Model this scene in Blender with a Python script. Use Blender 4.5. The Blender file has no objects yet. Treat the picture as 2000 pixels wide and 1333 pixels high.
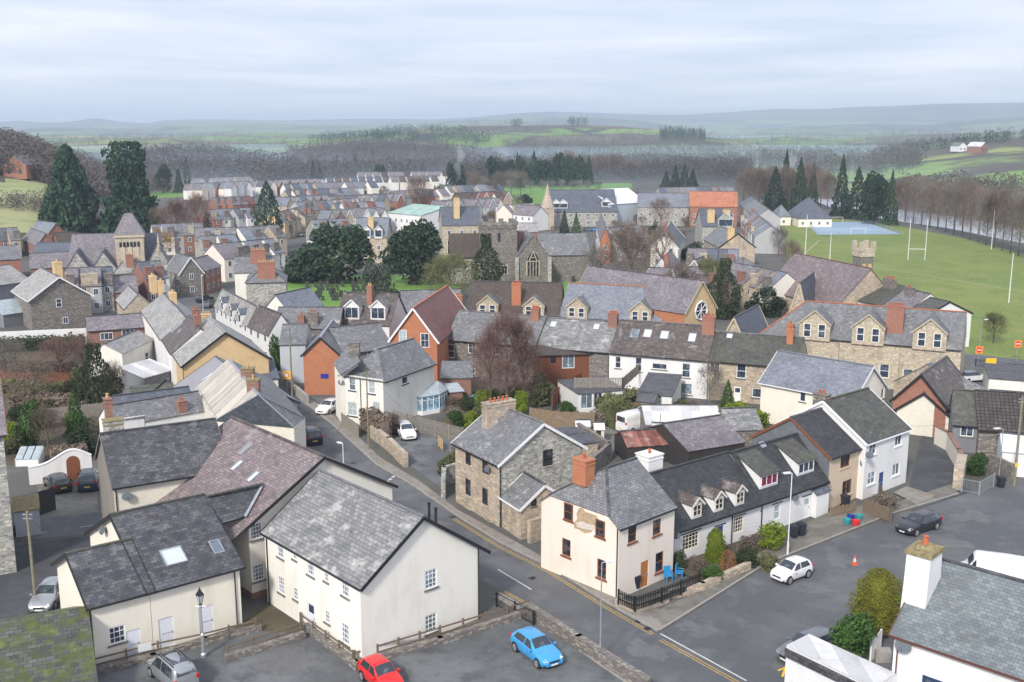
import bpy, math, random
from mathutils import Vector as V, Matrix, noise
rnd = random.Random(11)
C = bpy.context.scene.collection
SC = bpy.context.scene
R = math.radians
# ---------------------------------------------------------------- camera
F = 2030.0; CH = 34.0; PITCH = math.atan((666.5-258)/F)
cd = bpy.data.cameras.new('camera'); cam = bpy.data.objects.new('camera', cd); C.objects.link(cam)
cam.location = (0, 0, CH); cam.rotation_euler = (math.pi/2-PITCH, 0, 0)
cd.sensor_width = 36; cd.lens = F/2000*36; cd.clip_start = 1; cd.clip_end = 40000
SC.camera = cam
# ---------------------------------------------------------------- world and sun
SUN_EL, SUN_AZ = 38, 205          # azimuth clockwise from +Y (north)
w = bpy.data.worlds.new('World'); SC.world = w; w.use_nodes = True
nt = w.node_tree; nt.nodes.clear()
def nd(nt, t, **k):
    n = nt.nodes.new(t)
    for a, b in k.items():
        if a.startswith('i_'):
            n.inputs[a[2:].replace('_', ' ')].default_value = b
        else: setattr(n, a, b)
    return n
L_ = lambda nt, a, b: nt.links.new(a, b)
out = nd(nt, 'ShaderNodeOutputWorld'); bgA = nd(nt, 'ShaderNodeBackground'); bgB = nd(nt, 'ShaderNodeBackground')
sky = nd(nt, 'ShaderNodeTexSky'); sky.sky_type = 'NISHITA'; sky.sun_disc = False
sky.sun_elevation = R(SUN_EL); sky.sun_rotation = R(SUN_AZ); sky.air_density = 1.0; sky.dust_density = 1.5
L_(nt, sky.outputs[0], bgA.inputs[0]); bgA.inputs[1].default_value = 0.11
tc = nd(nt, 'ShaderNodeTexCoord')
sep = nd(nt, 'ShaderNodeSeparateXYZ'); L_(nt, tc.outputs['Generated'], sep.inputs[0])
# cloud sheet: project direction on a high plane so clouds streak towards the horizon
zc = nd(nt, 'ShaderNodeMath', operation='MAXIMUM'); L_(nt, sep.outputs[2], zc.inputs[0]); zc.inputs[1].default_value = 0.0
za = nd(nt, 'ShaderNodeMath', operation='ADD'); L_(nt, zc.outputs[0], za.inputs[0]); za.inputs[1].default_value = 0.035
dx = nd(nt, 'ShaderNodeMath', operation='DIVIDE'); L_(nt, sep.outputs[0], dx.inputs[0]); L_(nt, za.outputs[0], dx.inputs[1])
dy = nd(nt, 'ShaderNodeMath', operation='DIVIDE'); L_(nt, sep.outputs[1], dy.inputs[0]); L_(nt, za.outputs[0], dy.inputs[1])
cmb = nd(nt, 'ShaderNodeCombineXYZ'); L_(nt, dx.outputs[0], cmb.inputs[0]); L_(nt, dy.outputs[0], cmb.inputs[1])
n1 = nd(nt, 'ShaderNodeTexNoise'); n1.inputs['Scale'].default_value = 0.33; n1.inputs['Detail'].default_value = 7; n1.inputs['Roughness'].default_value = 0.52
n1.inputs['Distortion'].default_value = 0.35
L_(nt, cmb.outputs[0], n1.inputs['Vector'])
rp = nd(nt, 'ShaderNodeValToRGB'); L_(nt, n1.outputs[0], rp.inputs[0])
e = rp.color_ramp.elements
e[0].position = 0.30; e[0].color = (0.43, 0.49, 0.62, 1)
e[1].position = 0.70; e[1].color = (0.80, 0.795, 0.83, 1)
m_ = rp.color_ramp.elements.new(0.5); m_.color = (0.60, 0.635, 0.74, 1)
# brighten towards the horizon
hz = nd(nt, 'ShaderNodeMapRange'); L_(nt, sep.outputs[2], hz.inputs[0]); hz.inputs[1].default_value = 0.0; hz.inputs[2].default_value = 0.07
hz.inputs[3].default_value = 0.7; hz.inputs[4].default_value = 0.0
mx = nd(nt, 'ShaderNodeMix', data_type='RGBA'); L_(nt, hz.outputs[0], mx.inputs[0]); L_(nt, rp.outputs[0], mx.inputs[6]); mx.inputs[7].default_value = (0.84, 0.80, 0.80, 1)
L_(nt, mx.outputs[2], bgB.inputs[0]); bgB.inputs[1].default_value = 1.18
ms = nd(nt, 'ShaderNodeMixShader'); ms.inputs[0].default_value = 0.93
L_(nt, bgA.outputs[0], ms.inputs[1]); L_(nt, bgB.outputs[0], ms.inputs[2]); L_(nt, ms.outputs[0], out.inputs[0])
sd = bpy.data.lights.new('sun', 'SUN'); sd.energy = 3.1; sd.angle = R(8); sd.color = (1, 0.94, 0.85)
so = bpy.data.objects.new('sun', sd); C.objects.link(so)
a_, e_ = R(SUN_AZ), R(SUN_EL)
so.rotation_euler = V((math.sin(a_)*math.cos(e_), math.cos(a_)*math.cos(e_), math.sin(e_))).to_track_quat('Z', 'Y').to_euler()
SC.view_settings.view_transform = 'Standard'; SC.view_settings.look = 'None'
SC.view_settings.exposure = 0.36; SC.view_settings.gamma = 1
SC.cycles.max_bounces = 5; SC.cycles.diffuse_bounces = 2; SC.cycles.glossy_bounces = 2; SC.cycles.volume_bounces = 3
SC.cycles.transparent_max_bounces = 6
# ---------------------------------------------------------------- picture point -> place
sp, cp = math.sin(PITCH), math.cos(PITCH)
def ray(px, py):
    a = (px-1000)/F; b = -(py-666.5)/F
    return V((a, cp + b*sp, -sp + b*cp))
def P(px, py, z=0.0):
    d = ray(px, py); t = (z-CH)/d.z
    return V((d.x*t, d.y*t, z))
def PD(px, py, y):
    d = ray(px, py); t = y/d.y
    return V((d.x*t, y, CH+d.z*t))
def zat(p, py):
    k = (666.5-py)/F
    return CH + p[1]*(k*cp-sp)/(cp+k*sp)
# ---------------------------------------------------------------- materials
MT = {}
def newmat(n):
    m = bpy.data.materials.new(n); m.use_nodes = True; MT[n] = m
    t = m.node_tree; b = t.nodes['Principled BSDF']
    return m, t, b
def rgb(c): return (c[0], c[1], c[2], 1)
def noise_mix(t, src, col, scale, lo, hi, coord='Object', detail=4, fac=1.0, strch=None):
    """mix src colour socket with col where a noise is high"""
    tcn = nd(t, 'ShaderNodeTexCoord'); nz = nd(t, 'ShaderNodeTexNoise'); nz.inputs['Scale'].default_value = scale; nz.inputs['Detail'].default_value = detail
    nz.inputs['Roughness'].default_value = 0.62
    if strch:
        mp = nd(t, 'ShaderNodeMapping'); mp.inputs['Scale'].default_value = strch; L_(t, tcn.outputs[coord], mp.inputs[0]); L_(t, mp.outputs[0], nz.inputs['Vector'])
    else: L_(t, tcn.outputs[coord], nz.inputs['Vector'])
    mr = nd(t, 'ShaderNodeMapRange'); mr.inputs[1].default_value = lo; mr.inputs[2].default_value = hi; mr.inputs[4].default_value = fac
    L_(t, nz.outputs[0], mr.inputs[0])
    mxn = nd(t, 'ShaderNodeMix', data_type='RGBA'); L_(t, mr.outputs[0], mxn.inputs[0])
    if isinstance(src, tuple): mxn.inputs[6].default_value = rgb(src)
    else: L_(t, src, mxn.inputs[6])
    mxn.inputs[7].default_value = rgb(col)
    return mxn.outputs[2]
def bump(t, b, h, s, d=0.02):
    bn = nd(t, 'ShaderNodeBump'); bn.inputs['Strength'].default_value = s; bn.inputs['Distance'].default_value = d
    L_(t, h, bn.inputs['Height']); L_(t, bn.outputs[0], b.inputs['Normal'])
def tile(n, c1, c2, mort, w=0.34, h=0.26, moss=None, light=None, rough=0.55, bs=0.6, off=0.5, msize=0.018):
    m, t, b = newmat(n)
    uv = nd(t, 'ShaderNodeUVMap'); br = nd(t, 'ShaderNodeTexBrick')
    br.offset = off; br.inputs['Scale'].default_value = 1; br.inputs['Brick Width'].default_value = w; br.inputs['Row Height'].default_value = h
    br.inputs['Mortar Size'].default_value = msize; br.inputs['Mortar Smooth'].default_value = 0.3; br.inputs['Bias'].default_value = 0
    br.inputs['Color1'].default_value = rgb(c1); br.inputs['Color2'].default_value = rgb(c2); br.inputs['Mortar'].default_value = rgb(mort)
    L_(t, uv.outputs[0], br.inputs[0])
    c = br.outputs[0]
    mid = tuple((a+bb)/2 for a, bb in zip(c1, c2))
    c = noise_mix(t, c, tuple(x*0.55 for x in mid), 0.35, 0.45, 0.75, fac=0.75)
    if light: c = noise_mix(t, c, light[0], 0.9, light[1], light[1]+0.16, fac=0.8)
    if moss: c = noise_mix(t, c, moss[0], 1.3, moss[1], moss[1]+0.15, fac=0.85)
    br2 = nd(t, 'ShaderNodeTexBrick'); br2.offset = off; br2.inputs['Scale'].default_value = 1; br2.inputs['Brick Width'].default_value = w*1.0; br2.inputs['Row Height'].default_value = h; br2.inputs['Mortar Size'].default_value = 0; br2.inputs['Bias'].default_value = -0.15
    br2.inputs['Color1'].default_value = (0.80, 0.80, 0.80, 1); br2.inputs['Color2'].default_value = (1.28, 1.27, 1.25, 1)
    mpb = nd(t, 'ShaderNodeMapping'); mpb.inputs['Location'].default_value = (w*34, h*58, 0); L_(t, uv.outputs[0], mpb.inputs[0]); L_(t, mpb.outputs[0], br2.inputs[0])
    mu = nd(t, 'ShaderNodeMix', data_type='RGBA', blend_type='MULTIPLY'); mu.inputs[0].default_value = 0.8; L_(t, c, mu.inputs[6]); L_(t, br2.outputs[0], mu.inputs[7]); c = mu.outputs[2]
    c = noise_mix(t, c, tuple(min(1, x*2.0+0.04) for x in mid), 7, 0.62, 0.70, fac=0.5)
    L_(t, c, b.inputs['Base Color']); b.inputs['Roughness'].default_value = rough
    bump(t, b, br.outputs[1], -bs, 0.03)
    return m
def rubble(n, cols, mort, sx=2.6, sy=5.5, rough=0.9, stain=(0.12, 0.12, 0.10)):
    m, t, b = newmat(n)
    uv = nd(t, 'ShaderNodeUVMap'); mp = nd(t, 'ShaderNodeMapping'); mp.inputs['Scale'].default_value = (sx, sy, 1); L_(t, uv.outputs[0], mp.inputs[0])
    v1 = nd(t, 'ShaderNodeTexVoronoi'); L_(t, mp.outputs[0], v1.inputs['Vector']); v1.inputs['Scale'].default_value = 1; v1.inputs['Randomness'].default_value = 0.75
    v2 = nd(t, 'ShaderNodeTexVoronoi', feature='DISTANCE_TO_EDGE'); L_(t, mp.outputs[0], v2.inputs['Vector']); v2.inputs['Scale'].default_value = 1; v2.inputs['Randomness'].default_value = 0.75
    sr = nd(t, 'ShaderNodeSeparateColor'); L_(t, v1.outputs['Color'], sr.inputs[0])
    rp = nd(t, 'ShaderNodeValToRGB'); L_(t, sr.outputs[0], rp.inputs[0]); rp.color_ramp.interpolation = 'CONSTANT'
    el = rp.color_ramp.elements
    while len(el) < len(cols): el.new(0.5)
    for i, c in enumerate(cols): el[i].position = i/len(cols); el[i].color = rgb(c)
    mr = nd(t, 'ShaderNodeMapRange'); mr.inputs[1].default_value = 0.03; mr.inputs[2].default_value = 0.11; L_(t, v2.outputs[0], mr.inputs[0])
    mxn = nd(t, 'ShaderNodeMix', data_type='RGBA'); L_(t, mr.outputs[0], mxn.inputs[0]); mxn.inputs[6].default_value = rgb(mort); L_(t, rp.outputs[0], mxn.inputs[7])
    c = noise_mix(t, mxn.outputs[2], stain, 0.7, 0.5, 0.8, fac=0.6)
    L_(t, c, b.inputs['Base Color']); b.inputs['Roughness'].default_value = rough
    bump(t, b, mr.outputs[0], 0.7, 0.03)
    return m
def brick(n, c1, c2, mort, w=0.23, h=0.075, stain=None, rough=0.85):
    m, t, b = newmat(n)
    uv = nd(t, 'ShaderNodeUVMap'); br = nd(t, 'ShaderNodeTexBrick')
    br.inputs['Scale'].default_value = 1; br.inputs['Brick Width'].default_value = w; br.inputs['Row Height'].default_value = h
    br.inputs['Mortar Size'].default_value = 0.008
    br.inputs['Color1'].default_value = rgb(c1); br.inputs['Color2'].default_value = rgb(c2); br.inputs['Mortar'].default_value = rgb(mort)
    L_(t, uv.outputs[0], br.inputs[0])
    c = br.outputs[0]
    c = noise_mix(t, c, stain or tuple(x*0.6 for x in c1), 0.8, 0.5, 0.8, fac=0.6)
    L_(t, c, b.inputs['Base Color']); b.inputs['Roughness'].default_value = rough
    bump(t, b, br.outputs[1], -0.4, 0.01)
    return m
def render_(n, c, stain, amount=0.5, rough=0.9, bs=0.15):
    m, t, b = newmat(n)
    s = noise_mix(t, c, stain, 0.6, 0.52, 0.85, fac=amount, strch=(1, 1, 0.35))
    s = noise_mix(t, s, tuple(x*0.75 for x in c), 1.1, 0.50, 0.75, fac=0.30, strch=(1, 1, 0.16))
    s = noise_mix(t, s, tuple(x*0.88 for x in c), 22, 0.5, 0.7, fac=0.4)
    L_(t, s, b.inputs['Base Color']); b.inputs['Roughness'].default_value = rough
    nz = nd(t, 'ShaderNodeTexNoise'); nz.inputs['Scale'].default_value = 40; tcn = nd(t, 'ShaderNodeTexCoord'); L_(t, tcn.outputs['Object'], nz.inputs['Vector'])
    bump(t, b, nz.outputs[0], bs, 0.01)
    return m
def plain(n, c, rough=0.6, metal=0.0, var=0.25, scale=3.0, emit=None, alpha=None):
    m, t, b = newmat(n)
    if var:
        s = noise_mix(t, c, tuple(x*(1-var) for x in c), scale, 0.4, 0.7, fac=1)
        L_(t, s, b.inputs['Base Color'])
    else: b.inputs['Base Color'].default_value = rgb(c)
    b.inputs['Roughness'].default_value = rough; b.inputs['Metallic'].default_value = metal
    return m
def ground(n, c1, c2, c3, s1=0.08, s2=0.9, rough=0.95, grain=12):
    m, t, b = newmat(n)
    s = noise_mix(t, c1, c2, s1, 0.42, 0.6, fac=1)
    s = noise_mix(t, s, c3, s2, 0.52, 0.68, fac=0.85, detail=8)
    s = noise_mix(t, s, tuple(x*0.6 for x in c1), s1*3.1, 0.55, 0.66, fac=0.45, detail=8)
    s = noise_mix(t, s, tuple(min(.9, x*1.9) for x in c1), grain, 0.54, 0.68, fac=0.6)
    L_(t, s, b.inputs['Base Color']); b.inputs['Roughness'].default_value = rough
    return m
# roofs
tile('slate_grey', (0.15, 0.155, 0.17), (0.23, 0.232, 0.238), (0.05, 0.05, 0.055), 0.34, 0.22, light=((0.42, 0.42, 0.41), 0.58), moss=((0.09, 0.10, 0.06), 0.63))
tile('slate_lichen', (0.165, 0.17, 0.18), (0.28, 0.28, 0.275), (0.045, 0.045, 0.045), 0.46, 0.29, light=((0.47, 0.47, 0.45), 0.55), moss=((0.075, 0.08, 0.05), 0.60), bs=1.0)
tile('slate_dark', (0.045, 0.047, 0.058), (0.125, 0.125, 0.135), (0.018, 0.018, 0.022), 0.42, 0.27, light=((0.22, 0.22, 0.22), 0.57), moss=((0.045, 0.038, 0.03), 0.55), bs=0.9)
tile('slate_black', (0.033, 0.037, 0.044), (0.06, 0.062, 0.066), (0.015, 0.016, 0.018), 0.34, 0.28, moss=((0.03, 0.034, 0.025), 0.58), rough=0.7)
tile('slate_purple', (0.18, 0.143, 0.147), (0.27, 0.22, 0.225), (0.06, 0.045, 0.045), 0.38, 0.25, light=((0.37, 0.34, 0.34), 0.60), moss=((0.10, 0.09, 0.075), 0.55))
tile('slate_mauve', (0.16, 0.145, 0.165), (0.24, 0.22, 0.235), (0.08, 0.07, 0.08), 0.4, 0.3, light=((0.40, 0.37, 0.38), 0.6))
tile('slate_blue', (0.17, 0.19, 0.235), (0.225, 0.24, 0.275), (0.10, 0.11, 0.13), 0.38, 0.26, rough=0.5, bs=0.3)
tile('slate_new', (0.15, 0.18, 0.195), (0.20, 0.225, 0.235), (0.055, 0.06, 0.06), 0.36, 0.235, rough=0.5, msize=0.012)
tile('slate_hip', (0.085, 0.10, 0.135), (0.13, 0.145, 0.175), (0.04, 0.045, 0.06), 0.4, 0.28)
tile('slate_brown', (0.075, 0.06, 0.055), (0.15, 0.125, 0.115), (0.03, 0.025, 0.025), 0.36, 0.28, light=((0.33, 0.31, 0.30), 0.57), moss=((0.06, 0.06, 0.03), 0.64))
tile('slate_light', (0.27, 0.265, 0.26), (0.37, 0.36, 0.345), (0.16, 0.155, 0.15), 0.6, 0.32, moss=((0.17, 0.18, 0.12), 0.58))
tile('slate_moss', (0.06, 0.06, 0.055), (0.11, 0.11, 0.095), (0.025, 0.025, 0.022), 0.36, 0.28, light=((0.16, 0.16, 0.145), 0.6), moss=((0.075, 0.085, 0.03), 0.54))
tile('moss_green', (0.05, 0.055, 0.05), (0.12, 0.12, 0.11), (0.02, 0.022, 0.02), 0.5, 0.3, light=((0.19, 0.22, 0.035), 0.56), moss=((0.075, 0.095, 0.018), 0.44), bs=1)
tile('tile_brown', (0.06, 0.045, 0.035), (0.10, 0.075, 0.06), (0.03, 0.02, 0.02), 0.3, 0.28, moss=((0.05, 0.05, 0.03), 0.55))
tile('tile_red', (0.16, 0.055, 0.045), (0.25, 0.10, 0.08), (0.08, 0.03, 0.03), 0.28, 0.28)
tile('tile_orange', (0.42, 0.15, 0.08), (0.52, 0.22, 0.12), (0.2, 0.07, 0.05), 0.3, 0.3)
tile('tile_pan', (0.05, 0.038, 0.036), (0.085, 0.068, 0.062), (0.006, 0.006, 0.006), 0.42, 0.42, off=0.0, msize=0.06, bs=1)
tile('roof_green', (0.30, 0.45, 0.40), (0.35, 0.50, 0.44), (0.2, 0.32, 0.28), 0.9, 8, bs=0.2)
tile('batten_light', (0.47, 0.43, 0.37), (0.56, 0.52, 0.45), (0.13, 0.12, 0.12), 0.55, 30, off=0.0, msize=0.035, moss=((0.33, 0.31, 0.28), 0.6), bs=0.5)
tile('sheet_white', (0.60, 0.60, 0.61), (0.62, 0.62, 0.62), (0.5, 0.5, 0.52), 1.1, 30, off=0, msize=0.02, light=((0.55, 0.55, 0.55), 0.66), bs=0.2)
tile('sheet_rust', (0.17, 0.055, 0.04), (0.33, 0.15, 0.11), (0.08, 0.04, 0.03), 0.5, 3, light=((0.42, 0.40, 0.38), 0.57), off=0, bs=1)
plain('membrane', (0.27, 0.27, 0.29), 0.7, var=0.12, scale=0.7)
plain('lead', (0.33, 0.35, 0.40), 0.5, 0.0, 0.3, 2)
plain('felt', (0.10, 0.10, 0.115), 0.8, 0, 0.45, 1.2)
plain('glass_roof', (0.38, 0.44, 0.47), 0.15, 0, 0.25, 1.5)
# walls
render_('cream', (0.80, 0.775, 0.71), (0.56, 0.51, 0.42), 0.7)
render_('cream_yellow', (0.80, 0.755, 0.655), (0.60, 0.53, 0.40), 0.6)
render_('pink_cream', (0.79, 0.715, 0.63), (0.57, 0.45, 0.34), 0.7)
render_('beige', (0.62, 0.50, 0.37), (0.46, 0.36, 0.26), 0.4)
render_('white', (0.75, 0.75, 0.745), (0.52, 0.52, 0.51), 0.6)
render_('grey_render', (0.42, 0.42, 0.43), (0.26, 0.26, 0.27), 0.5)
render_('pale_blue', (0.47, 0.52, 0.58), (0.35, 0.38, 0.42), 0.4)
render_('dark_render', (0.20, 0.21, 0.23), (0.12, 0.12, 0.14), 0.6)
render_('pebbledash', (0.27, 0.245, 0.22), (0.15, 0.135, 0.12), 0.7, bs=0.7)
brick('white_brick', (0.74, 0.74, 0.75), (0.81, 0.81, 0.81), (0.56, 0.56, 0.57), 0.34, 0.13, stain=(0.6, 0.6, 0.6))
brick('cream_brick', (0.70, 0.66, 0.56), (0.78, 0.74, 0.64), (0.55, 0.52, 0.45), 0.34, 0.13, stain=(0.62, 0.56, 0.45))
brick('red_brick', (0.29, 0.115, 0.08), (0.37, 0.17, 0.115), (0.28, 0.18, 0.14), stain=(0.26, 0.09, 0.06))
brick('dull_brick', (0.23, 0.11, 0.08), (0.33, 0.16, 0.12), (0.23, 0.17, 0.15))
brick('orange_brick', (0.42, 0.145, 0.07), (0.50, 0.20, 0.10), (0.34, 0.18, 0.11), stain=(0.38, 0.12, 0.06))
brick('yellow_brick', (0.62, 0.44, 0.22), (0.72, 0.53, 0.29), (0.5, 0.38, 0.24), stain=(0.46, 0.32, 0.17))
rubble('stone', [(0.42, 0.36, 0.28), (0.27, 0.24, 0.20), (0.51, 0.45, 0.35), (0.34, 0.31, 0.27), (0.57, 0.51, 0.42)], (0.38, 0.34, 0.29))
rubble('stone_grey', [(0.36, 0.35, 0.31), (0.22, 0.22, 0.22), (0.48, 0.47, 0.43), (0.30, 0.29, 0.27), (0.57, 0.55, 0.48)], (0.39, 0.38, 0.35))
rubble('stone_dark', [(0.25, 0.23, 0.21), (0.16, 0.15, 0.14), (0.32, 0.30, 0.25), (0.21, 0.18, 0.18)], (0.16, 0.14, 0.13))
rubble('stone_buff', [(0.57, 0.47, 0.34), (0.41, 0.34, 0.26), (0.60, 0.57, 0.41), (0.46, 0.41, 0.34)], (0.46, 0.39, 0.31))
rubble('stone_warm', [(0.51, 0.40, 0.29), (0.36, 0.31, 0.25), (0.61, 0.49, 0.35), (0.44, 0.39, 0.31)], (0.42, 0.35, 0.29), 2.2, 5)
plain('dressed', (0.56, 0.48, 0.35), 0.85, 0, 0.3, 4)
plain('slate_hung', (0.16, 0.17, 0.19), 0.7, 0, 0.3, 2)
# joinery, metal
plain('white_paint', (0.82, 0.82, 0.83), 0.45, 0, 0.06, 4)
plain('cream_paint', (0.75, 0.70, 0.58), 0.5, 0, 0.1, 4)
plain('brown_wood', (0.23, 0.085, 0.04), 0.55, 0, 0.3, 6)
plain('dark_wood', (0.045, 0.04, 0.04), 0.6, 0, 0.3, 5)
plain('door_orange', (0.50, 0.19, 0.05), 0.5, 0, 0.2, 5)
plain('door_blue', (0.035, 0.07, 0.22), 0.45, 0, 0.1, 5)
plain('door_white', (0.73, 0.75, 0.82), 0.5, 0, 0.08, 5)
plain('door_brown', (0.13, 0.045, 0.03), 0.5, 0, 0.2, 5)
plain('black_paint', (0.018, 0.019, 0.022), 0.45, 0, 0.2, 5)
plain('navy_paint', (0.03, 0.035, 0.08), 0.45, 0, 0.2, 5)
plain('sill_grey', (0.20, 0.18, 0.17), 0.8, 0, 0.3, 4)
plain('terracotta', (0.48, 0.14, 0.06), 0.8, 0, 0.3, 8)
plain('pot_buff', (0.60, 0.42, 0.20), 0.8, 0, 0.3, 8)
plain('galvanised', (0.42, 0.46, 0.50), 0.4, 0.5, 0.15, 5)
plain('metal_white', (0.72, 0.74, 0.76), 0.4, 0, 0.1, 5)
plain('old_wood', (0.19, 0.145, 0.105), 0.9, 0, 0.4, 7)
plain('fence_wood', (0.27, 0.20, 0.13), 0.9, 0, 0.45, 5)
plain('grey_wood', (0.30, 0.275, 0.235), 0.9, 0, 0.4, 5)
plain('cabin_wood', (0.20, 0.07, 0.035), 0.7, 0, 0.35, 5)
plain('pole_wood', (0.25, 0.23, 0.16), 0.9, 0, 0.35, 3)
plain('concrete', (0.36, 0.345, 0.32), 0.9, 0, 0.3, 2)
plain('kerb_stone', (0.33, 0.31, 0.285), 0.9, 0, 0.3, 2)
plain('lichen_cap', (0.30, 0.25, 0.13), 0.95, 0, 0.5, 4)
ground('tarmac_worn', (0.12, 0.122, 0.126), (0.14, 0.14, 0.14), (0.10, 0.10, 0.105), 0.4, 1.2)
plain('bin_dark', (0.025, 0.03, 0.045), 0.5, 0, 0.2, 5)
plain('blue_plastic', (0.03, 0.28, 0.60), 0.4, 0, 0.1, 5)
plain('light_blue_plastic', (0.12, 0.52, 0.78), 0.4, 0, 0.1, 5)
plain('red_plastic', (0.65, 0.03, 0.03), 0.4, 0, 0.1, 5)
plain('teal_plastic', (0.04, 0.30, 0.32), 0.4, 0, 0.1, 5)
plain('cone_orange', (0.85, 0.10, 0.04), 0.5, 0, 0.05, 5)
plain('sign_yellow', (0.90, 0.52, 0.02), 0.5, 0, 0.04, 5)
plain('sign_orange', (0.85, 0.25, 0.04), 0.5, 0, 0.04, 5)
plain('sign_blue', (0.015, 0.035, 0.30), 0.5, 0, 0.05, 5)
plain('line_white', (0.62, 0.62, 0.60), 0.8, 0, 0.35, 5)
plain('line_yellow', (0.50, 0.32, 0.10), 0.8, 0, 0.45, 4)
plain('dish_grey', (0.14, 0.16, 0.18), 0.5, 0.2, 0.1, 5)
plain('grave_stone', (0.055, 0.06, 0.055), 0.9, 0, 0.4, 3)
plain('curtain', (0.42, 0.50, 0.52), 0.8, 0, 0.3, 5)
plain('red_curtain', (0.22, 0.02, 0.06), 0.8, 0, 0.3, 5)
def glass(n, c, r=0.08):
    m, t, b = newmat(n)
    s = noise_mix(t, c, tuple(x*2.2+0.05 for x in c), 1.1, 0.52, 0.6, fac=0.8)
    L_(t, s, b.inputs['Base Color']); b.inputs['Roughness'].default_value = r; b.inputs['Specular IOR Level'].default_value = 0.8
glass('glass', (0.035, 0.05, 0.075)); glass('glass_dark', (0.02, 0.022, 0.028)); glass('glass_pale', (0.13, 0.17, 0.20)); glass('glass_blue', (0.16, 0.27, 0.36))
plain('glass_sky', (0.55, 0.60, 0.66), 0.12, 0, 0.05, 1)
plain('lamp_glass', (0.55, 0.58, 0.60), 0.2, 0, 0.1, 5)
# ground covers
ground('tarmac', (0.085, 0.09, 0.098), (0.12, 0.123, 0.13), (0.155, 0.155, 0.155), 0.10, 0.35)
ground('tarmac_dark', (0.048, 0.051, 0.058), (0.07, 0.073, 0.08), (0.10, 0.10, 0.10), 0.15, 0.5)
ground('car_park', (0.095, 0.10, 0.105), (0.15, 0.16, 0.165), (0.06, 0.063, 0.066), 0.22, 0.45)
ground('paving', (0.215, 0.19, 0.165), (0.25, 0.235, 0.21), (0.13, 0.12, 0.11), 0.3, 1.1)
ground('gravel', (0.14, 0.13, 0.115), (0.20, 0.19, 0.165), (0.10, 0.10, 0.08), 0.3, 0.9)
ground('grass', (0.135, 0.185, 0.04), (0.175, 0.215, 0.05), (0.22, 0.21, 0.07), 0.035, 0.13, grain=1.1)
ground('grass_bright', (0.10, 0.22, 0.03), (0.14, 0.27, 0.045), (0.18, 0.24, 0.07), 0.05, 0.3)
ground('lawn', (0.09, 0.14, 0.03), (0.15, 0.16, 0.05), (0.20, 0.17, 0.09), 0.3, 0.9)
ground('soil', (0.075, 0.055, 0.04), (0.10, 0.085, 0.05), (0.06, 0.08, 0.03), 0.3, 0.9)
ground('town_ground', (0.095, 0.092, 0.088), (0.085, 0.088, 0.07), (0.14, 0.135, 0.13), 0.05, 0.2)
ground('tarmac_patch', (0.066, 0.069, 0.075), (0.085, 0.088, 0.094), (0.11, 0.11, 0.11), 0.25, 0.8)
ground('court_blue', (0.24, 0.33, 0.44), (0.27, 0.36, 0.46), (0.30, 0.37, 0.45), 0.05, 0.3)
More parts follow.
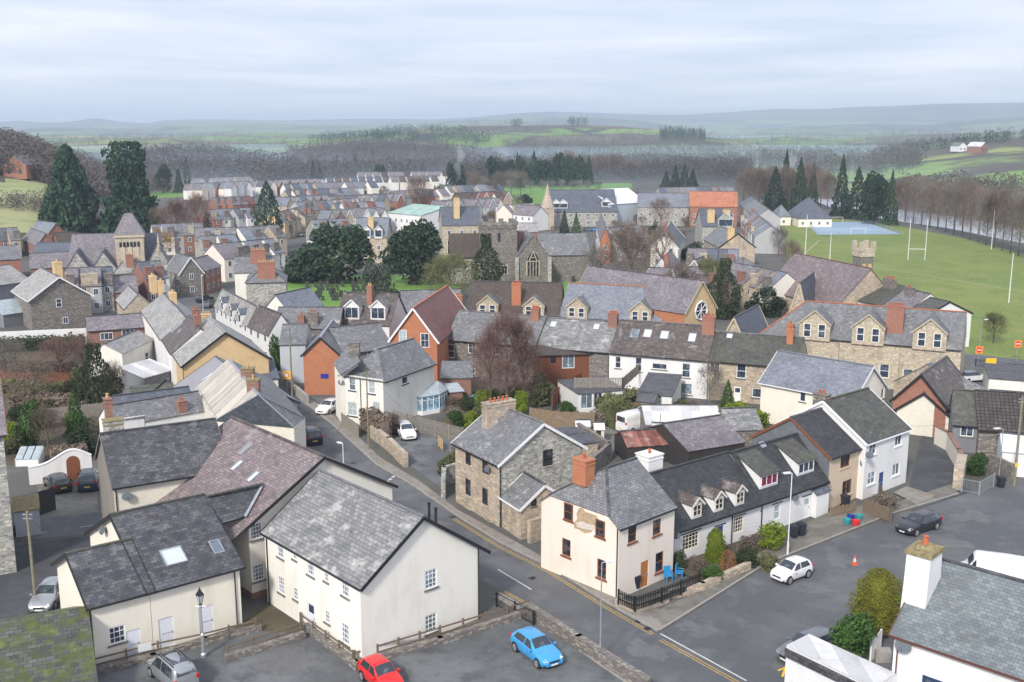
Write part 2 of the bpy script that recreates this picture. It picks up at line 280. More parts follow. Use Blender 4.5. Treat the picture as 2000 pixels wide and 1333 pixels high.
# ---------------------------------------------------------------- mesh building
class MB:
    def __init__(s): s.v = []; s.f = []
    def poly(s, pts):
        n = len(s.v); s.v += [tuple(p) for p in pts]; s.f.append(tuple(range(n, n+len(pts)))); return s
    def prism(s, pts, vec):
        """solid from polygon pts (any winding) moved by vec"""
        vec = V(vec); pts = [V(p) for p in pts]; n = len(s.v); k = len(pts)
        nr = V((0, 0, 0))
        for i in range(k): nr += pts[i].cross(pts[(i+1) % k])
        if nr.dot(vec) > 0: pts = pts[::-1]
        s.v += [tuple(p) for p in pts] + [tuple(p+vec) for p in pts]
        s.f.append(tuple(range(n, n+k))); s.f.append(tuple(range(n+2*k-1, n+k-1, -1)))
        for i in range(k):
            j = (i+1) % k; s.f.append((n+j, n+i, n+k+i, n+k+j))
        return s
    def slab(s, pts, t):
        pts = [V(p) for p in pts]; nr = V((0, 0, 0))
        for i in range(len(pts)): nr += pts[i].cross(pts[(i+1) % len(pts)])
        nr.normalize()
        if nr.z < 0: nr = -nr
        return s.prism(pts, -nr*t)
    def box(s, c, d, rz=0.0):
        hx, hy, hz = d[0]/2, d[1]/2, d[2]/2; ca, sa = math.cos(rz), math.sin(rz)
        q = [(-hx, -hy), (hx, -hy), (hx, hy), (-hx, hy)]
        return s.prism([(c[0]+x*ca-y*sa, c[1]+x*sa+y*ca, c[2]-hz) for x, y in q], (0, 0, 2*hz))
    def beam(s, a, b, w, h):
        a, b = V(a), V(b); d = (b-a)
        if d.length < 1e-6: return s
        d.normalize(); up = V((0, 0, 1)) if abs(d.z) < 0.95 else V((0, 1, 0))
        x = d.cross(up).normalized()*w/2; y = x.cross(d).normalized()*h/2
        return s.prism([a-x-y, a+x-y, a+x+y, a-x+y], b-a)
    def tube(s, a, b, r0, r1=None, n=8):
        a, b = V(a), V(b); r1 = r0 if r1 is None else r1; d = (b-a).normalized()
        up = V((0, 0, 1)) if abs(d.z) < 0.95 else V((0, 1, 0)); x = d.cross(up).normalized(); y = d.cross(x)
        k = len(s.v)
        for p, r in ((a, r0), (b, r1)):
            for i in range(n):
                t = 2*math.pi*i/n; s.v.append(tuple(p + x*(r*math.cos(t)) + y*(r*math.sin(t))))
        for i in range(n):
            j = (i+1) % n; s.f.append((k+i, k+j, k+n+j, k+n+i))
        s.f.append(tuple(range(k+n-1, k-1, -1))); s.f.append(tuple(range(k+n, k+2*n)))
        return s
    def ring(s, rows, closed_top=True, n=12, c=(0, 0, 0)):
        """lathe: rows of (r, z) about the z axis at c"""
        k = len(s.v)
        for r, z in rows:
            for i in range(n):
                t = 2*math.pi*i/n; s.v.append((c[0]+r*math.cos(t), c[1]+r*math.sin(t), c[2]+z))
        for j in range(len(rows)-1):
            for i in range(n):
                i2 = (i+1) % n; s.f.append((k+j*n+i, k+j*n+i2, k+(j+1)*n+i2, k+(j+1)*n+i))
        s.f.append(tuple(range(k+n-1, k-1, -1))); s.f.append(tuple(range(k+(len(rows)-1)*n, k+len(rows)*n)))
        return s
    def build(s, name, mat, parent=None, smooth=False, uv=True):
        me = bpy.data.meshes.new(name); me.from_pydata(s.v, [], s.f)
        if uv:
            ul = me.uv_layers.new(name='UVMap'); buf = [0.0]*(2*len(me.loops)); vs = s.v; k = 0
            for p in me.polygons:
                n = p.normal
                if abs(n.z) > 0.98: t, bt = V((1, 0, 0)), V((0, 1, 0))
                else:
                    t = V((-n.y, n.x, 0)).normalized(); bt = n.cross(t)
                for vi in p.vertices:
                    q = vs[vi]; buf[k] = q[0]*t.x+q[1]*t.y+q[2]*t.z; buf[k+1] = q[0]*bt.x+q[1]*bt.y+q[2]*bt.z; k += 2
            ul.data.foreach_set('uv', buf)
        me.materials.append(MT[mat] if isinstance(mat, str) else mat)
        if smooth: me.polygons.foreach_set('use_smooth', [True]*len(me.polygons))
        o = bpy.data.objects.new(name, me); C.objects.link(o)
        if parent: o.parent = parent
        return o
def tag(o, label, cat, group=None):
    o['label'] = label; o['category'] = cat
    if group: o['group'] = group
    return o
def thing(name, label, cat, loc=(0, 0, 0), rz=0.0, group=None):
    o = bpy.data.objects.new(name, None); o.empty_display_size = 0.5; C.objects.link(o)
    o.location = loc; o.rotation_euler = (0, 0, rz); return tag(o, label, cat, group)
def struct(o, kind='structure'):
    o['kind'] = kind; return o
def dup(root, loc=None, rz=None, scale=None, label=None, group=None):
    r = root.copy(); C.objects.link(r)
    if loc is not None: r.location = loc
    if rz is not None: r.rotation_euler = (0, 0, rz)
    if scale is not None: r.scale = scale if isinstance(scale, (tuple, list)) else (scale,)*3
    if label: r['label'] = label
    if group: r['group'] = group
    for ch in list(root.children):
        c = ch.copy(); C.objects.link(c); c.parent = r
        for g in list(ch.children):
            d = g.copy(); C.objects.link(d); d.parent = c
    return r
# ---------------------------------------------------------------- openings
OPT = {}
class Frame:
    """a wall: origin o, horizontal unit t, outward unit n (all local)"""
    def __init__(s, o, t, n, length, top): s.o, s.t, s.n, s.len, s.top = V(o), V(t), V(n), length, top
    def p(s, a, z, d=0.0): return s.o + s.t*a + V((0, 0, z)) + s.n*d
def rect(m, fr, a0, a1, z0, z1, d0, d1):
    m.prism([fr.p(a0, z0, d0), fr.p(a1, z0, d0), fr.p(a1, z1, d0), fr.p(a0, z1, d0)], fr.n*(d1-d0))
def opening(root, fr, a, z, w, h, kind, fmat, gmat, sill=True, depth=0.10, arch=False, surround=None):
    """a, z: centre.  kind 'NxM' panes, 'sash', 'door'"""
    a0, a1, z0, z1 = a-w/2, a+w/2, z-h/2, z+h/2
    dp = -depth
    if surround:
        m = MB(); k = 0.17
        rect(m, fr, a0-k, a0-.001, z0, z1, -0.02, 0.03); rect(m, fr, a1+.001, a1+k, z0, z1, -0.02, 0.03); rect(m, fr, a0-k, a1+k, z1+.001, z1+0.28, -0.02, 0.04)
        m.build('window_surround', surround, root)
    if OPT.get('lintel'):
        m = MB(); rect(m, fr, a0-.28, a1+.28, z1+.07, z1+.16, .001, .035); m.build('lintel', 'black_paint', root)
    if kind.startswith('door'):
        m = MB(); rect(m, fr, a0, a1, z0, z1, dp, dp+0.05)
        d = m.build('door', fmat, root)
        m = MB(); rect(m, fr, a0+w*0.15, a1-w*0.15, z0+h*0.62, z1-h*0.1, dp+0.05, dp+0.06) if 'g' in kind[4:] else rect(m, fr, a0+w*0.2, a1-w*0.2, z0+h*0.45, z0+h*0.47, dp+0.05, dp+0.065)
        m.build('door_pane' if 'g' in kind[4:] else 'letter_plate', gmat if 'g' in kind[4:] else 'galvanised', d)
        m = MB(); rect(m, fr, a1-0.14, a1-0.09, z0+h*0.43, z0+h*0.5, dp+0.05, dp+0.1); m.build('handle', 'galvanised', d)
        return
    b = 0.085 if w > 0.55 else 0.055
    m = MB()
    rect(m, fr, a0, a0+b, z0, z1, dp+0.005, dp+0.07); rect(m, fr, a1-b, a1, z0, z1, dp+0.005, dp+0.07)
    rect(m, fr, a0+b, a1-b, z0, z0+b, dp+0.005, dp+0.069); rect(m, fr, a0+b, a1-b, z1-b, z1, dp+0.005, dp+0.069)
    nx, nz = (1, 2) if kind == 'sash' else tuple(int(q) for q in kind.split('x'))
    bb = 0.055 if nx*nz <= 3 else 0.036
    for i in range(1, nx):
        x = a0+w*i/nx; rect(m, fr, x-bb/2, x+bb/2, z0+b, z1-b, dp+0.006, dp+0.058)
    for i in range(1, nz):
        q = z0+h*i/nz; rect(m, fr, a0+b, a1-b, q-bb/2, q+bb/2, dp+0.007, dp+0.062)
    o = m.build('window', fmat, root)
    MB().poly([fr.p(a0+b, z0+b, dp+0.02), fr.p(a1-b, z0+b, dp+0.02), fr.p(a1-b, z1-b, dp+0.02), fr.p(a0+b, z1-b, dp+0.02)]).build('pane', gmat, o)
    if sill:
        m = MB(); rect(m, fr, a0-0.12, a1+0.12, z0-0.13, z0-.002, dp, 0.09); m.build('sill', sill if isinstance(sill, str) else 'sill_grey', o)
def wall_mesh(m, fr, z0, holes, gable=None):
    """rectangle 0..len x z0..top with holes (a0,a1,b0,b1), then gable polygon points above"""
    xs = sorted({0.0, fr.len, *[max(0, min(fr.len, q)) for h in holes for q in h[:2]]}); zs = sorted({z0, fr.top, *[max(z0, min(fr.top, q)) for h in holes for q in h[2:]]})
    for i in range(len(xs)-1):
        for j in range(len(zs)-1):
            cx, cz = (xs[i]+xs[i+1])/2, (zs[j]+zs[j+1])/2
            if any(h[0] < cx < h[1] and h[2] < cz < h[3] for h in holes): continue
            q = [fr.p(xs[i], zs[j]), fr.p(xs[i+1], zs[j]), fr.p(xs[i+1], zs[j+1]), fr.p(xs[i], zs[j+1])]
            m.poly(q)
    for a0, a1, b0, b1 in holes:
        d = -0.13
        m.poly([fr.p(a0, b0), fr.p(a0, b1), fr.p(a0, b1, d), fr.p(a0, b0, d)]); m.poly([fr.p(a1, b0), fr.p(a1, b0, d), fr.p(a1, b1, d), fr.p(a1, b1)])
        m.poly([fr.p(a0, b1), fr.p(a1, b1), fr.p(a1, b1, d), fr.p(a0, b1, d)]); m.poly([fr.p(a0, b0), fr.p(a0, b0, d), fr.p(a1, b0, d), fr.p(a1, b0)])
        m.poly([fr.p(a0, b0, d), fr.p(a0, b1, d), fr.p(a1, b1, d), fr.p(a1, b0, d)])
    if gable: m.poly(gable)
def chimney(root, p, zt, wx, wy, mat, pots=0, pot='terracotta', cap=True, zb=None, along='x', cm=None):
    """p local (x,y,z) base on roof"""
    m = MB(); zb = p[2]-1.2 if zb is None else zb
    m.box((p[0], p[1], (zb+zt)/2), (wx, wy, zt-zb))
    c = m.build('chimney', mat, root)
    if cap:
        m = MB(); m.box((p[0], p[1], zt+0.05), (wx+0.14, wy+0.14, 0.10)); m.box((p[0], p[1], zt-0.28), (wx+0.10, wy+0.10, 0.09)); m.build('chimney_cap', cm or mat, c)
    for i in range(pots):
        q = (i-(pots-1)/2)*min(0.45, (max(wx, wy)-0.2)/max(1, pots)); x, y = (p[0]+q, p[1]) if wx >= wy else (p[0], p[1]+q)
        MB().ring([(0.14, 0), (0.12, 0.08), (0.11, 0.3), (0.135, 0.33), (0.135, 0.4), (0.09, 0.4), (0.09, 0.33)], n=8, c=(x, y, zt+0.09)).build('chimney_pot', pot, c, smooth=True)
# ---------------------------------------------------------------- houses
HS = {}; DIM = {}
def house(name, label, A, B, Cc, e, r, wall='cream', roof='slate_grey', ov=0.35, vg=0.25, hip0=0, hip1=0, wins=(), chims=(), skys=(), dorms=(),
          barge=None, gutter='black_paint', ridge='slate_dark', group=None, cat='house', fm='white_paint', gm='glass', sill=True, base=0.0,
          ovA=None, ovC=None, wall2=None, pipes=(), plinth=None, rt=0.11, dishes=(), detail=None, surround=None):
    """A near corner, B along the ridge, Cc across (pixel or width away), all at height e; wins (px,py,w,h,kind[,frame,glass])"""
    a = P(A[0], A[1], A[2] if len(A) > 2 else e); b = P(B[0], B[1], B[2] if len(B) > 2 else e)
    a.z = b.z = 0; u = (b-a); L = u.length; u.normalize(); n = V((-u.y, u.x, 0))
    if isinstance(Cc, (int, float)):
        if n.dot(a) < 0: n = -n
        W = abs(Cc)
        if Cc < 0: n = -n
    else:
        c = P(Cc[0], Cc[1], Cc[2] if len(Cc) > 2 else e); c.z = 0; W = (c-a).dot(n)
        if W < 0: n = -n; W = -W
    o = a+u*L/2+n*W/2; rz = math.atan2(u.y, u.x); sg = 1 if n.dot(V((-u.y, u.x, 0))) > 0 else -1   # n = sg * local y
    root = thing(name, label, cat, (o.x, o.y, 0), rz, group)
    hx, hy = L/2, W/2; M = Matrix.Rotation(-rz, 3, 'Z')
    loc = lambda p: M @ (V(p)-V((o.x, o.y, 0)))
    cl = loc((0, 0, CH)); rd = lambda px, py: M @ ray(px, py)
    if r < 0:   # pixel row of the apex at the gable A-C
        r = zat(a+n*W/2, -r)
    dist = o.length
    det = (dist < 135) if detail is None else detail
    sl = (r-e)/hy
    oa = ov if ovA is None else ovA; oc = ov if ovC is None else ovC
    side = {-sg: oa, sg: oc}        # local y sign -> overhang ; A side is local y = -sg*hy
    # ---- walls
    walls = []
    for s in (-1, 1):
        walls.append(Frame((-s*-hx if s > 0 else -hx, s*hy, 0) if False else ((hx if s > 0 else -hx), s*hy, 0), (-s, 0, 0), (0, s, 0), L, e))
        walls.append(Frame((s*hx, (-hy if s > 0 else hy), 0), (0, s, 0), (s, 0, 0), W, e))
    holes = {i: [] for i in range(4)}; todo = []
    def hit(px, py, rng=0.3):
        d = rd(px, py); best = None
        for i, fr in enumerate(walls):
            den = d.dot(fr.n)
            if den >= -1e-4: continue
            t = (fr.o-cl).dot(fr.n)/den; q = cl+d*t; aa = (q-fr.o).dot(fr.t)
            if -rng <= aa <= fr.len+rng and -1 < q.z < r+0.3:
                if best is None or t < best[3]: best = (i, aa, q.z, t)
        return best
    for wn in wins:
        h = hit(wn[0], wn[1], 0.6)
        if not h: print('no wall for', name, wn[:2]); continue
        i, aa, zz, _ = h; ww, hh, kind = wn[2], wn[3], wn[4]
        if kind.startswith('door'): zz = base+hh/2+0.05 if zz < hh+0.6 else zz
        fmw = wn[5] if len(wn) > 5 and wn[5] else fm; gmw = wn[6] if len(wn) > 6 else gm
        fr = walls[i]; aa = max(ww/2+0.12, min(fr.len-ww/2-0.12, aa))
        inr = det and zz+hh/2 < e-0.02
        if zz+hh/2 > e-0.22 and zz-hh/2 < e-hh*0.5 and abs(fr.n.y) > 0.5: zz = e-0.22-hh/2; inr = det
        if inr: holes[i].append((aa-ww/2, aa+ww/2, max(base+0.02, zz-hh/2), zz+hh/2))
        todo.append((fr, aa, max(zz, base+0.02+hh/2), ww, hh, kind, fmw, gmw, inr))
    m = MB(); gabs = []
    for i, fr in enumerate(walls):
        gab = None
        if abs(fr.n.x) > 0.5:
            k = hip0 if fr.n.x < 0 else hip1
            if k < 1:
                t_ = 0.06; top = r-t_; kk = 1-k
                pts = [fr.p(0, e), fr.p(W, e), fr.p(W-hy*kk, e+(top-e)*kk)]
                if k > 0: pts.append(fr.p(hy*kk, e+(top-e)*kk))
                gab = pts
        gabs.append(gab); wall_mesh(m, fr, base-0.3, holes[i], gab)
    DIM[root.name] = (L, W)
    if wall2:
        for i in (0, 2, 1, 3):
            mm = MB(); fr = walls[i]; wall_mesh(mm, fr, base-0.3, holes[i], gabs[i]); mm.build('gable_wall' if i % 2 else 'wall', wall2 if i % 2 else wall, root)
    else: m.build('wall', wall, root)
    for fr, aa, zz, ww, hh, kind, fmw, gmw, inr in todo:
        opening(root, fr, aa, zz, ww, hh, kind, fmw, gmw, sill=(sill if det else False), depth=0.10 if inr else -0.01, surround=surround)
    if plinth:
        m = MB()
        for fr in walls: rect(m, fr, -0.03, fr.len+0.03, base-0.2, base+0.45, 0.0, 0.035)
        m.build('plinth', plinth, root)
    # ---- roof
    X = hx+vg; ze = {s: e-side[s]*sl for s in (-1, 1)}; Y = {s: hy+side[s] for s in (-1, 1)}
    m = MB(); xa = -X+(hip0*(hy+min(oa, oc)) if hip0 else 0); xb = X-(hip1*(hy+min(oa, oc)) if hip1 else 0)
    if xa > xb: xa = xb = (xa+xb)/2
    Ra, Rb = V((xa, 0, r)), V((xb, 0, r))
    def Q(xe, s, k): return V((xe, s*Y[s]*k, ze[s]+(r-ze[s])*(1-k)))
    for s in (-1, 1):
        pts = [V((-X, s*Y[s], ze[s])), V((X, s*Y[s], ze[s]))]
        if hip1 < 1 and hip1 > 0: pts.append(Q(X, s, hip1))
        pts.append(Rb)
        if (Rb-Ra).length > 0.01: pts.append(Ra)
        if hip0 < 1 and hip0 > 0: pts.append(Q(-X, s, hip0))
        m.slab(pts, rt)
    for k, xe, Rr in ((hip0, -X, Ra), (hip1, X, Rb)):
        if k > 0: m.slab([Q(xe, -1, k), Q(xe, 1, k), Rr], rt)
    ro = m.build('roof', roof, root)
    m = MB(); m.beam(Ra+V((0, 0, 0.02)), Rb+V((0, 0, 0.02)), 0.26, 0.10)
    for k, xe, Rr in ((hip0, -X, Ra), (hip1, X, Rb)):
        if k > 0:
            for s in (-1, 1): m.beam(Q(xe, s, k)+V((0, 0, 0.01)), Rr+V((0, 0, 0.01)), 0.2, 0.07)
    if m.f: m.build('ridge_tiles', ridge, root)
    if barge:
        for k, xe in ((hip0, -X), (hip1, X)):
            if k >= 1: continue
            m = MB()
            for s in (-1, 1):
                q = Q(xe, s, k); m.beam(V((xe+(0.02 if xe > 0 else -0.02), s*(Y[s]+0.02), ze[s]-0.1)), q+V((0.02 if xe > 0 else -0.02, 0, -0.1)), 0.05, 0.24)
            m.build('bargeboard', barge, root)
    if gutter:
        for s in (-1, 1):
            fr = [f for f in walls if f.n.y == s][0]
            if (cl-V((0, s*hy, 0))).y*s <= 0: continue
            m = MB(); m.beam((-X+0.05, s*(Y[s]+0.04), ze[s]-0.07), (X-0.05, s*(Y[s]+0.04), ze[s]-0.07), 0.11, 0.10); m.build('gutter', gutter, root)
        for px, py in pipes:
            h = hit(px, py, 1)
            if h:
                fr = walls[h[0]]; aa = max(0.08, min(fr.len-0.08, h[1])); m = MB(); m.tube(fr.p(aa, base, 0.07), fr.p(aa, e-0.1, 0.07), 0.045, n=6); m.build('downpipe', gutter, root)
    # ---- roof things
    def roofhit(px, py):
        d = rd(px, py); best = None
        for s in (-1, 1):
            # plane through (.,0,r) with slope: z = r - sl*|y|
            den = d.z + sl*s*d.y
            if abs(den) < 1e-6: continue
            t = (r-sl*s*cl.y-cl.z)/den; q = cl+d*t
            if q.y*s >= -0.05 and q.y*s < Y[s]+0.5 and t > 0 and (best is None or t < best[2]): best = (q, s, t)
        if best is None:
            t = (r-cl.z)/d.z; q = cl+d*t; return q, 1
        return best[0], best[1]
    for i, ch in enumerate(chims):
        px, py, wx, wy, h, mat = ch[:6]; pots = ch[6] if len(ch) > 6 else 0; pm = ch[7] if len(ch) > 7 else 'terracotta'; cmm = ch[8] if len(ch) > 8 else None
        q, s = roofhit(px, py)
        q.x = max(-hx+wx/2-0.02, min(hx-wx/2+0.02, q.x))
        chimney(root, q, q.z+h, wx, wy, mat, pots, pm, cm=cmm)
    for sk in skys:
        q, s = roofhit(sk[0], sk[1]); ww, hh = sk[2], sk[3]; gl = sk[4] if len(sk) > 4 else 'glass_sky'
        t = V((1, 0, 0)); v = V((0, -s, sl)).normalized(); nn = V((0, s*sl, 1)).normalized()
        def qp(a_, b_, d_): return q+t*a_+v*b_+nn*d_
        m = MB(); b_ = 0.07
        for x0, x1, y0, y1 in ((-ww/2, -ww/2+b_, -hh/2, hh/2), (ww/2-b_, ww/2, -hh/2, hh/2), (-ww/2+b_, ww/2-b_, -hh/2, -hh/2+b_), (-ww/2+b_, ww/2-b_, hh/2-b_, hh/2)):
            m.prism([qp(x0, y0, -0.02), qp(x1, y0, -0.02), qp(x1, y1, -0.02), qp(x0, y1, -0.02)], nn*0.12)
        so_ = m.build('skylight', 'lead', root)
        MB().poly([qp(-ww/2+b_, -hh/2+b_, 0.05), qp(ww/2-b_, -hh/2+b_, 0.05), qp(ww/2-b_, hh/2-b_, 0.05), qp(-ww/2+b_, hh/2-b_, 0.05)]).build('pane', gl, so_)
    for dm in dorms:
        dormer(root, dm, cl, rd, r, sl, hy, roofhit)
    for px, py, rr in dishes:
        h = hit(px, py, 0.8)
        if h:
            fr = walls[h[0]]; c0 = fr.p(h[1], h[2], 0.3); m = MB(); m.tube(fr.p(h[1], h[2]-0.2, 0), c0, 0.03, n=5); do = m.build('satellite_dish', 'dish_grey', root)
            d_ = (fr.n+V((0, 0, 0.35))).normalized(); x_ = d_.cross(V((0, 0, 1))).normalized(); y_ = x_.cross(d_)
            m = MB(); m.poly([c0+x_*(rr*math.cos(k*math.pi/7))+y_*(rr*0.8*math.sin(k*math.pi/7)) for k in range(14)])
            m.prism([c0+x_*(rr*math.cos(k*math.pi/7))+y_*(rr*0.8*math.sin(k*math.pi/7)) for k in range(14)], d_*0.04); m.tube(c0-y_*rr*0.7, c0+d_*0.45, 0.02, n=4); m.build('reflector', 'dish_grey', do)
    HS[name+str(len(HS))] = root
    root['_h'] = 0; del root['_h']
    return root
def dormer(root, dm, cl, rd, r, sl, hy, roofhit):
    """(px,py,w,h,style,roofmat,cheekmat,kind,framemat,glass)"""
    px, py, ww, hh, style, rmat, cmat, kind, fmt, gmt = dm
    q, s = roofhit(px, py); d = rd(px, py)
    lo, hi = 0.0, hy+0.3
    for _ in range(40):
        y0 = (lo+hi)/2; t = (s*y0-cl.y)/d.y; z = cl.z+d.z*t; zr = r-sl*y0+hh/2+0.18
        if z > zr: hi = y0
        else: lo = y0
    # front plane at s*y0; ray height falls with t, so pick the side where it matches
    t = (s*y0-cl.y)/d.y; xc = cl.x+d.x*t; zs = r-sl*y0
    bw = ww+0.24; fr = Frame((xc+(bw/2 if s > 0 else -bw/2), s*y0, 0), (-s, 0, 0), (0, s, 0), bw, 0)
    zt = zs+hh+0.34; m = MB(); yb = max(0.0, (r-zt)/sl)        # where flat top meets the roof
    if style == 'gable':
        m.prism([fr.p(0, zs-0.25), fr.p(bw, zs-0.25), fr.p(bw, zt), fr.p(bw/2, zt+bw*0.42), fr.p(0, zt)], -fr.n*(max(0.3, y0-yb)+0.1))
        do = m.build('dormer', cmat, root); m = MB(); za = zt+bw*0.42+0.05; yr = max(0.0, (r-za)/sl)
        for k in (-1, 1):
            e0 = V((xc+k*(bw/2+0.15), s*(y0+0.2), zt-0.15*0.84)); e1 = V((xc+k*(bw/2+0.15), s*max(0, (r-zt)/sl-0.05), zt-0.12)); a0 = V((xc, s*(y0+0.2), za)); a1 = V((xc, s*max(0, yr-0.05), za))
            m.slab([e0, e1, a1, a0], 0.08)
        m.build('dormer_roof', rmat, do)
        m = MB()
        for k in (-1, 1): m.beam((xc+k*(bw/2+0.14), s*(y0+0.22), zt-0.2), (xc, s*(y0+0.22), za-0.08), 0.04, 0.16)
        m.build('dormer_bargeboard', fmt if cmat != 'stone_buff' else 'dressed', do)
    elif style == 'hip':
        m.prism([fr.p(0, zs-0.25), fr.p(bw, zs-0.25), fr.p(bw, zt), fr.p(0, zt)], -fr.n*(max(0.3, y0-yb)+0.1))
        do = m.build('dormer', cmat, root); m = MB(); za = zt+bw*0.42; yr = max(0.0, (r-za)/sl)
        f0 = V((xc-bw/2-0.15, s*(y0+0.2), zt-0.08)); f1 = V((xc+bw/2+0.15, s*(y0+0.2), zt-0.08)); ap = V((xc, s*(y0-0.25), za)); ab = V((xc, s*yr, za))
        for k, f in ((-1, f0), (1, f1)): m.slab([f, ap, ab, V((f.x, s*max(0, (r-zt)/sl-0.05), zt-0.08))], 0.07)
        m.slab([f0, f1, ap], 0.07); m.build('dormer_roof', rmat, do)
    else:   # shed roof from high up the slope
        bk = max(0.25, y0-3.0); zb = r-sl*bk+0.06; zf = zt
        m.prism([V((xc-bw/2, s*y0, zs-0.2)), V((xc-bw/2, s*y0, zf-0.05)), V((xc-bw/2, s*bk, zb-0.1)), V((xc-bw/2, s*bk, zb-0.5))], (bw, 0, 0))
        do = m.build('dormer', cmat, root)
        MB().slab([V((xc-bw/2-0.15, s*(y0+0.22), zf-0.02)), V((xc+bw/2+0.15, s*(y0+0.22), zf-0.02)), V((xc+bw/2+0.15, s*bk, zb)), V((xc-bw/2-0.15, s*bk, zb))], 0.09).build('dormer_roof', rmat, do)
    if kind == 'twin':
        z0 = zs+.2; z1 = z0+hh
        for cx in (-.25, .25):
            a0 = bw/2+cx*ww-.48; a1 = a0+.96; m = MB()
            for q0, q1, w0, w1 in ((a0, a0+.08, z0, z1), (a1-.08, a1, z0, z1), (a0+.08, a1-.08, z0, z0+.08), (a0+.08, a1-.08, z1-.08, z1), (a0+.08, a1-.08, (z0+z1)/2-.04, (z0+z1)/2+.04)): rect(m, fr, q0, q1, w0, w1, 0.004, 0.07)
            m.build('window', fmt, do); MB().poly([fr.p(a0+.08, z0+.08, .02), fr.p(a1-.08, z0+.08, .02), fr.p(a1-.08, z1-.08, .02), fr.p(a0+.08, z1-.08, .02)]).build('pane', gmt, do)
            m = MB(); rect(m, fr, a0-.14, a0-.002, z0, z1, 0.003, .05); rect(m, fr, a1+.002, a1+.14, z0, z1, 0.003, .05); rect(m, fr, a0-.14, a1+.14, z1+.002, z1+.2, 0.003, .05); m.build('window_surround', 'dressed', do)
        return
    nx, nz = tuple(int(k) for k in kind.split('x')); z0 = zs+0.18; z1 = z0+hh; a0, a1 = (bw-ww)/2, (bw+ww)/2; b = 0.07; m = MB()
    for q0, q1, w0, w1 in ((a0, a0+b, z0, z1), (a1-b, a1, z0, z1), (a0+b, a1-b, z0, z0+b), (a0+b, a1-b, z1-b, z1)): rect(m, fr, q0, q1, w0, w1, 0.004, 0.06)
    for i in range(1, nx): x = a0+ww*i/nx; rect(m, fr, x-0.03, x+0.03, z0+b, z1-b, 0.004, 0.055)
    for i in range(1, nz): q = z0+hh*i/nz; rect(m, fr, a0+b, a1-b, q-0.02, q+0.02, 0.004, 0.052)
    m.build('window_frame', fmt, do)
    MB().poly([fr.p(a0+b, z0+b, 0.02), fr.p(a1-b, z0+b, 0.02), fr.p(a1-b, z1-b, 0.02), fr.p(a0+b, z1-b, 0.02)]).build('pane', gmt, do)
def mass(name, label, cat, walls, roofs, wall, roof, group=None, rt=0.1, extra=()):
    """walls: list of point lists (ring) at top; dropped to 0. roofs: list of polygons (world points)"""
    c = sum((V(p) for p in walls), V((0, 0, 0)))/len(walls); c.z = 0
    root = thing(name, label, cat, c, 0, group); m = MB(); k = len(walls)
    for i in range(k):
        a, b = V(walls[i])-c, V(walls[(i+1) % k])-c
        m.poly([V((a.x, a.y, -0.2)), V((b.x, b.y, -0.2)), b, a])
    m.build('wall', wall, root)
    mats = roof if isinstance(roof, (list, tuple)) else [roof]*len(roofs)
    for mt in dict.fromkeys(mats):
        m = MB()
        for pl, q in zip(roofs, mats):
            if q == mt: m.slab([V(p)-c for p in pl], rt)
        m.build('roof', mt, root)
    return root, c
def lean(name, label, A, B, depth, z0, z1, wall, roof, ov=0.2, wins=(), cat='building', group=None, fm='white_paint', gm='glass'):
    """single slope building. A,B pixel ends of its front wall top at z0; rises to z1 at depth away"""
    a, b = P(A[0], A[1], z0), P(B[0], B[1], z0); u = (b-a); L = u.length; u.normalize(); n = V((-u.y, u.x, 0))
    if n.dot(a) < 0: n = -n
    c = (a+b)/2; c.z = 0; rz = math.atan2(u.y, u.x); root = thing(name, label, cat, c, rz, group); M = Matrix.Rotation(-rz, 3, 'Z'); s = 1 if (M@n).y > 0 else -1
    fr = Frame((L/2 if s < 0 else -L/2, 0, 0), (1 if s > 0 else -1, 0, 0), (0, -s, 0), L, z0); cl = M@(V((0, 0, CH))-c)
    holes = []; todo = []
    for wn in wins:
        d = M@ray(wn[0], wn[1]); t = -cl.y/d.y; q = cl+d*t; aa = (q-fr.o).dot(fr.t); zz = q.z
        if wn[4].startswith('door'): zz = wn[3]/2+0.04
        zz = min(zz, z0-wn[3]/2-0.06); aa = max(wn[2]/2+.05, min(L-wn[2]/2-.05, aa))
        holes.append((aa-wn[2]/2, aa+wn[2]/2, zz-wn[3]/2, zz+wn[3]/2)); todo.append((aa, zz, wn))
    m = MB(); wall_mesh(m, fr, -0.2, holes)
    x0, x1, yb = -L/2, L/2, s*depth
    m.poly([(x1, 0, -0.2), (x1, yb, -0.2), (x1, yb, z1-.03), (x1, 0, z0-.03)]); m.poly([(x0, 0, -0.2), (x0, 0, z0-.03), (x0, yb, z1-.03), (x0, yb, -0.2)]); m.poly([(x0, yb, -0.2), (x0, yb, z1-.03), (x1, yb, z1-.03), (x1, yb, -0.2)])
    m.build('wall', wall, root)
    sl = (z1-z0)/depth
    MB().slab([(x0-ov, -s*ov, z0-ov*sl+.05), (x1+ov, -s*ov, z0-ov*sl+.05), (x1+ov, s*(depth+ov), z1+ov*sl+.05), (x0-ov, s*(depth+ov), z1+ov*sl+.05)], 0.1).build('roof', roof, root)
    for aa, zz, wn in todo: opening(root, fr, aa, zz, wn[2], wn[3], wn[4], wn[5] if len(wn) > 5 and wn[5] else fm, wn[6] if len(wn) > 6 else gm, sill=False, depth=0.1)
    return root
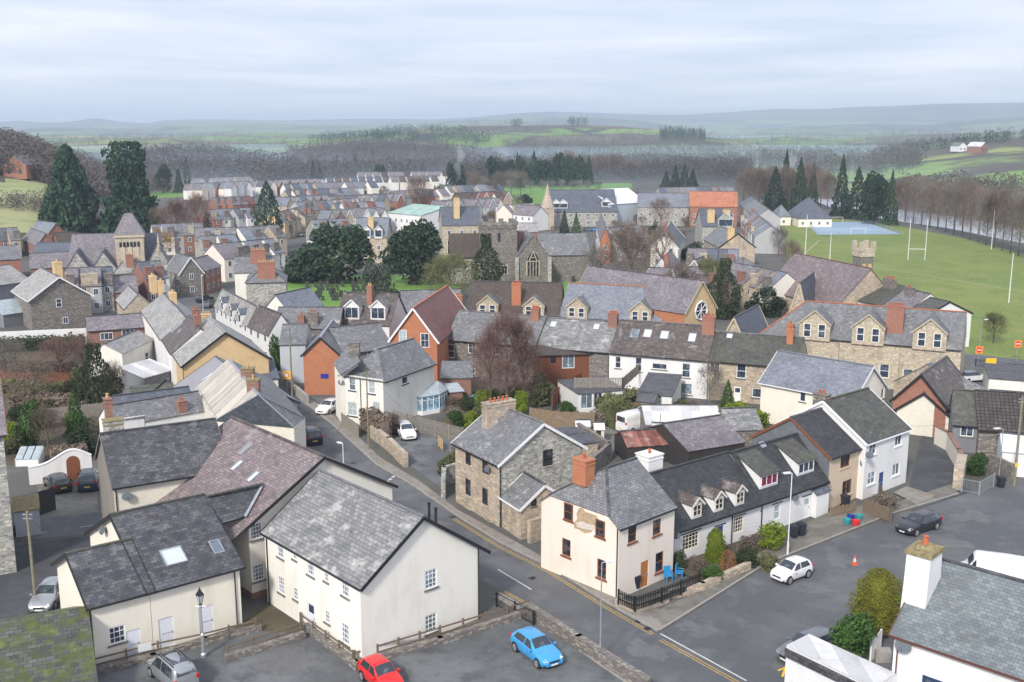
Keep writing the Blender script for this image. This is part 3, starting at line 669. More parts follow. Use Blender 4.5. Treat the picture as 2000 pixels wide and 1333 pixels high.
def sheet(name, pts, z, mat, pix=True, kind='structure', label=None, thick=None):
    q = [P(p[0], p[1], z) if pix else V((p[0], p[1], z)) for p in pts]
    m = MB()
    ar = sum(q[i].x*q[(i+1) % len(q)].y-q[(i+1) % len(q)].x*q[i].y for i in range(len(q)))
    if ar < 0: q = q[::-1]
    if thick: m.prism([p-V((0, 0, thick)) for p in q], (0, 0, thick))
    else: m.poly(q)
    o = m.build(name, mat)
    o['kind'] = kind
    return o
# ================================================================ buildings near the camera
G9 = '3x3'
house('cream_house', 'big cream rendered house with a lichen patched slate roof above the car park fence', (708, 1299, 0), (523, 1176, 0), (951, 1216, 0), 5.5, 9.0,
      'cream', 'slate_lichen', gm='glass_pale', ov=0.3, vg=0.3, ovA=0.16, ovC=0.8, barge='black_paint', ridge='slate_grey', pipes=[(953, 1150), (524, 1100)],
      wins=[(842, 1131, 1.0, 1.35, '3x4'), (842, 1218, 1.0, 1.35, '3x4'), (547, 1066, 0.85, 1.1, '3x3'), (575, 1084, 0.5, 0.6, '2x2'), (606, 1100, 0.85, 1.1, '3x3'), (637, 1128, 0.5, 0.6, '2x2'), (674, 1150, 0.85, 1.15, '3x3'),
            (549, 1143, 0.85, 1.3, '3x4'), (577, 1160, 0.55, 0.9, '2x3'), (607, 1188, 0.95, 2.1, 'doorg', 'door_white', 'glass'), (639, 1205, 0.6, 0.9, '2x3'), (674, 1238, 0.9, 1.45, '3x4')],
      rt=0.14)
# purple roofed range behind it, sharing the line of its end wall
_u = (P(523, 1176)-P(708, 1299)).normalized(); _w = V((_u.y, -_u.x, 0)); _b = P(523, 1176)
pz = lambda au, aw, z: (lambda q: (1000+F*q.x/(q.y*cp-(q.z-CH)*sp), 666.5-F*(q.y*sp+(q.z-CH)*cp)/(q.y*cp-(q.z-CH)*sp)))(_b+_u*au+_w*aw+V((0, 0, z)))
_A = pz(1.2, -0.6, 0)+(0,); _B = pz(15.6, -0.6, 0)+(0,); _C = pz(1.2, 12.2, 0)+(0,)
house('cream_wing', 'long cream range with a purple slate roof and three rooflights, between two darker slate roofs', _A, _B, _C, 6.0, 9.75,
      'cream', 'slate_purple', gm='glass_pale', ov=0.3, vg=0.35, ovA=2.2, barge='black_paint', ridge='slate_brown', plinth='dull_brick',
      wins=[(481, 1043, 0.95, 1.25, '4x4'), (484, 1125, 0.95, 1.3, '4x4')], skys=[(463, 910, 0.62, 1.15), (495, 932, 0.62, 1.15), (480, 877, 0.7, 1.4, 'membrane')], rt=0.13)
house('slate_roofed_house', 'pebbledashed end house with a dark slate roof, brick stack and cream painted brick front', (221, 947), (446, 912), 8.4, 6.85, 9.95,
      'cream_brick', 'slate_dark', ov=0.3, vg=0.15, wall2='pebbledash', barge='sill_grey', ridge='slate_dark', pipes=[(229, 1000)], dishes=[(247, 968, 0.42)],
      chims=[(222, 838, 1.5, 1.0, 0.75, 'stone_grey', 0, 'terracotta', 'lichen_cap'), (214, 832, 0.55, 0.75, 2.3, 'dull_brick', 1, 'pot_buff')])
house('cream_outbuilding', 'low cream building with mossy dark roof and wide rooflight beside the ornate lamp post', (292, 1150), (467, 1103), 12.8, 4.5, 7.8,
      'cream_yellow', 'slate_dark', ov=0.3, vg=0.3, barge='black_paint', ridge='slate_moss', pipes=[(459, 1150)], dishes=[(208, 1034, 0.42)],
      wins=[(324, 1217, 1.0, 2.1, 'door', 'door_white'), (403, 1210, 1.0, 2.1, 'door', 'door_white')],
      skys=[(339, 1087, 1.5, 1.5), (423, 1069, 0.75, 1.25, 'glass_pale')])
house('cream_end_building', 'lowest cream building with a moss edged slate roof stepping down beside the telegraph pole', (177, 1180), (291, 1150.3), 8.2, 4.5, 6.6,
      'cream_yellow', 'slate_dark', ov=0.3, vg=0.3, barge='black_paint', ridge='slate_moss', wins=[(229, 1240, 1.05, 1.2, '3x3'), (259, 1228, 0.9, 1.9, 'door', 'door_white')])
_r = [o for o in C.objects if o.name.startswith('cream_outbuilding')][0]; _M = Matrix.Rotation(-_r.rotation_euler[2], 3, 'Z'); _f = lambda px, py, z: _M@(P(px, py, z)-V(_r.location))
_l = MB().slab([_f(514, 945, 7.7), _f(479, 1009, 6.2), _f(430, 1023, 6.2), _f(402, 970, 7.8)], .12).build('link_roof', 'slate_dark', _r); MB().beam(_f(405, 969, 7.86), _f(514, 945, 7.8), .26, .1).build('ridge_tiles', 'slate_moss', _l); MB().beam(_f(514, 945, 7.75), _f(479, 1009, 6.28), .22, .05).build('valley_flashing', 'lead', _l); MB().beam(_f(479, 1011, 6.1), _f(432, 1023, 6.12), .12, .12).build('gutter', 'black_paint', _l)
# little slate roofed sheds behind the pebbledashed house
def shed(nm, lb, A, B, D, e, r, wall, roof, **k): return house(nm, lb, A, B, D, e, r, wall, roof, ov=0.15, vg=0.1, gutter=None, cat=k.pop('cat', 'outbuilding'), **k)
shed('slate_outbuilding', 'outbuilding with purplish slate roof next to a stub of red brick chimney', (222, 832), (404, 800), 4.5, 4.6, 6.2, 'white', 'slate_grey', chims=[(355, 800, 0.9, 0.8, 0.9, 'dull_brick', 1)])
shed('slate_outbuilding', 'outbuilding with blue grey slate roof and a small rooflight above the white panel', (232, 812), (380, 792), 4.5, 4.2, 5.9, 'dull_brick', 'slate_hip', skys=[(266, 806, 0.7, 0.9, 'glass_pale')])
rt_, c_ = mass('white_lean_to', 'white sheeted lean-to roof beside the little yellow topped brick stack', 'outbuilding', [P(234, 838, 4.6), P(283, 831, 4.6), P(281, 812, 6), P(234, 819, 6)], [[P(233, 838, 4.7), P(284, 831, 4.7), P(282, 811, 6.1), P(233, 818, 6.1)]], 'white', 'sheet_white')
# corner building on the bend of the street: hipped end with chamfered corner
R1, R2 = P(505, 772, 8.6), P(446, 701, 8.6)
e1, e2, e3, e4, e5 = P(420, 822, 5.4), P(574, 835, 5.2), P(596, 817, 5.2), P(531, 742, 5.2), P(380, 760, 5.4)
rt_, c_ = mass('corner_building', 'cream corner building on the street bend with pale battened roof slope and dark hipped end', 'building',
    [e1*.97+R1*.03, e2, e3, e4, e5], [[R1, e2, e1], [R1, e3, e2], [R1, R2, e4, e3], [R1, e1, e5, R2]], 'cream_brick', ['slate_hip', 'slate_grey', 'slate_grey', 'batten_light'])
m = MB()
for a, b in ((R1, e2), (R1, e3), (R1, R2), (R1, e1)): m.beam(V(a)-c_+V((0, 0, .05)), V(b)-c_+V((0, 0, .05)), 0.25, 0.08)
m.build('ridge_tiles', 'lead', rt_)
for (px, py, wx, wy, z) in ((485, 745, 1.3, 0.8, 9.4), (496, 768, 1.2, 0.9, 9.4)):
    q = P(px, py, 8.0)-c_; chimney(rt_, V((q.x, q.y, 8)), z, wx, wy, 'dull_brick', 1, 'pot_buff', cm='lichen_cap', zb=6.5)
house('membrane_roofed_house', 'gabled extension with bare grey roof membrane, three rooflights and slate blue edges', (360, 812, 3.4), (320, 770, 3.4), (535, 752, 3.4), 3.4, 7.3, 'grey_render', 'membrane', ov=0.3, vg=0.2, barge='navy_paint', ridge='slate_hip', gutter=None,
      skys=[(405, 737, 0.6, 1.7), (407, 749, 0.5, 1.2), (419, 754, 0.6, 1.8)], hip1=0)
lean('slate_blue_annexe', 'low annexe with a slate blue roof beside the yellow brick gable end', (470, 745), (543, 739), 5, 3.0, 4.6, 'cream_brick', 'slate_hip')
house('yellow_brick_hall', 'yellow brick building with a broad gable end and half green mossy roof', (358, 712), (333, 676), (525, 698), 5.6, 9.3, 'yellow_brick', 'slate_light', ov=0.35, vg=0.35, barge='black_paint', ridge='slate_light', pipes=[(361, 740)], wall2='yellow_brick')
# terrace running away up the street
house('end_terrace_house', 'terraced house with dark brown mossy slates next to the yellow brick gable', (336, 690), (318, 660), (440, 668), 5.6, 8.6, 'white', 'slate_brown', ov=0.2, vg=0.05, skys=[(346, 640, 0.6, 2.2)], chims=[(386, 634, 1.2, 0.9, 1.2, 'dull_brick', 2), (390, 622, 1.0, 1.3, 1.7, 'yellow_brick', 3, 'pot_buff')])
house('terraced_house', 'terraced house with streaky pale slates and dark brick stack up the street', (316, 662), (297, 634), (402, 640), 5.6, 8.4, 'white', 'slate_light', ov=0.2, vg=0.02, chims=[(366, 605, 1.2, 0.9, 1.4, 'dull_brick', 3)])
house('terraced_house', 'terraced house with streaky pale slates and yellow brick stack up the street', (297, 634), (277, 606), (382, 618), 5.6, 8.2, 'cream', 'slate_light', ov=0.2, vg=0.02, chims=[(338, 590, 2.4, 0.9, 1.4, 'yellow_brick', 4, 'pot_buff')])
house('terraced_house', 'far terraced house of the row with a grey metal flue up its dark gable', (243, 602), (227, 584), (292, 592), 5.4, 7.6, 'stone_warm', 'slate_light', ov=0.2, vg=0.1, chims=[(299, 558, 2.6, 1.0, 1.6, 'yellow_brick', 5, 'pot_buff'), (315, 566, 1.2, 0.9, 1.4, 'yellow_brick', 3, 'pot_buff')])
house('stone_gabled_house', 'dark stone house with scalloped white bargeboards and a yellow chimney behind the gardens', (58, 584), (28, 565), (180, 576), 5.8, 9.3, 'stone_dark', 'slate_light', ov=0.5, vg=0.5, barge='white_paint', gutter='white_paint',
      wins=[(115, 592, 0.95, 1.5, 'sash'), (128, 626, 0.9, 1.2, '2x1')], chims=[(113, 535, 1.4, 1.4, 2.0, 'yellow_brick', 4, 'pot_buff')])
lean('glazed_lean_to', 'green glazed lean-to on the left side of the dark stone house', (6, 615), (55, 608), 4, 2.4, 4.2, 'dark_render', 'glass_roof', group=None)
house('brick_extension', 'low red brick wing with two wide white windows next to the long white wall', (172, 646), (280, 638), 6, 3.3, 5.0, 'dull_brick', 'slate_mauve', ov=0.2, vg=0.1, wins=[(208, 657, 1.9, 1.2, '3x1'), (250, 650, 1.9, 1.2, '3x1')])
house('cream_lean_extension', 'small cream extension with a light tiled roof and one dark window in the back gardens', (238, 690), (300, 662), 5.0, 3.6, 4.9, 'cream', 'slate_light', ov=0.2, vg=0.1, wins=[(286, 698, 1.1, 1.5, '1x2', None, 'glass')], gutter=None)
lean('corrugated_shelter', 'grey curved corrugated shelter roof over the back yard beside the metal stairs', (282, 738), (338, 722), 4, 2.6, 3.6, 'dark_render', 'sheet_white')
o = shed('flat_roofed_store', 'flat roofed store covered in bright green moss beside the metal stairs', (262, 784), (348, 776), 8.0, 2.7, 2.75, 'grey_render', 'moss_green')
# tower-like stone building cut by the left edge
house('tall_stone_building', 'very tall grey stone building cut off by the left edge of the picture', (33, 1118, 0), (-150, 1150, 0), 12, 11.4, 14.5, 'stone_grey', 'slate_mauve', ov=0.25, vg=0.25, barge='dull_brick')
lean('whitewashed_shed', 'small whitewashed shed with a yellow lichened flat roof by the road', (27, 1001, 2.3), (76, 994, 2.3), 3.0, 2.3, 2.6, 'pale_blue', 'lichen_cap', ov=0.1)
house('moss_roofed_building', 'building in the bottom left corner whose slate roof is thick with green moss', (300, 1480, 2.0), (-160, 1570, 2.0), 9.6, 2.0, 4.6, 'stone_grey', 'moss_green', ov=0.2, vg=0.1, ridge='concrete', rt=0.14) if False else None
_a, _b2 = P(172, 1184, 4.2), P(-60, 1224, 4.2); _u2 = (_a-_b2).normalized(); _n2 = V((_u2.y, -_u2.x, 0)); _n2 = _n2 if _n2.y < 0 else -_n2
_n2 = V((_n2.x+_u2.x*0.02, _n2.y, 0))
mass('moss_roofed_building', 'building in the bottom left corner whose slate roof is thick with green moss', 'building',
     [_a+_n2*7.5-V((0, 0, 2.9)), _b2+_n2*7.5-V((0, 0, 2.9)), _b2-_n2*3.5-V((0, 0, 1.5)), _a-_n2*3.5-V((0, 0, 1.5))],
     [[_a, _b2, _b2+_n2*7.7-V((0, 0, 2.9)), _a+_n2*7.7-V((0, 0, 2.9))], [_a, _b2, _b2-_n2*3.7-V((0, 0, 1.5)), _a-_n2*3.7-V((0, 0, 1.5))]], 'stone_grey', 'moss_green', rt=0.15)
# ---------------------------------------------------------------- centre
house('stone_house', 'detached stone house with white verges and five red pots on its broad stone stack', (975, 904), (889, 862), (1127, 866), 5.9, -826, 'stone_warm', 'slate_grey', ov=0.3, vg=0.25, barge='white_paint', ridge='slate_grey', pipes=[(975, 960)], dishes=[(957, 915, 0.4)],
      chims=[(974, 812, 0.95, 3.1, 1.3, 'stone_warm', 5)], wall2='stone_grey', fm='dark_wood', gm='glass_dark',
      wins=[(914, 893, 0.95, 1.45, 'sash'), (947, 908, 0.95, 1.45, 'sash'), (914, 952, 0.95, 1.55, 'sash'), (947, 970, 0.95, 1.55, 'sash'), (1069, 894, 1.0, 1.5, 'sash'), (913, 999, 0.9, 0.6, '2x1'), (953, 1021, 0.9, 0.6, '2x1')], sill='stone_buff')
house('stone_porch_wing', 'little stone wing with its own slate gable and white verge against the detached stone house', (1017, 992), (980, 968), (1078, 957), 2.9, 4.6, 'stone_warm', 'slate_grey', ov=0.2, vg=0.15, barge='white_paint', gutter='white_paint',
      wins=[(1067, 998, 0.9, 2.0, 'door', 'door_brown'), (1042, 982, 0.5, 0.6, '1x1', 'dark_wood', 'glass_dark')])
house('peeling_corner_house', 'cream corner house with brown windows and a patch of fallen plaster on its street wall', (1209, 1030), (1318, 988), (1077, 969, 5.7), 5.7, 8.6, 'pink_cream', 'slate_grey', ov=0.18, vg=0.12, hip0=0.75, fm='brown_wood', gm='glass_dark', sill='brown_wood', ridge='slate_dark', pipes=[(1211, 1100)],
      wins=[(1111, 1000, 0.9, 1.35, 'sash'), (1173, 1033, 0.9, 1.35, 'sash'), (1106, 1070, 0.9, 1.4, 'sash'), (1175, 1112, 0.9, 1.5, 'sash'), (1235, 1044, 0.95, 1.25, 'sash'), (1283, 1030, 0.95, 1.25, 'sash'), (1259, 1112, 0.9, 2.1, 'door', 'door_orange'), (1288, 1098, 0.95, 1.6, 'sash')],
      chims=[(1140, 916, 1.05, 1.35, 0.75, 'orange_brick', 1)])
COT = dict(ov=0.25, vg=0.02, ridge='slate_black', gutter='black_paint', gm='glass_dark', fm='cream_paint', sill=False)
def lerp(a, b, t): return tuple(x+(y-x)*t for x, y in zip(a, b))
c0, c1 = (1318, 1034), (1617, 935); OPT['lintel'] = 1
house('white_cottage', 'white cottage with three small gabled dormers and many paned windows beside the peeling corner house', c0, lerp(c0, c1, 0.565), (1262, 960, 3.1), 3.1, 6.5, 'white_brick', 'slate_black', **COT, pipes=[(1428, 1040)], dishes=[(1326, 1044, 0.4)],
      wins=[(1349, 1057, 1.9, 1.35, '5x4'), (1406, 1040, 0.85, 2.0, 'door', 'door_blue'), (1442, 1025, 1.25, 1.4, '4x4')],
      chims=[(1268, 912, 1.7, 1.5, 1.1, 'white', 1)],
      dorms=[(px, py, 0.95, 0.95, 'gable', 'slate_brown', 'white', '2x2', 'cream_paint', 'glass_dark') for px, py in ((1361, 997), (1404, 984), (1445, 972))])
d0 = lerp(c0, c1, 0.565)
house('white_cottage', 'white cottage with two wide flat roofed dormers next to the beige house', d0, c1, 7.2, 3.1, 6.5, 'white_brick', 'slate_black', **COT, pipes=[(1479, 1010)], dishes=[(1548, 970, 0.4)],
      wins=[(1485, 1020, 0.9, 2.0, 'doorg', 'white_paint', 'glass_pale'), (1518, 1000, 0.85, 1.4, 'sash', 'white_paint', 'curtain'), (1576, 980, 0.9, 2.0, 'doorg', 'white_paint', 'curtain'), (1601, 975, 0.9, 1.5, '1x1', 'white_paint')],
      skys=[(1489, 869, 0.6, 0.6, 'lead')],
      dorms=[(1502, 937, 2.2, 0.95, 'shed', 'slate_moss', 'white', '3x1', 'white_paint', 'red_curtain'), (1574, 912, 2.2, 0.95, 'shed', 'slate_moss', 'white', '3x1', 'white_paint', 'glass')])
OPT.clear(); lean('slate_porch', 'small slate porch on the right end of the white cottages', (1596, 965), (1620, 957), 1.2, 2.3, 3.2, 'white', 'slate_hip', ov=0.15)
house('beige_house', 'beige house with brown windows and a slate hung gable between white cottage and white house', (1621, 892), (1690, 868), 8.6, 5.1, 7.9, 'beige', 'slate_black', ov=0.25, vg=0.12, wall2='slate_hung', barge='brown_wood', fm='brown_wood', gm='glass_dark', sill='beige', pipes=[(1685, 920)], dishes=[(1679, 903, 0.42)],
      wins=[(1651, 897, 1.5, 1.35, '2x1'), (1654, 952, 1.5, 1.4, '2x1'), (1627, 968, 0.9, 2.0, 'door', 'door_brown')], chims=[(1612, 792, 0.9, 1.4, 1.2, 'stone_dark', 2)])
house('white_house', 'white two storey house with blue door and mossy ridge beside the tarmac yard', (1692, 865), (1777, 836), 9.6, 5.6, 8.7, 'white', 'slate_moss', ov=0.2, vg=0.12, barge='white_paint', gutter='white_paint', ridge='moss_green', sill='white_paint', dishes=[(1702, 888, 0.42)],
      wins=[(1705, 871, 1.2, 1.2, '2x2'), (1755, 857, 1.2, 1.2, '2x1'), (1702, 934, 1.3, 1.2, '2x2', None, 'glass_pale'), (1750, 917, 1.3, 1.2, '2x1', None, 'glass_pale'), (1721, 938, 0.85, 2.0, 'door', 'door_blue')])
house('new_cream_house', 'newly rendered cream house with a smooth blue grey roof behind the beige house', (1668, 778), (1487, 744), (1744, 757), 5.0, -715, 'cream_yellow', 'slate_blue', ov=0.3, vg=0.25, barge='white_paint', gutter='white_paint', ridge='slate_blue',
      wins=[(1568, 772, 0.75, 1.35, '1x1'), (1724, 769, 0.7, 1.2, '1x1')])
house('white_villa', 'cream villa with slate hipped roof and conservatory beside the street', (748, 742), (848, 707), (664, 731), 5.9, 8.6, 'cream', 'slate_grey', ov=0.3, vg=0.15, hip0=1, ridge='slate_grey', pipes=[(705, 770)], dishes=[(669, 746, 0.42)], sill='navy_paint',
      wins=[(688, 751, 0.95, 1.5, 'sash', None, 'glass_pale'), (726, 757, 0.95, 1.5, 'sash', None, 'curtain'), (688, 799, 1.4, 1.7, '2x2', None, 'curtain'), (735, 799, 1.1, 1.7, 'sash', None, 'curtain'), (791, 743, 1.2, 0.9, '1x1', None, 'glass')])
house('villa_side_block', 'taller left block of the cream villa with a square rendered stack', (664, 731), (700, 690), (653, 712), 6.2, 7.7, 'cream', 'slate_grey', ov=0.2, vg=0.1, chims=[(690, 700, 1.1, 1.1, 1.5, 'stone_dark', 0)]) if False else None
rt_, c_ = mass('villa_side_block', 'narrow cream block on the left of the villa with a grey rendered chimney', 'building', [P(653, 710, 6.5), P(664, 731, 6.0), P(700, 712, 7), P(700, 690, 7), P(668, 690, 7)], [[P(651, 711, 6.5), P(664, 733, 6.0), P(704, 706, 8.0), P(694, 686, 8.2), P(672, 686, 7.6)]], 'cream', 'slate_grey')
q = P(692, 697, 7.6)-c_; chimney(rt_, V((q.x, q.y, 7.6)), 9.3, 1.3, 0.9, 'stone_dark', 0, zb=6)
house('orange_brick_building', 'orange brick building with a small blue plaque on its blank end wall', (592, 691), (618, 656), (664, 686), 5.6, 7.8, 'orange_brick', 'slate_grey', ov=0.3, vg=0.2, barge='black_paint', ridge='lead')
house('slate_cross_range', 'long slate roof joining the orange brick building to the red gabled house', (672, 690), (768, 678), 9, 5.2, 7.9, 'dark_render', 'slate_grey', ov=0.2, vg=0.1, wins=[(725, 686, 1.2, 0.9, '1x1')])
house('red_gabled_house', 'tall red brick villa with a steep gable, white verges and a reddish brown roof', (764, 660), (835, 610), (852, 664), 6.6, -601, 'orange_brick', 'tile_red', ov=0.35, vg=0.35, barge='white_paint', ridge='terracotta', wins=[(787, 658, 1.1, 1.9, '2x2', None, 'curtain'), (830, 665, 1.2, 2.0, '2x2')])
# long back terrace
t0, t1 = (871, 661), (1540, 715)
tp = lambda k: lerp(t0, t1, k)
BT = dict(ov=0.25, vg=0.03, ridge='slate_grey', detail=True)
house('terraced_house', 'stone terraced house under smooth grey slates behind the red twigged birch', tp(0), tp(0.26), 9, 5.3, 8.6, 'stone_dark', 'slate_grey', **BT, wins=[(880, 686, 1.2, 2.0, '1x2'), (922, 680, 1.2, 1.6, '2x2'), (921, 720, 1.1, 1.6, '2x2'), (968, 685, 1.1, 1.3, '2x2')], chims=[(1046, 622, 1.2, 0.9, 1.3, 'red_brick', 4)])
house('terraced_house', 'terraced house with two small rooflights in pale lichened slates above the wooden cabin', tp(0.262), tp(0.475), 9, 5.2, 8.4, 'stone_dark', 'slate_lichen', **BT, skys=[(1081, 634, 0.9, 1.1), (1165, 639, 0.9, 1.1)], chims=[(1199, 635, 1.3, 0.9, 1.5, 'dull_brick', 4)])
house('terraced_house', 'white walled terraced house with four rooflights in a dark speckled roof', tp(0.477), tp(0.765), 9, 5.3, 8.9, 'white', 'slate_brown', **BT, skys=[(1240, 652, 1.1, 1.5, 'glass_pale'), (1265, 652, 1.1, 1.4), (1298, 655, 1.1, 1.4), (1352, 660, 1.0, 1.5)],
      wins=[(1207, 708, 0.8, 1.6, 'sash'), (1247, 712, 0.9, 1.9, 'sash'), (1288, 716, 2.0, 0.8, '1x1'), (1340, 724, 1.1, 1.9, 'sash'), (1340, 760, 1.6, 1.5, '1x1', None, 'glass_pale')], chims=[(1392, 648, 1.6, 1.0, 1.9, 'red_brick', 3)])
house('terraced_house', 'stone terraced house with a mottled brown roof, half hidden by the new cream house', tp(0.767), tp(1.03), 9, 5.3, 8.2, 'stone_warm', 'slate_moss', **BT, skys=[(1425, 657, 0.8, 0.9)], wins=[(1396, 718, 1.3, 1.5, '2x1'), (1448, 722, 1.2, 1.9, '1x2'), (1440, 770, 0.9, 2.0, 'doorg', 'white_paint', 'glass'), (1478, 768, 1.2, 1.2, '1x1')], chims=[(1543, 668, 0.8, 0.8, 1.6, 'orange_brick', 1)])
lean('wooden_cabin', 'brown timber clad cabin with white double doors behind the birch', (1050, 694), (1172, 690), 3.2, 4.7, 5.2, 'cabin_wood', 'tile_brown', ov=.35, wins=[(1110, 706, 1.7, 1.9, '2x1', None, 'glass_pale'), (1081, 704, 0.9, 1.0, '1x1', 'brown_wood', 'glass_dark')], cat='cabin')
# big stone terrace with gables, right
q0, q1 = (1556, 655), (1878, 682)
qp_ = lambda k: lerp(q0, q1, k)
GB = lambda px, py: (px, py, 3.4, 1.9, 'gable', 'slate_grey', 'stone_buff', '2x2', 'dressed', 'glass')
BG = dict(ov=0.2, vg=0.03, ridge='terracotta', sill='dressed', detail=True, surround='dressed')
def bigwins(l): return [(x, y, 1.25, 1.9, 'sash', None, 'glass') for x, y in l]
house('gabled_stone_villa', 'stone villa with an attic gable and hipped left end in the grand terrace', qp_(-0.22), qp_(0.26), 10, 6.3, 10.4, 'stone_buff', 'slate_grey', hip0=1, **BG, chims=[(1543, 655, 0.9, 0.9, 1.5, 'orange_brick', 1)],
      dorms=[(1590, 660, 3.9, 1.9, 'gable', 'slate_grey', 'stone_buff', 'twin', 'white_paint', 'glass')])
house('gabled_stone_villa', 'middle stone villa of the grand terrace with a tall brick stack on its right', qp_(0.262), qp_(0.63), 10, 6.3, 10.4, 'stone_buff', 'slate_grey', **BG, chims=[(1757, 645, 2.2, 1.0, 3.2, 'red_brick', 5)],
      wins=bigwins([(1727, 725)]), dorms=[(1694, 672, 3.9, 1.9, 'gable', 'slate_grey', 'stone_buff', 'twin', 'white_paint', 'glass')])
house('gabled_stone_villa', 'right hand stone villa of the grand terrace with sash windows below its gable', qp_(0.632), qp_(1.0), 10, 6.3, 10.4, 'stone_buff', 'slate_grey', **BG,
      wins=bigwins([(1773, 735), (1848, 742)]), dorms=[(1814, 682, 3.9, 1.9, 'gable', 'slate_grey', 'stone_buff', 'twin', 'white_paint', 'glass')])
# white row beside the playing field
r0, r1 = (1677, 586), (1807, 617)
house('cream_cottage', 'cream cottage with dark mossy slates beside the playing field', r0, lerp(r0, r1, .37), (1702, 560), 5.2, 7.9, 'cream', 'slate_moss', ov=0.2, vg=0.02, wins=[(1706, 600, 1.0, 1.5, '2x3')], chims=[(1738, 562, 2.6, 0.9, 1.5, 'stone_dark', 5)])
house('pink_cottage', 'pale pink cottage in the middle of the row beside the playing field', lerp(r0, r1, .37), lerp(r0, r1, .72), 9, 5.2, 7.9, 'pink_cream', 'slate_mauve', ov=0.2, vg=0.02, wins=[(1729, 607, 0.9, 1.5, '1x2'), (1741, 604, 0.9, 1.1, '1x2')], chims=[(1776, 576, 1.6, 0.9, 1.2, 'stone_dark', 2)])
house('white_gable_house', 'tall white house whose blank gable end stands over the playing field', (1807, 617), lerp(r0, r1, .72), (1903, 612), 5.6, -589, 'white', 'slate_moss', ov=0.25, vg=0.1, barge='black_paint')
# red brick and white workshops in the right middle
house('brick_workshop', 'brick workshop with a ribbed brown roof behind the tarmac yard', (1745, 778), (1796, 742), (1852, 790), 3.9, 7.2, 'red_brick', 'slate_brown', ov=0.3, vg=0.3, barge='black_paint', hip1=0)
house('white_workshop', 'white gabled workshop with mauve roof at the head of the tarmac yard', (1752, 797), (1772, 775), (1847, 820), 2.9, 5.1, 'cream_brick', 'slate_mauve', ov=0.3, vg=0.25, barge='black_paint')
house('mossy_cottage', 'dark low cottage with green moss on its roof and one white window', (1862, 826), (1912, 830), 6, 3.2, 6.2, 'dark_render', 'slate_moss', ov=0.2, vg=0.1, wins=[(1889, 837, 1.3, 1.2, '2x1')], ridge='moss_green')
house('pantiled_cottage', 'cottage with a brown pantiled roof and pale lead flashing behind the telegraph pole', (1913, 834), (2040, 842), 7, 3.2, 6.4, 'stone_dark', 'tile_pan', ov=0.3, vg=0.15)
house('hipped_slate_house', 'streaky grey hipped roof house at the junction by the no entry signs', (1876, 772), (1926, 760), 9, 3.6, 6.6, 'stone_warm', 'slate_lichen', ov=0.2, vg=0.1, hip1=1, ridge='lead')
shed('flat_roofed_shop', 'flat roofed shop with a dark fascia and cream front by the junction', (1932, 738), (2040, 746), 9, 3.8, 3.85, 'cream', 'felt', wins=[(1965, 770, 5, 1.0, '5x1', 'dark_wood', 'glass_blue')], cat='shop')
shed('white_garage', 'white garage with a pale roof at the right edge behind the gates', (1958, 880), (2060, 890), 6, 2.6, 3.6, 'white', 'metal_white')
# house with new grey slates, bottom right
A_, B_ = (1748, 1234, 5.2), (2100, 1352, 5.2)
house('white_slate_house', 'white house in the bottom right corner with new slates and tapering white stack', A_, B_, 9.8, 5.2, 8.4, 'white', 'slate_new', ov=0.25, vg=0.25, gutter='door_brown', barge='door_brown', ridge='slate_dark', rt=0.13, pipes=[(1752, 1290)], dishes=[(1768, 1258, 0.5)], wins=[(1820, 1345, 1.2, 1.3, '2x1', 'door_blue')])
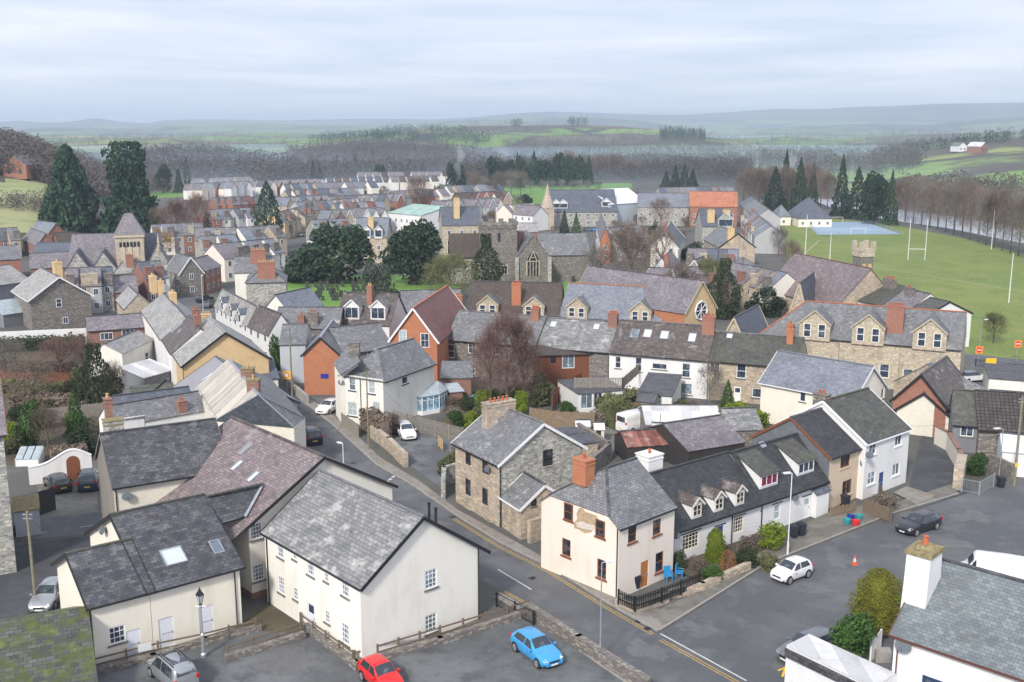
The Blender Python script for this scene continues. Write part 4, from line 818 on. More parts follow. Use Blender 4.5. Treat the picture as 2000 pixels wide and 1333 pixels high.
# ================================================================ land
def interp(tab, u):
    if u <= tab[0][0]: return tab[0][1]
    for (a, b), (c, d) in zip(tab, tab[1:]):
        if u <= c: return b+(d-b)*(u-a)/(c-a)
    return tab[-1][1]
def sm(t): t = max(0.0, min(1.0, t)); return t*t*(3-2*t)
RANGES = [
    (9500, 5600, 1e9, [(-3000, 236), (0, 246), (60, 241), (110, 243), (160, 240), (205, 234), (250, 240), (300, 243), (330, 238), (450, 236), (580, 237), (700, 234), (850, 235), (940, 230), (1000, 224), (1060, 221), (1200, 225), (1330, 227), (1420, 222), (1500, 217), (1600, 218), (1700, 214), (1800, 210), (2000, 209), (5000, 205)]),
    (6200, 3600, 7200, [(-3000, 250), (0, 256), (120, 250), (250, 252), (400, 246), (520, 243), (640, 246), (760, 246), (900, 238), (1050, 231), (1150, 230), (1250, 238), (1330, 252), (1400, 262), (1500, 252), (1650, 244), (1800, 246), (1900, 236), (2000, 232), (5000, 230)]),
    (3600, 2300, 4300, [(-3000, 262), (0, 266), (150, 262), (300, 268), (450, 262), (560, 258), (640, 262), (700, 268), (800, 300), (1250, 300), (1400, 290), (1480, 284), (1560, 287), (1650, 300), (1700, 310), (5000, 310)]),
    (2950, 2350, 3400, [(-3000, 282), (0, 276), (200, 267), (320, 271), (430, 266), (560, 269), (700, 282), (1100, 292), (1220, 278), (1330, 270), (1420, 273), (1520, 267), (1640, 271), (1760, 263), (1900, 260), (2050, 256), (5000, 250)]),
    (2200, 1480, 2700, [(-3000, 290), (0, 284), (120, 278), (230, 271), (330, 270), (430, 276), (520, 280), (570, 276), (640, 270), (700, 266), (760, 258), (880, 251), (960, 247), (1050, 246), (1120, 245), (1200, 247), (1280, 254), (1350, 266), (1420, 276), (1480, 284), (1560, 296), (1620, 330), (5000, 330)]),
    (1450, 950, 1750, [(-3000, 300), (200, 296), (300, 292), (420, 294), (500, 300), (560, 296), (620, 284), (700, 276), (780, 276), (860, 284), (950, 298), (1050, 330), (5000, 330)]),
    (1250, 620, 1900, [(-3000, 400), (1560, 400), (1640, 330), (1720, 305), (1800, 290), (1880, 278), (1950, 272), (2050, 264), (2300, 240), (5000, 230)]),
    (540, 290, 900, [(-3000, 190), (-600, 235), (-150, 262), (0, 278), (60, 292), (110, 312), (170, 342), (230, 368), (300, 388), (340, 420), (5000, 420)]),
]
def hfun(x, y):
    r = math.hypot(x, y)
    if y < 5 or r < 240: return 0.0
    u = 1000+F*x/y; best = 0.0
    for r0, r1, r2, tab in RANGES:
        if r <= r1: continue
        H = CH+(258-interp(tab, u))/F*r0
        if H <= 0: continue
        k = sm((r-r1)/(r0-r1))
        if r > r2: k *= 1-0.85*sm((r-r2)/(r2*0.35))
        nz_ = noise.noise(V((x/(r0*.12), y/(r0*.12), r0*0.01)))*0.3 if r < r0*0.97 else 0
        best = max(best, H*k*(1+nz_))
    return best
def ground_at(px, py, lim=9400):
    d = ray(px, py); t = 60.0; c = V((0, 0, CH))
    while t < lim*1.1:
        q = c+d*t
        if q.z <= hfun(q.x, q.y): break
        t *= 1.004
    return V((q.x, q.y, hfun(q.x, q.y)))
# materials for the open land
def fieldmat(name, cols, scale, hedge, woods, wthr):
    m, t, b = newmat(name)
    tcn = nd(t, 'ShaderNodeTexCoord'); mp = nd(t, 'ShaderNodeMapping'); mp.inputs['Scale'].default_value = (1/scale, 1/scale*0.8, 0); mp.inputs['Rotation'].default_value = (0, 0, 0.4); L_(t, tcn.outputs['Object'], mp.inputs[0])
    v = nd(t, 'ShaderNodeTexVoronoi'); v.inputs['Scale'].default_value = 1; v.inputs['Randomness'].default_value = 0.8; L_(t, mp.outputs[0], v.inputs['Vector'])
    v2 = nd(t, 'ShaderNodeTexVoronoi', feature='DISTANCE_TO_EDGE'); v2.inputs['Scale'].default_value = 1; v2.inputs['Randomness'].default_value = 0.8; L_(t, mp.outputs[0], v2.inputs['Vector'])
    s = nd(t, 'ShaderNodeSeparateColor'); L_(t, v.outputs['Color'], s.inputs[0])
    rp = nd(t, 'ShaderNodeValToRGB'); rp.color_ramp.interpolation = 'CONSTANT'; el = rp.color_ramp.elements
    while len(el) < len(cols): el.new(0.5)
    for i, c in enumerate(cols): el[i].position = i/len(cols); el[i].color = rgb(c)
    L_(t, s.outputs[0], rp.inputs[0])
    mr = nd(t, 'ShaderNodeMapRange'); mr.inputs[1].default_value = 0.02; mr.inputs[2].default_value = 0.05; mr.inputs[3].default_value = 1; mr.inputs[4].default_value = 0; L_(t, v2.outputs[0], mr.inputs[0])
    mxn = nd(t, 'ShaderNodeMix', data_type='RGBA'); L_(t, mr.outputs[0], mxn.inputs[0]); L_(t, rp.outputs[0], mxn.inputs[6]); mxn.inputs[7].default_value = rgb(hedge)
    c = noise_mix(t, mxn.outputs[2], woods, 1/(scale*1.6), wthr, wthr+0.04, fac=0.95, detail=6)
    c = noise_mix(t, c, tuple(x*0.6 for x in woods), 1/35., 0.5, 0.62, fac=0.35)
    L_(t, c, b.inputs['Base Color']); b.inputs['Roughness'].default_value = 1
fieldmat('fields', [(0.15, 0.26, 0.05), (0.19, 0.29, 0.07), (0.25, 0.30, 0.09), (0.13, 0.23, 0.05), (0.32, 0.30, 0.14), (0.17, 0.28, 0.06), (0.14, 0.12, 0.07)], 210, (0.06, 0.065, 0.05), (0.085, 0.075, 0.065), 0.53)
fieldmat('far_fields', [(0.16, 0.22, 0.09), (0.22, 0.22, 0.12), (0.12, 0.17, 0.08), (0.20, 0.25, 0.10), (0.14, 0.12, 0.11)], 420, (0.06, 0.065, 0.06), (0.075, 0.075, 0.075), 0.52)
fieldmat('moor', [(0.17, 0.12, 0.11), (0.14, 0.125, 0.10), (0.19, 0.14, 0.12)], 900, (0.13, 0.11, 0.09), (0.10, 0.10, 0.07), 0.55)
ground('pale_grass', (0.27, 0.30, 0.12), (0.33, 0.32, 0.18), (0.15, 0.19, 0.07), 0.02, 0.08)
ground('wood_floor', (0.07, 0.06, 0.045), (0.06, 0.065, 0.035), (0.05, 0.045, 0.035), 0.02, 0.1)
def make_land():
    NA, NR = 520, 270; a0, a1 = R(-72), R(72); r0, r1 = 12.0, 15000.0; v = []; f = []; mi = []
    rs = [r0*(r1/r0)**(j/NR) for j in range(NR+1)]
    for j in range(NR+1):
        for i in range(NA+1):
            a = a0+(a1-a0)*i/NA; x, y = rs[j]*math.sin(a), rs[j]*math.cos(a); v.append((x, y, hfun(x, y) if y > 0 else 0))
    for j in range(NR):
        for i in range(NA):
            k = j*(NA+1)+i; f.append((k, k+1, k+NA+2, k+NA+1))
            a = a0+(a1-a0)*(i+.5)/NA; r = rs[j]; x, y = r*math.sin(a), r*math.cos(a); u = 1000+F*x/y; z = v[k][2]
            if 1450 < r < 2350 and 1410 < u < 1610: q = 3
            elif r < 620 and not (u < 340 and z > 0.6): q = 0
            elif u < 340 and r < 560:
                q = 3 if (u < 150 and 3.0 < z < 15.5) else 4
            elif r < 950: q = 4 if u < 1500 else 1
            elif r > 7600 or (r > 5600 and u > 900 and z > 110): q = 5
            elif r > 3300: q = 2
            elif r < 1440 and u < 1060: q = 4
            else: q = 1
            mi.append(q)
    me = bpy.data.meshes.new('hills_and_ground'); me.from_pydata(v, [], f)
    for n in ('town_ground', 'fields', 'far_fields', 'pale_grass', 'wood_floor', 'moor'): me.materials.append(MT[n])
    me.polygons.foreach_set('material_index', mi); me.polygons.foreach_set('use_smooth', [True]*len(f))
    o = bpy.data.objects.new('ground', me); C.objects.link(o); struct(o)
make_land()
# ================================================================ roads and surfaces
sheet('road', [(1470, 1345), (1300, 1246), (1180, 1178), (1070, 1106), (985, 1062), (900, 1006), (820, 946), (740, 900), (690, 860), (640, 812), (600, 780), (575, 755), (560, 735), (548, 712), (530, 690),
               (480, 650), (440, 622), (425, 600), (418, 580), (370, 560), (340, 575), (345, 600), (375, 625), (400, 655), (450, 700), (520, 775), (560, 830), (590, 870), (640, 925), (720, 985), (900, 1110), (1040, 1190), (1250, 1345)], 0.012, 'tarmac')
sheet('yard_road', [(1285, 1238), (1490, 1108), (1745, 1007), (1880, 962), (2100, 905), (2300, 1100), (2200, 1500), (1700, 1500), (1458, 1342)], 0.008, 'tarmac')
sheet('tarmac_drive', [(1776, 950), (1800, 850), (1838, 858), (1872, 900), (1868, 945), (1900, 960), (1780, 1000)], 0.02, 'tarmac_dark')
sheet('left_road', [(-100, 1075), (0, 1060), (200, 1040), (420, 1010), (420, 960), (180, 992), (0, 1020), (-100, 1030)], 0.010, 'tarmac')
sheet('left_lane', [(-100, 1085), (180, 1045), (330, 1100), (200, 1330), (-100, 1330)], 0.006, 'tarmac_dark')
sheet('parking_forecourt', [(70, 942), (190, 930), (190, 1000), (85, 1012)], 0.014, 'gravel')
sheet('car_park', [(-100, 1345), (180, 1312), (500, 1232), (620, 1240), (700, 1300), (1030, 1195), (1140, 1260), (1300, 1360), (1300, 1600), (-300, 1600)], 0.016, 'car_park')
sheet('verge', [(455, 1225), (540, 1172), (600, 1215), (700, 1302), (640, 1250), (500, 1240)], 0.010, 'soil')
# pavements stand a kerb high
def pavement(pts, mat='paving', h=0.12): return sheet('pavement', pts, h, mat, thick=h+0.05)
pavement([(1305, 1222), (1186, 1158), (1077, 1092), (1060, 1088), (975, 1040), (893, 995), (820, 940), (742, 893), (700, 853), (655, 815), (612, 783), (592, 770), (588, 782), (606, 795), (648, 828), (692, 868), (736, 908), (812, 952), (895, 1010), (980, 1062), (1076, 1110), (1186, 1178), (1270, 1222), (1285, 1232)], 'paving')
pavement([(1210, 1172), (1290, 1190), (1480, 1100), (1560, 1035), (1660, 1008), (1740, 985), (1860, 945), (1872, 965), (1745, 1003), (1500, 1100), (1290, 1232), (1210, 1190)], 'gravel', 0.114)
pavement([(975, 1160), (1040, 1196), (1130, 1255), (1260, 1345), (1240, 1345), (1110, 1255), (1030, 1200), (965, 1165)], 'concrete', 0.10)
sheet('gravel_forecourt', [(1450, 1080), (1620, 1000), (1700, 985), (1760, 985), (1560, 1045), (1480, 1100)], 0.135, 'gravel')
sheet('concrete_slab', [(1745, 962), (1770, 950), (1828, 968), (1790, 985)], 0.14, 'paving')
sheet('yard', [(1000, 830), (1130, 800), (1230, 800), (1300, 900), (1240, 905), (1130, 860)], 0.01, 'gravel')
sheet('gravel_drive', [(770, 850), (860, 830), (885, 865), (870, 960), (830, 930), (760, 880)], 0.018, 'car_park')
sheet('side_yard', [(590, 775), (660, 765), (665, 815), (640, 815)], 0.01, 'car_park')
sheet('lawn', [(880, 780), (960, 765), (1010, 800), (950, 815), (880, 800)], 0.012, 'lawn')
sheet('lawn', [(1180, 800), (1440, 790), (1500, 810), (1480, 850), (1300, 830)], 0.012, 'lawn')
sheet('garden_soil', [(870, 790), (960, 800), (940, 850), (860, 850)], 0.014, 'soil')
sheet('garden_soil', [(1310, 1110), (1330, 1085), (1480, 1030), (1500, 1070), (1380, 1140)], 0.15, 'soil')
sheet('back_gardens', [(-200, 690), (230, 670), (350, 770), (240, 830), (190, 900), (20, 910), (-200, 900)], 0.02, 'soil')
sheet('church_lawn', [(540, 560), (590, 542), (760, 535), (900, 560), (900, 600), (540, 600)], 0.02, 'grass_bright')
sheet('church_lawn', [(960, 600), (1000, 540), (1080, 500), (1150, 512), (1160, 560), (1050, 600)], 0.03, 'grass_bright')
sheet('playing_field', [(1524, 428), (1600, 424), (1760, 442), (1880, 466), (2100, 522), (2500, 640), (2400, 800), (1985, 745), (1895, 700), (1700, 600), (1600, 570), (1540, 525)], 0.02, 'grass')
sheet('sports_court', [(1572, 434), (1690, 434), (1762, 458), (1596, 459)], 0.06, 'court_blue')
sheet('park_green', [(985, 362), (1232, 358), (1240, 380), (1150, 392), (985, 402)], 0.02, 'grass_bright')
sheet('church_street', [(1082, 470), (1130, 455), (1230, 512), (1215, 530), (1150, 515), (1090, 495)], 0.025, 'tarmac')
sheet('long_street', [(1478, 404), (1490, 404), (1500, 500), (1478, 500)], 0.022, 'tarmac')
sheet('field_green', [(260, 375), (360, 372), (372, 384), (265, 390)], 0.02, 'grass_bright')
m, t, b = newmat('water'); b.inputs['Base Color'].default_value = (0.35, 0.37, 0.40, 1); b.inputs['Roughness'].default_value = 0.12
sheet('river', [(1580, 388), (1640, 412), (1730, 429), (1850, 446), (2080, 492), (2500, 560), (2500, 500), (2080, 462), (1900, 428), (1760, 410), (1640, 390)], 0.03, 'water')
sheet('junction_road', [(1880, 690), (2080, 712), (2080, 735), (1900, 720)], 0.03, 'tarmac')
# painted lines
def line(pts, w, mat, z=0.017, dash=None, name='road_marking'):
    q = [P(a, b, z) for a, b in pts]; m = MB()
    for a, b in zip(q, q[1:]):
        d = b-a; L = d.length; d.normalize(); n = V((-d.y, d.x, 0))*w/2; s = 0.0
        while s < L:
            e = min(L, s+(dash[0] if dash else L)); m.poly([a+d*s-n, a+d*e-n, a+d*e+n, a+d*s+n]); s = e+(dash[1] if dash else 1)
    o = m.build(name, mat); struct(o)
def offs(pts, k):
    q = [P(a, b) for a, b in pts]; out = []
    for i, p in enumerate(q):
        d = (q[min(i+1, len(q)-1)]-q[max(i-1, 0)]).normalized(); r_ = p+V((-d.y, d.x, 0))*k; v = r_-V((0, 0, CH)); w_ = v.y*cp-v.z*sp
        out.append((1000+F*v.x/w_, 666.5-F*(v.y*sp+v.z*cp)/w_))
    return out
far_k = [(1285, 1236), (1186, 1180), (1076, 1112), (980, 1064), (895, 1012)]
near_k = [(975, 1158), (1040, 1193), (1130, 1252), (1262, 1345)]
for k in (0.32, 0.55): line(offs(far_k, k), 0.09, 'line_yellow')
for k in (0.28, 0.50): line(offs(near_k, k), 0.09, 'line_yellow')
line(offs([(1480, 1345), (1300, 1246)], 0.35), 0.09, 'line_yellow'); line(offs([(1480, 1345), (1300, 1246)], 0.6), 0.09, 'line_yellow'); line(offs([(1458, 1330), (1290, 1238)], 0.0), 0.12, 'line_white', z=0.02)
line([(972, 1112), (1038, 1152)], 0.11, 'line_white'); line([(748, 948), (770, 930)], 0.3, 'line_white', dash=(.5, .3)); line([(30, 1048), (92, 1039)], 0.1, 'line_white', z=0.02); line([(155, 1030), (185, 1026)], 0.1, 'line_white', z=0.02)
line([(1520, 1310), (1545, 1300)], 0.14, 'sign_yellow', z=0.02); line([(1528, 1322), (1536, 1300)], 0.14, 'sign_yellow', z=0.024)
line([(1385, 1195), (1410, 1210)], 0.5, 'line_white', z=0.02) if False else None
line([(1540, 525), (1600, 470), (1790, 480)], 0.15, 'line_white', z=0.04); line([(1700, 520), (2000, 570)], 0.15, 'line_white', z=0.04)
# kerb stones along the pavements
def kerb(pts, h=0.135):
    q = [P(a, b) for a, b in pts]; m = MB()
    for a, b in zip(q, q[1:]): m.beam(a+V((0, 0, h/2)), b+V((0, 0, h/2)), 0.16, h)
    struct(m.build('kerb', 'kerb_stone'))
kerb([(1285, 1234), (1186, 1179), (1076, 1111), (980, 1063), (895, 1011), (812, 953), (736, 909), (692, 869), (648, 829), (606, 796), (588, 783)])
kerb([(1288, 1233), (1500, 1101), (1745, 1004), (1872, 966)]); kerb([(975, 1161), (1040, 1197), (1130, 1256), (1256, 1345)])
# ================================================================ air
m = bpy.data.materials.new('haze_air'); m.use_nodes = True; t = m.node_tree; t.nodes.clear(); MT['haze_air'] = m
ov_ = nd(t, 'ShaderNodeOutputMaterial'); pv = nd(t, 'ShaderNodeVolumePrincipled'); pv.inputs['Color'].default_value = (0.68, 0.81, 1.0, 1); pv.inputs['Density'].default_value = 0.00017; pv.inputs['Anisotropy'].default_value = 0.2
L_(t, pv.outputs[0], ov_.inputs['Volume'])
o = MB().box((0, 5900, 134), (26000, 18400, 270)).build('haze', 'haze_air', uv=False); struct(o, 'stuff')
for n_, dn, cl_ in (('mist_air', 0.0013, (0.66, 0.81, 1.0, 1)), ('mist_thick', 0.0019, (0.80, 0.89, 1.0, 1))):
    m = bpy.data.materials.new(n_); m.use_nodes = True; t = m.node_tree; t.nodes.clear(); MT[n_] = m
    ov_ = nd(t, 'ShaderNodeOutputMaterial'); pv = nd(t, 'ShaderNodeVolumePrincipled'); pv.inputs['Color'].default_value = cl_; pv.inputs['Density'].default_value = dn; pv.inputs['Anisotropy'].default_value = 0.2
    L_(t, pv.outputs[0], ov_.inputs['Volume'])
# low mist lying in the valley: a lens with a domed, uneven top
def mist(cx, cy, rx, ry, zt, mt='mist_air'):
    n = 48; v = [(0, 0, zt)]; f = []; rows = [(0.35, 0.97), (0.6, 0.85), (0.8, 0.6), (0.93, 0.3), (1, 0.02)]
    for k, zz in rows:
        for i in range(n):
            a = 2*math.pi*i/n; kk = k*(1+0.08*math.sin(3*a+1)+0.05*math.sin(7*a)); v.append((rx*kk*math.cos(a), ry*kk*math.sin(a), zt*zz*(1+0.1*math.sin(5*a+k*9))))
    v += [(p[0], p[1], -2) for p in v[-n:]]; L = len(rows)
    for i in range(n): f.append((0, 1+i, 1+(i+1) % n))
    for j in range(L):
        for i in range(n): f.append((1+j*n+i, 1+(j+1)*n+i, 1+(j+1)*n+(i+1) % n, 1+j*n+(i+1) % n))
    f.append(tuple(range(1+L*n+n-1, L*n, -1)))
    me = bpy.data.meshes.new('valley_mist'); me.from_pydata(v, [], f); me.materials.append(MT[mt]); o = bpy.data.objects.new('valley_mist', me); C.objects.link(o); o.location = (cx, cy, 0); struct(o, 'stuff')
mist(0, 1420, 2200, 820, 14)
mist(-330, 1120, 420, 260, 9, 'mist_thick'); mist(250, 1500, 420, 230, 7, 'mist_thick'); mist(1100, 4300, 1300, 450, 20, 'mist_thick')

for i, (px, py, rr_, mt) in enumerate([(1255, 1268, 1.3, 'tarmac_worn'), (1345, 1225, 1.1, 'tarmac_worn'), (1585, 1150, 1.3, 'tarmac_worn'), (1640, 1096, 1.5, 'tarmac_worn'), (1900, 1010, 2.2, 'tarmac_worn'), (1850, 1060, 1.8, 'tarmac_worn'), (560, 1290, 2.0, 'tarmac_worn'), (1080, 1300, 1.6, 'tarmac_worn')]):
    g = P(px, py); q = random.Random(i); n_ = 26; sx_ = q.uniform(1.0, 2.2); an = q.uniform(0, 3); m = MB(); pts = []
    for k in range(n_):
        a = 2*math.pi*k/n_; r_ = rr_*(.62+.5*noise.noise(V((math.cos(a)*1.7, math.sin(a)*1.7, i*3.1)))+.12*q.random()); x, y = r_*math.cos(a)*sx_, r_*math.sin(a); pts.append((g.x+x*math.cos(an)-y*math.sin(an), g.y+x*math.sin(an)+y*math.cos(an), .021+i*.0005))
    struct(m.poly(pts).build('road_patch', mt))
for i, (px, py) in enumerate([(1248, 1214), (1266, 1228), (690, 905), (1040, 1130), (1520, 1128), (884, 1010), (1820, 1000)]):
    g = P(px, py); o = MB().box((g.x, g.y, .03), (.55, .42, .02), .8).build('drain_cover', 'black_paint'); struct(o)
# ================================================================ middle distance
def autowins(root, L, W, e, wm='white_paint', gm='glass', far=False, ends=False, step=2.9, surround=None, hh=1.25, ww=0.95):
    hx, hy = L/2, W/2; rz = root.rotation_euler[2]; M = Matrix.Rotation(-rz, 3, 'Z'); cl = M @ (V((0, 0, CH))-V(root.location))
    frs = [Frame((hx if s > 0 else -hx, s*hy, 0), (-s, 0, 0), (0, s, 0), L, e) for s in (-1, 1)]+[Frame((s*hx, (-hy if s > 0 else hy), 0), (0, s, 0), (s, 0, 0), W, e) for s in (-1, 1)]
    for i, fr in enumerate(frs):
        if (cl-fr.o).dot(fr.n) <= 3: continue
        if i > 1 and not ends: continue
        n = max(1, int(fr.len/step)); zs = [z for z in (1.45, 4.15, 6.9) if z+0.8 < e]
        for z in zs:
            for k in range(n):
                a = fr.len*(k+0.5)/n; m = MB(); rect(m, fr, a-ww/2, a+ww/2, z-hh/2, z+hh/2, -0.02, 0.05); o = m.build('window', wm, root, uv=False)
                m = MB()
                for q0, q1 in ((-ww/2+.1, -0.03), (0.03, ww/2-.1)): m.poly([fr.p(a+q0, z-hh/2+.1, 0.06), fr.p(a+q1, z-hh/2+.1, 0.06), fr.p(a+q1, z+hh/2-.1, 0.06), fr.p(a+q0, z+hh/2-.1, 0.06)])
                m.build('pane', gm, o, uv=False)
def Hs(name, label, A, B, Cc, e, r, wall, roof, aw=True, ends=False, **k):
    k.setdefault('gutter', None); k.setdefault('ov', 0.25); k.setdefault('vg', 0.2); k.setdefault('detail', False)
    root = house(name, label, A, B, Cc, e, r, wall, roof, **k)
    if aw:
        L, W = DIM[root.name]
        autowins(root, L, W, e, ends=ends)
    return root
def battlements(m, x0, x1, y0, y1, z, h=0.9, st=1.1):
    for (a, b, c, d) in ((x0, y0, x1, y0), (x1, y0, x1, y1), (x1, y1, x0, y1), (x0, y1, x0, y0)):
        L = math.hypot(c-a, d-b); n = max(3, int(L/st)//2*2+1)
        for i in range(0, n, 2):
            t = (i+.5)/n; m.box((a+(c-a)*t, b+(d-b)*t, z+h/2), (L/n if a != c else 0.5, L/n if b != d else 0.5, h))
# ---- parish church
g = P(975, 556); rz = 0.10
tw = thing('church', 'old stone parish church with battlemented tower and big traceried window among the graves', 'church', (g.x, g.y, 0), rz)
H_ = zat(g, 441); W2 = (P(1012, 556)-P(942, 556)).length/2
m = MB(); m.box((0, W2, H_/2), (2*W2, 2*W2, H_)); t_ = m.build('tower', 'stone_dark', tw)
m = MB(); battlements(m, -W2, W2, 0, 2*W2, H_); m.box((0, W2, H_-0.5), (2*W2+0.4, 2*W2+0.4, 0.3)); m.build('battlements', 'stone_dark', t_)
m = MB(); m.box((0, -0.03, H_*0.80), (0.5, 0.1, 2)); m.build('belfry_slit', 'black_paint', t_)
m = MB(); m.box((W2*0.2, -.03, 3.4), (2.4, 0.12, 2.2)); ww_ = m.build('window', 'stone_buff', t_)
m = MB(); [m.box((W2*.2+k*.7, -.1, 3.3), (.45, .06, 1.8)) for k in (-1, 0, 1)]; m.build('pane', 'glass_dark', ww_)
Wn = 2*W2
def gab(m, c, w, l, e, r, ax='y'):
    """gabled block, ridge along y from c"""
    m.prism([(c[0]-w/2, c[1], -.2), (c[0]+w/2, c[1], -.2), (c[0]+w/2, c[1], e), (c[0], c[1], r), (c[0]-w/2, c[1], e)], (0, l, 0))
def gabroof(m, c, w, l, e, r, ov=.3):
    s = (r-e)/(w/2)
    for k in (-1, 1): m.slab([(c[0]+k*(w/2+ov), c[1]-.2, e-ov*s+.15), (c[0]+k*(w/2+ov), c[1]+l+.2, e-ov*s+.15), (c[0], c[1]+l+.2, r+.15), (c[0], c[1]-.2, r+.15)], .15)
tc_ = Matrix.Rotation(-rz, 3, 'Z') @ (P(1041, 558)-g); eW = 6.6; wT = 7.4
m = MB(); gab(m, tc_, wT, 14, eW, eW+4.6); m.build('transept', 'stone_dark', tw)
m = MB(); gabroof(m, tc_, wT, 14, eW, eW+4.6); m.build('transept_roof', 'slate_grey', tw)
m = MB(); m.poly([(tc_.x-1.35, tc_.y-.06, 2.2), (tc_.x+1.35, tc_.y-.06, 2.2), (tc_.x+1.35, tc_.y-.06, 5.4), (tc_.x+.9, tc_.y-.06, 6.8), (tc_.x, tc_.y-.06, 7.9), (tc_.x-.9, tc_.y-.06, 6.8), (tc_.x-1.35, tc_.y-.06, 5.4)]); bw_ = m.build('great_window', 'glass_dark', tw)
m = MB()
for k in range(5): m.box((tc_.x-1.35+k*.675, tc_.y-.1, 3.9), (.14, .12, 3.4))
m.box((tc_.x, tc_.y-.1, 5.5), (2.8, .12, .16)); m.tube((tc_.x-.85, tc_.y-.1, 5.6), (tc_.x, tc_.y-.1, 7.8), .1, n=4); m.tube((tc_.x+.85, tc_.y-.1, 5.6), (tc_.x, tc_.y-.1, 7.8), .1, n=4); m.ring([(.45, 0), (.45, .1)], c=(tc_.x, tc_.y-.1, 6.3), n=8); m.tube((tc_.x-1.4, tc_.y-.1, 2.2), (tc_.x-1.4, tc_.y-.1, 5.5), .14, n=4); m.tube((tc_.x+1.4, tc_.y-.1, 2.2), (tc_.x+1.4, tc_.y-.1, 5.5), .14, n=4)
m.build('tracery', 'dressed', bw_)
m = MB(); m.box((tc_.x+8.5, tc_.y+9, 3.2), (10, 8, 6.4)); m.build('chancel', 'stone_dark', tw)
m = MB(); m.slab([(tc_.x+2, tc_.y+4.6, 6.2), (tc_.x+14, tc_.y+4.6, 6.2), (tc_.x+13.5, tc_.y+9, 10.8), (tc_.x+2, tc_.y+9, 10.8)], .2); m.slab([(tc_.x+2, tc_.y+13.4, 6.2), (tc_.x+14, tc_.y+13.4, 6.2), (tc_.x+13.5, tc_.y+9, 10.8), (tc_.x+2, tc_.y+9, 10.8)], .2); m.build('chancel_roof', 'slate_grey', tw)
m = MB(); m.box((-W2-3.2, W2+3, 3), (7, 9, 6)); m.build('nave', 'stone_grey', tw)
m = MB(); m.slab([(-W2-7, W2-2, 6), (-W2, W2-2, 6), (-W2, W2+3, 11), (-W2-7, W2+3, 11)], .2); m.slab([(-W2-7, W2+8, 6), (-W2, W2+8, 6), (-W2, W2+3, 11), (-W2-7, W2+3, 11)], .2)
nv_ = m.build('nave_roof', 'tile_brown', tw); m = MB(); m.slab([(W2, W2-3.2, 5.2), (tc_.x-wT/2-.3, W2-3.2, 5.2), (tc_.x-.8, W2+3, 11.4), (W2, W2+3, 11.4)], .2); m.build('crossing_roof', 'tile_red', tw)
for k in (-1, 1): MB().beam((tc_.x+k*(wT/2), tc_.y-.4, 0), (tc_.x+k*(wT/2), tc_.y-.1, 6.5), .8, .8).build('buttress', 'stone_grey', tw)
# ---- spire behind
g = P(1069, 448); sp_ = thing('church_spire', 'slender stone spire rising behind the parish church', 'spire', (g.x, g.y, 0)); k = zat(g, 406); tp_ = zat(g, 364)
w3 = (P(1081, 448)-P(1056, 448)).length/2
MB().box((0, 0, k/2), (2*w3, 2*w3, k)).build('tower', 'stone_warm', sp_); MB().ring([(w3*1.15, k), (w3*.55, k+(tp_-k)*.5), (.05, tp_+1)], n=8).build('spire', 'stone_warm', sp_)
# ---- victorian church on the left
g = P(259, 560); rz = 0.0; hc = thing('towered_chapel', 'Victorian stone church with a short slate capped tower and pointed gables', 'church', (g.x, g.y, 0), .3); kx = (P(300, 560)-P(259, 560)).length/41
H_ = zat(g, 459); Ht = zat(g, 419); W2 = 26*kx
m = MB(); m.box((0, W2, H_/2), (2*W2, 2*W2, H_)); t_ = m.build('tower', 'stone_buff', hc)
m = MB(); m.box((0, W2, H_-.3), (2*W2+.5, 2*W2+.5, .6)); m.build('cornice', 'dressed', t_)
m = MB(); a, b = W2+.3, W2*.28
q0 = [(-a, W2-a, H_), (a, W2-a, H_), (a, W2+a, H_), (-a, W2+a, H_)]; q1 = [(-b, W2-b*.6, Ht), (b, W2-b*.6, Ht), (b, W2+b*.6, Ht), (-b, W2+b*.6, Ht)]
for i in range(4): m.poly([q0[i], q0[(i+1) % 4], q1[(i+1) % 4], q1[i]])
m.poly(q1); m.build('tower_roof', 'slate_mauve', t_)
for k in (-1, 0, 1):
    MB().box((k*W2*.5, -.05, H_*.62), (.9, .15, 3.4)).build('louvre', 'dressed', t_); 
    for j in (-.3, .3): MB().box((k*W2*.5+j*1.3, -.05, H_-2.2), (.5, .12, 1.2)).build('lancet_window', 'glass_dark', t_)
for (x, w, e_, r_) in ((164, 5.4, 4.2, 8.4), (211, 5.4, 4.2, 8.2), (310, 3.6, 6.0, 9.6)):
    gx = (x-259)*kx; n_ = 'gable_bay'
    m = MB(); gab(m, (gx, -2 if x < 250 else -1), w, 7, e_, r_); bay = m.build(n_, 'stone_grey', hc)
    m = MB(); gabroof(m, (gx, -1.9 if x < 250 else -.9), w, 7, e_, r_, 0.1); m.build('bay_roof', 'slate_hip', bay)
    for j, hh in ((-.26, 2.3), (0, 3.6), (.26, 2.3)):
        m = MB(); m.box((gx+j*w, (-2.05 if x < 250 else -1.05), 1.6+hh/2), (w*.11+.3, .2, hh)); wo_ = m.build('lancet_window', 'dressed', bay); m = MB(); m.box((gx+j*w, (-2.18 if x < 250 else -1.18), 1.7+hh/2), (w*.09, .1, hh-.5)); m.build('pane', 'glass_dark', wo_)
MB().ring([(.45, 7.5), (.4, 9), (.05, 11.6)], n=6, c=(53*kx, -.8, 0)).build('spirelet', 'stone_buff', hc)
x0 = -100*kx; m = MB(); m.box((x0/2-1.6, 8, 2.2), (-x0-3, 13, 4.4)); m.build('nave', 'stone_grey', hc)
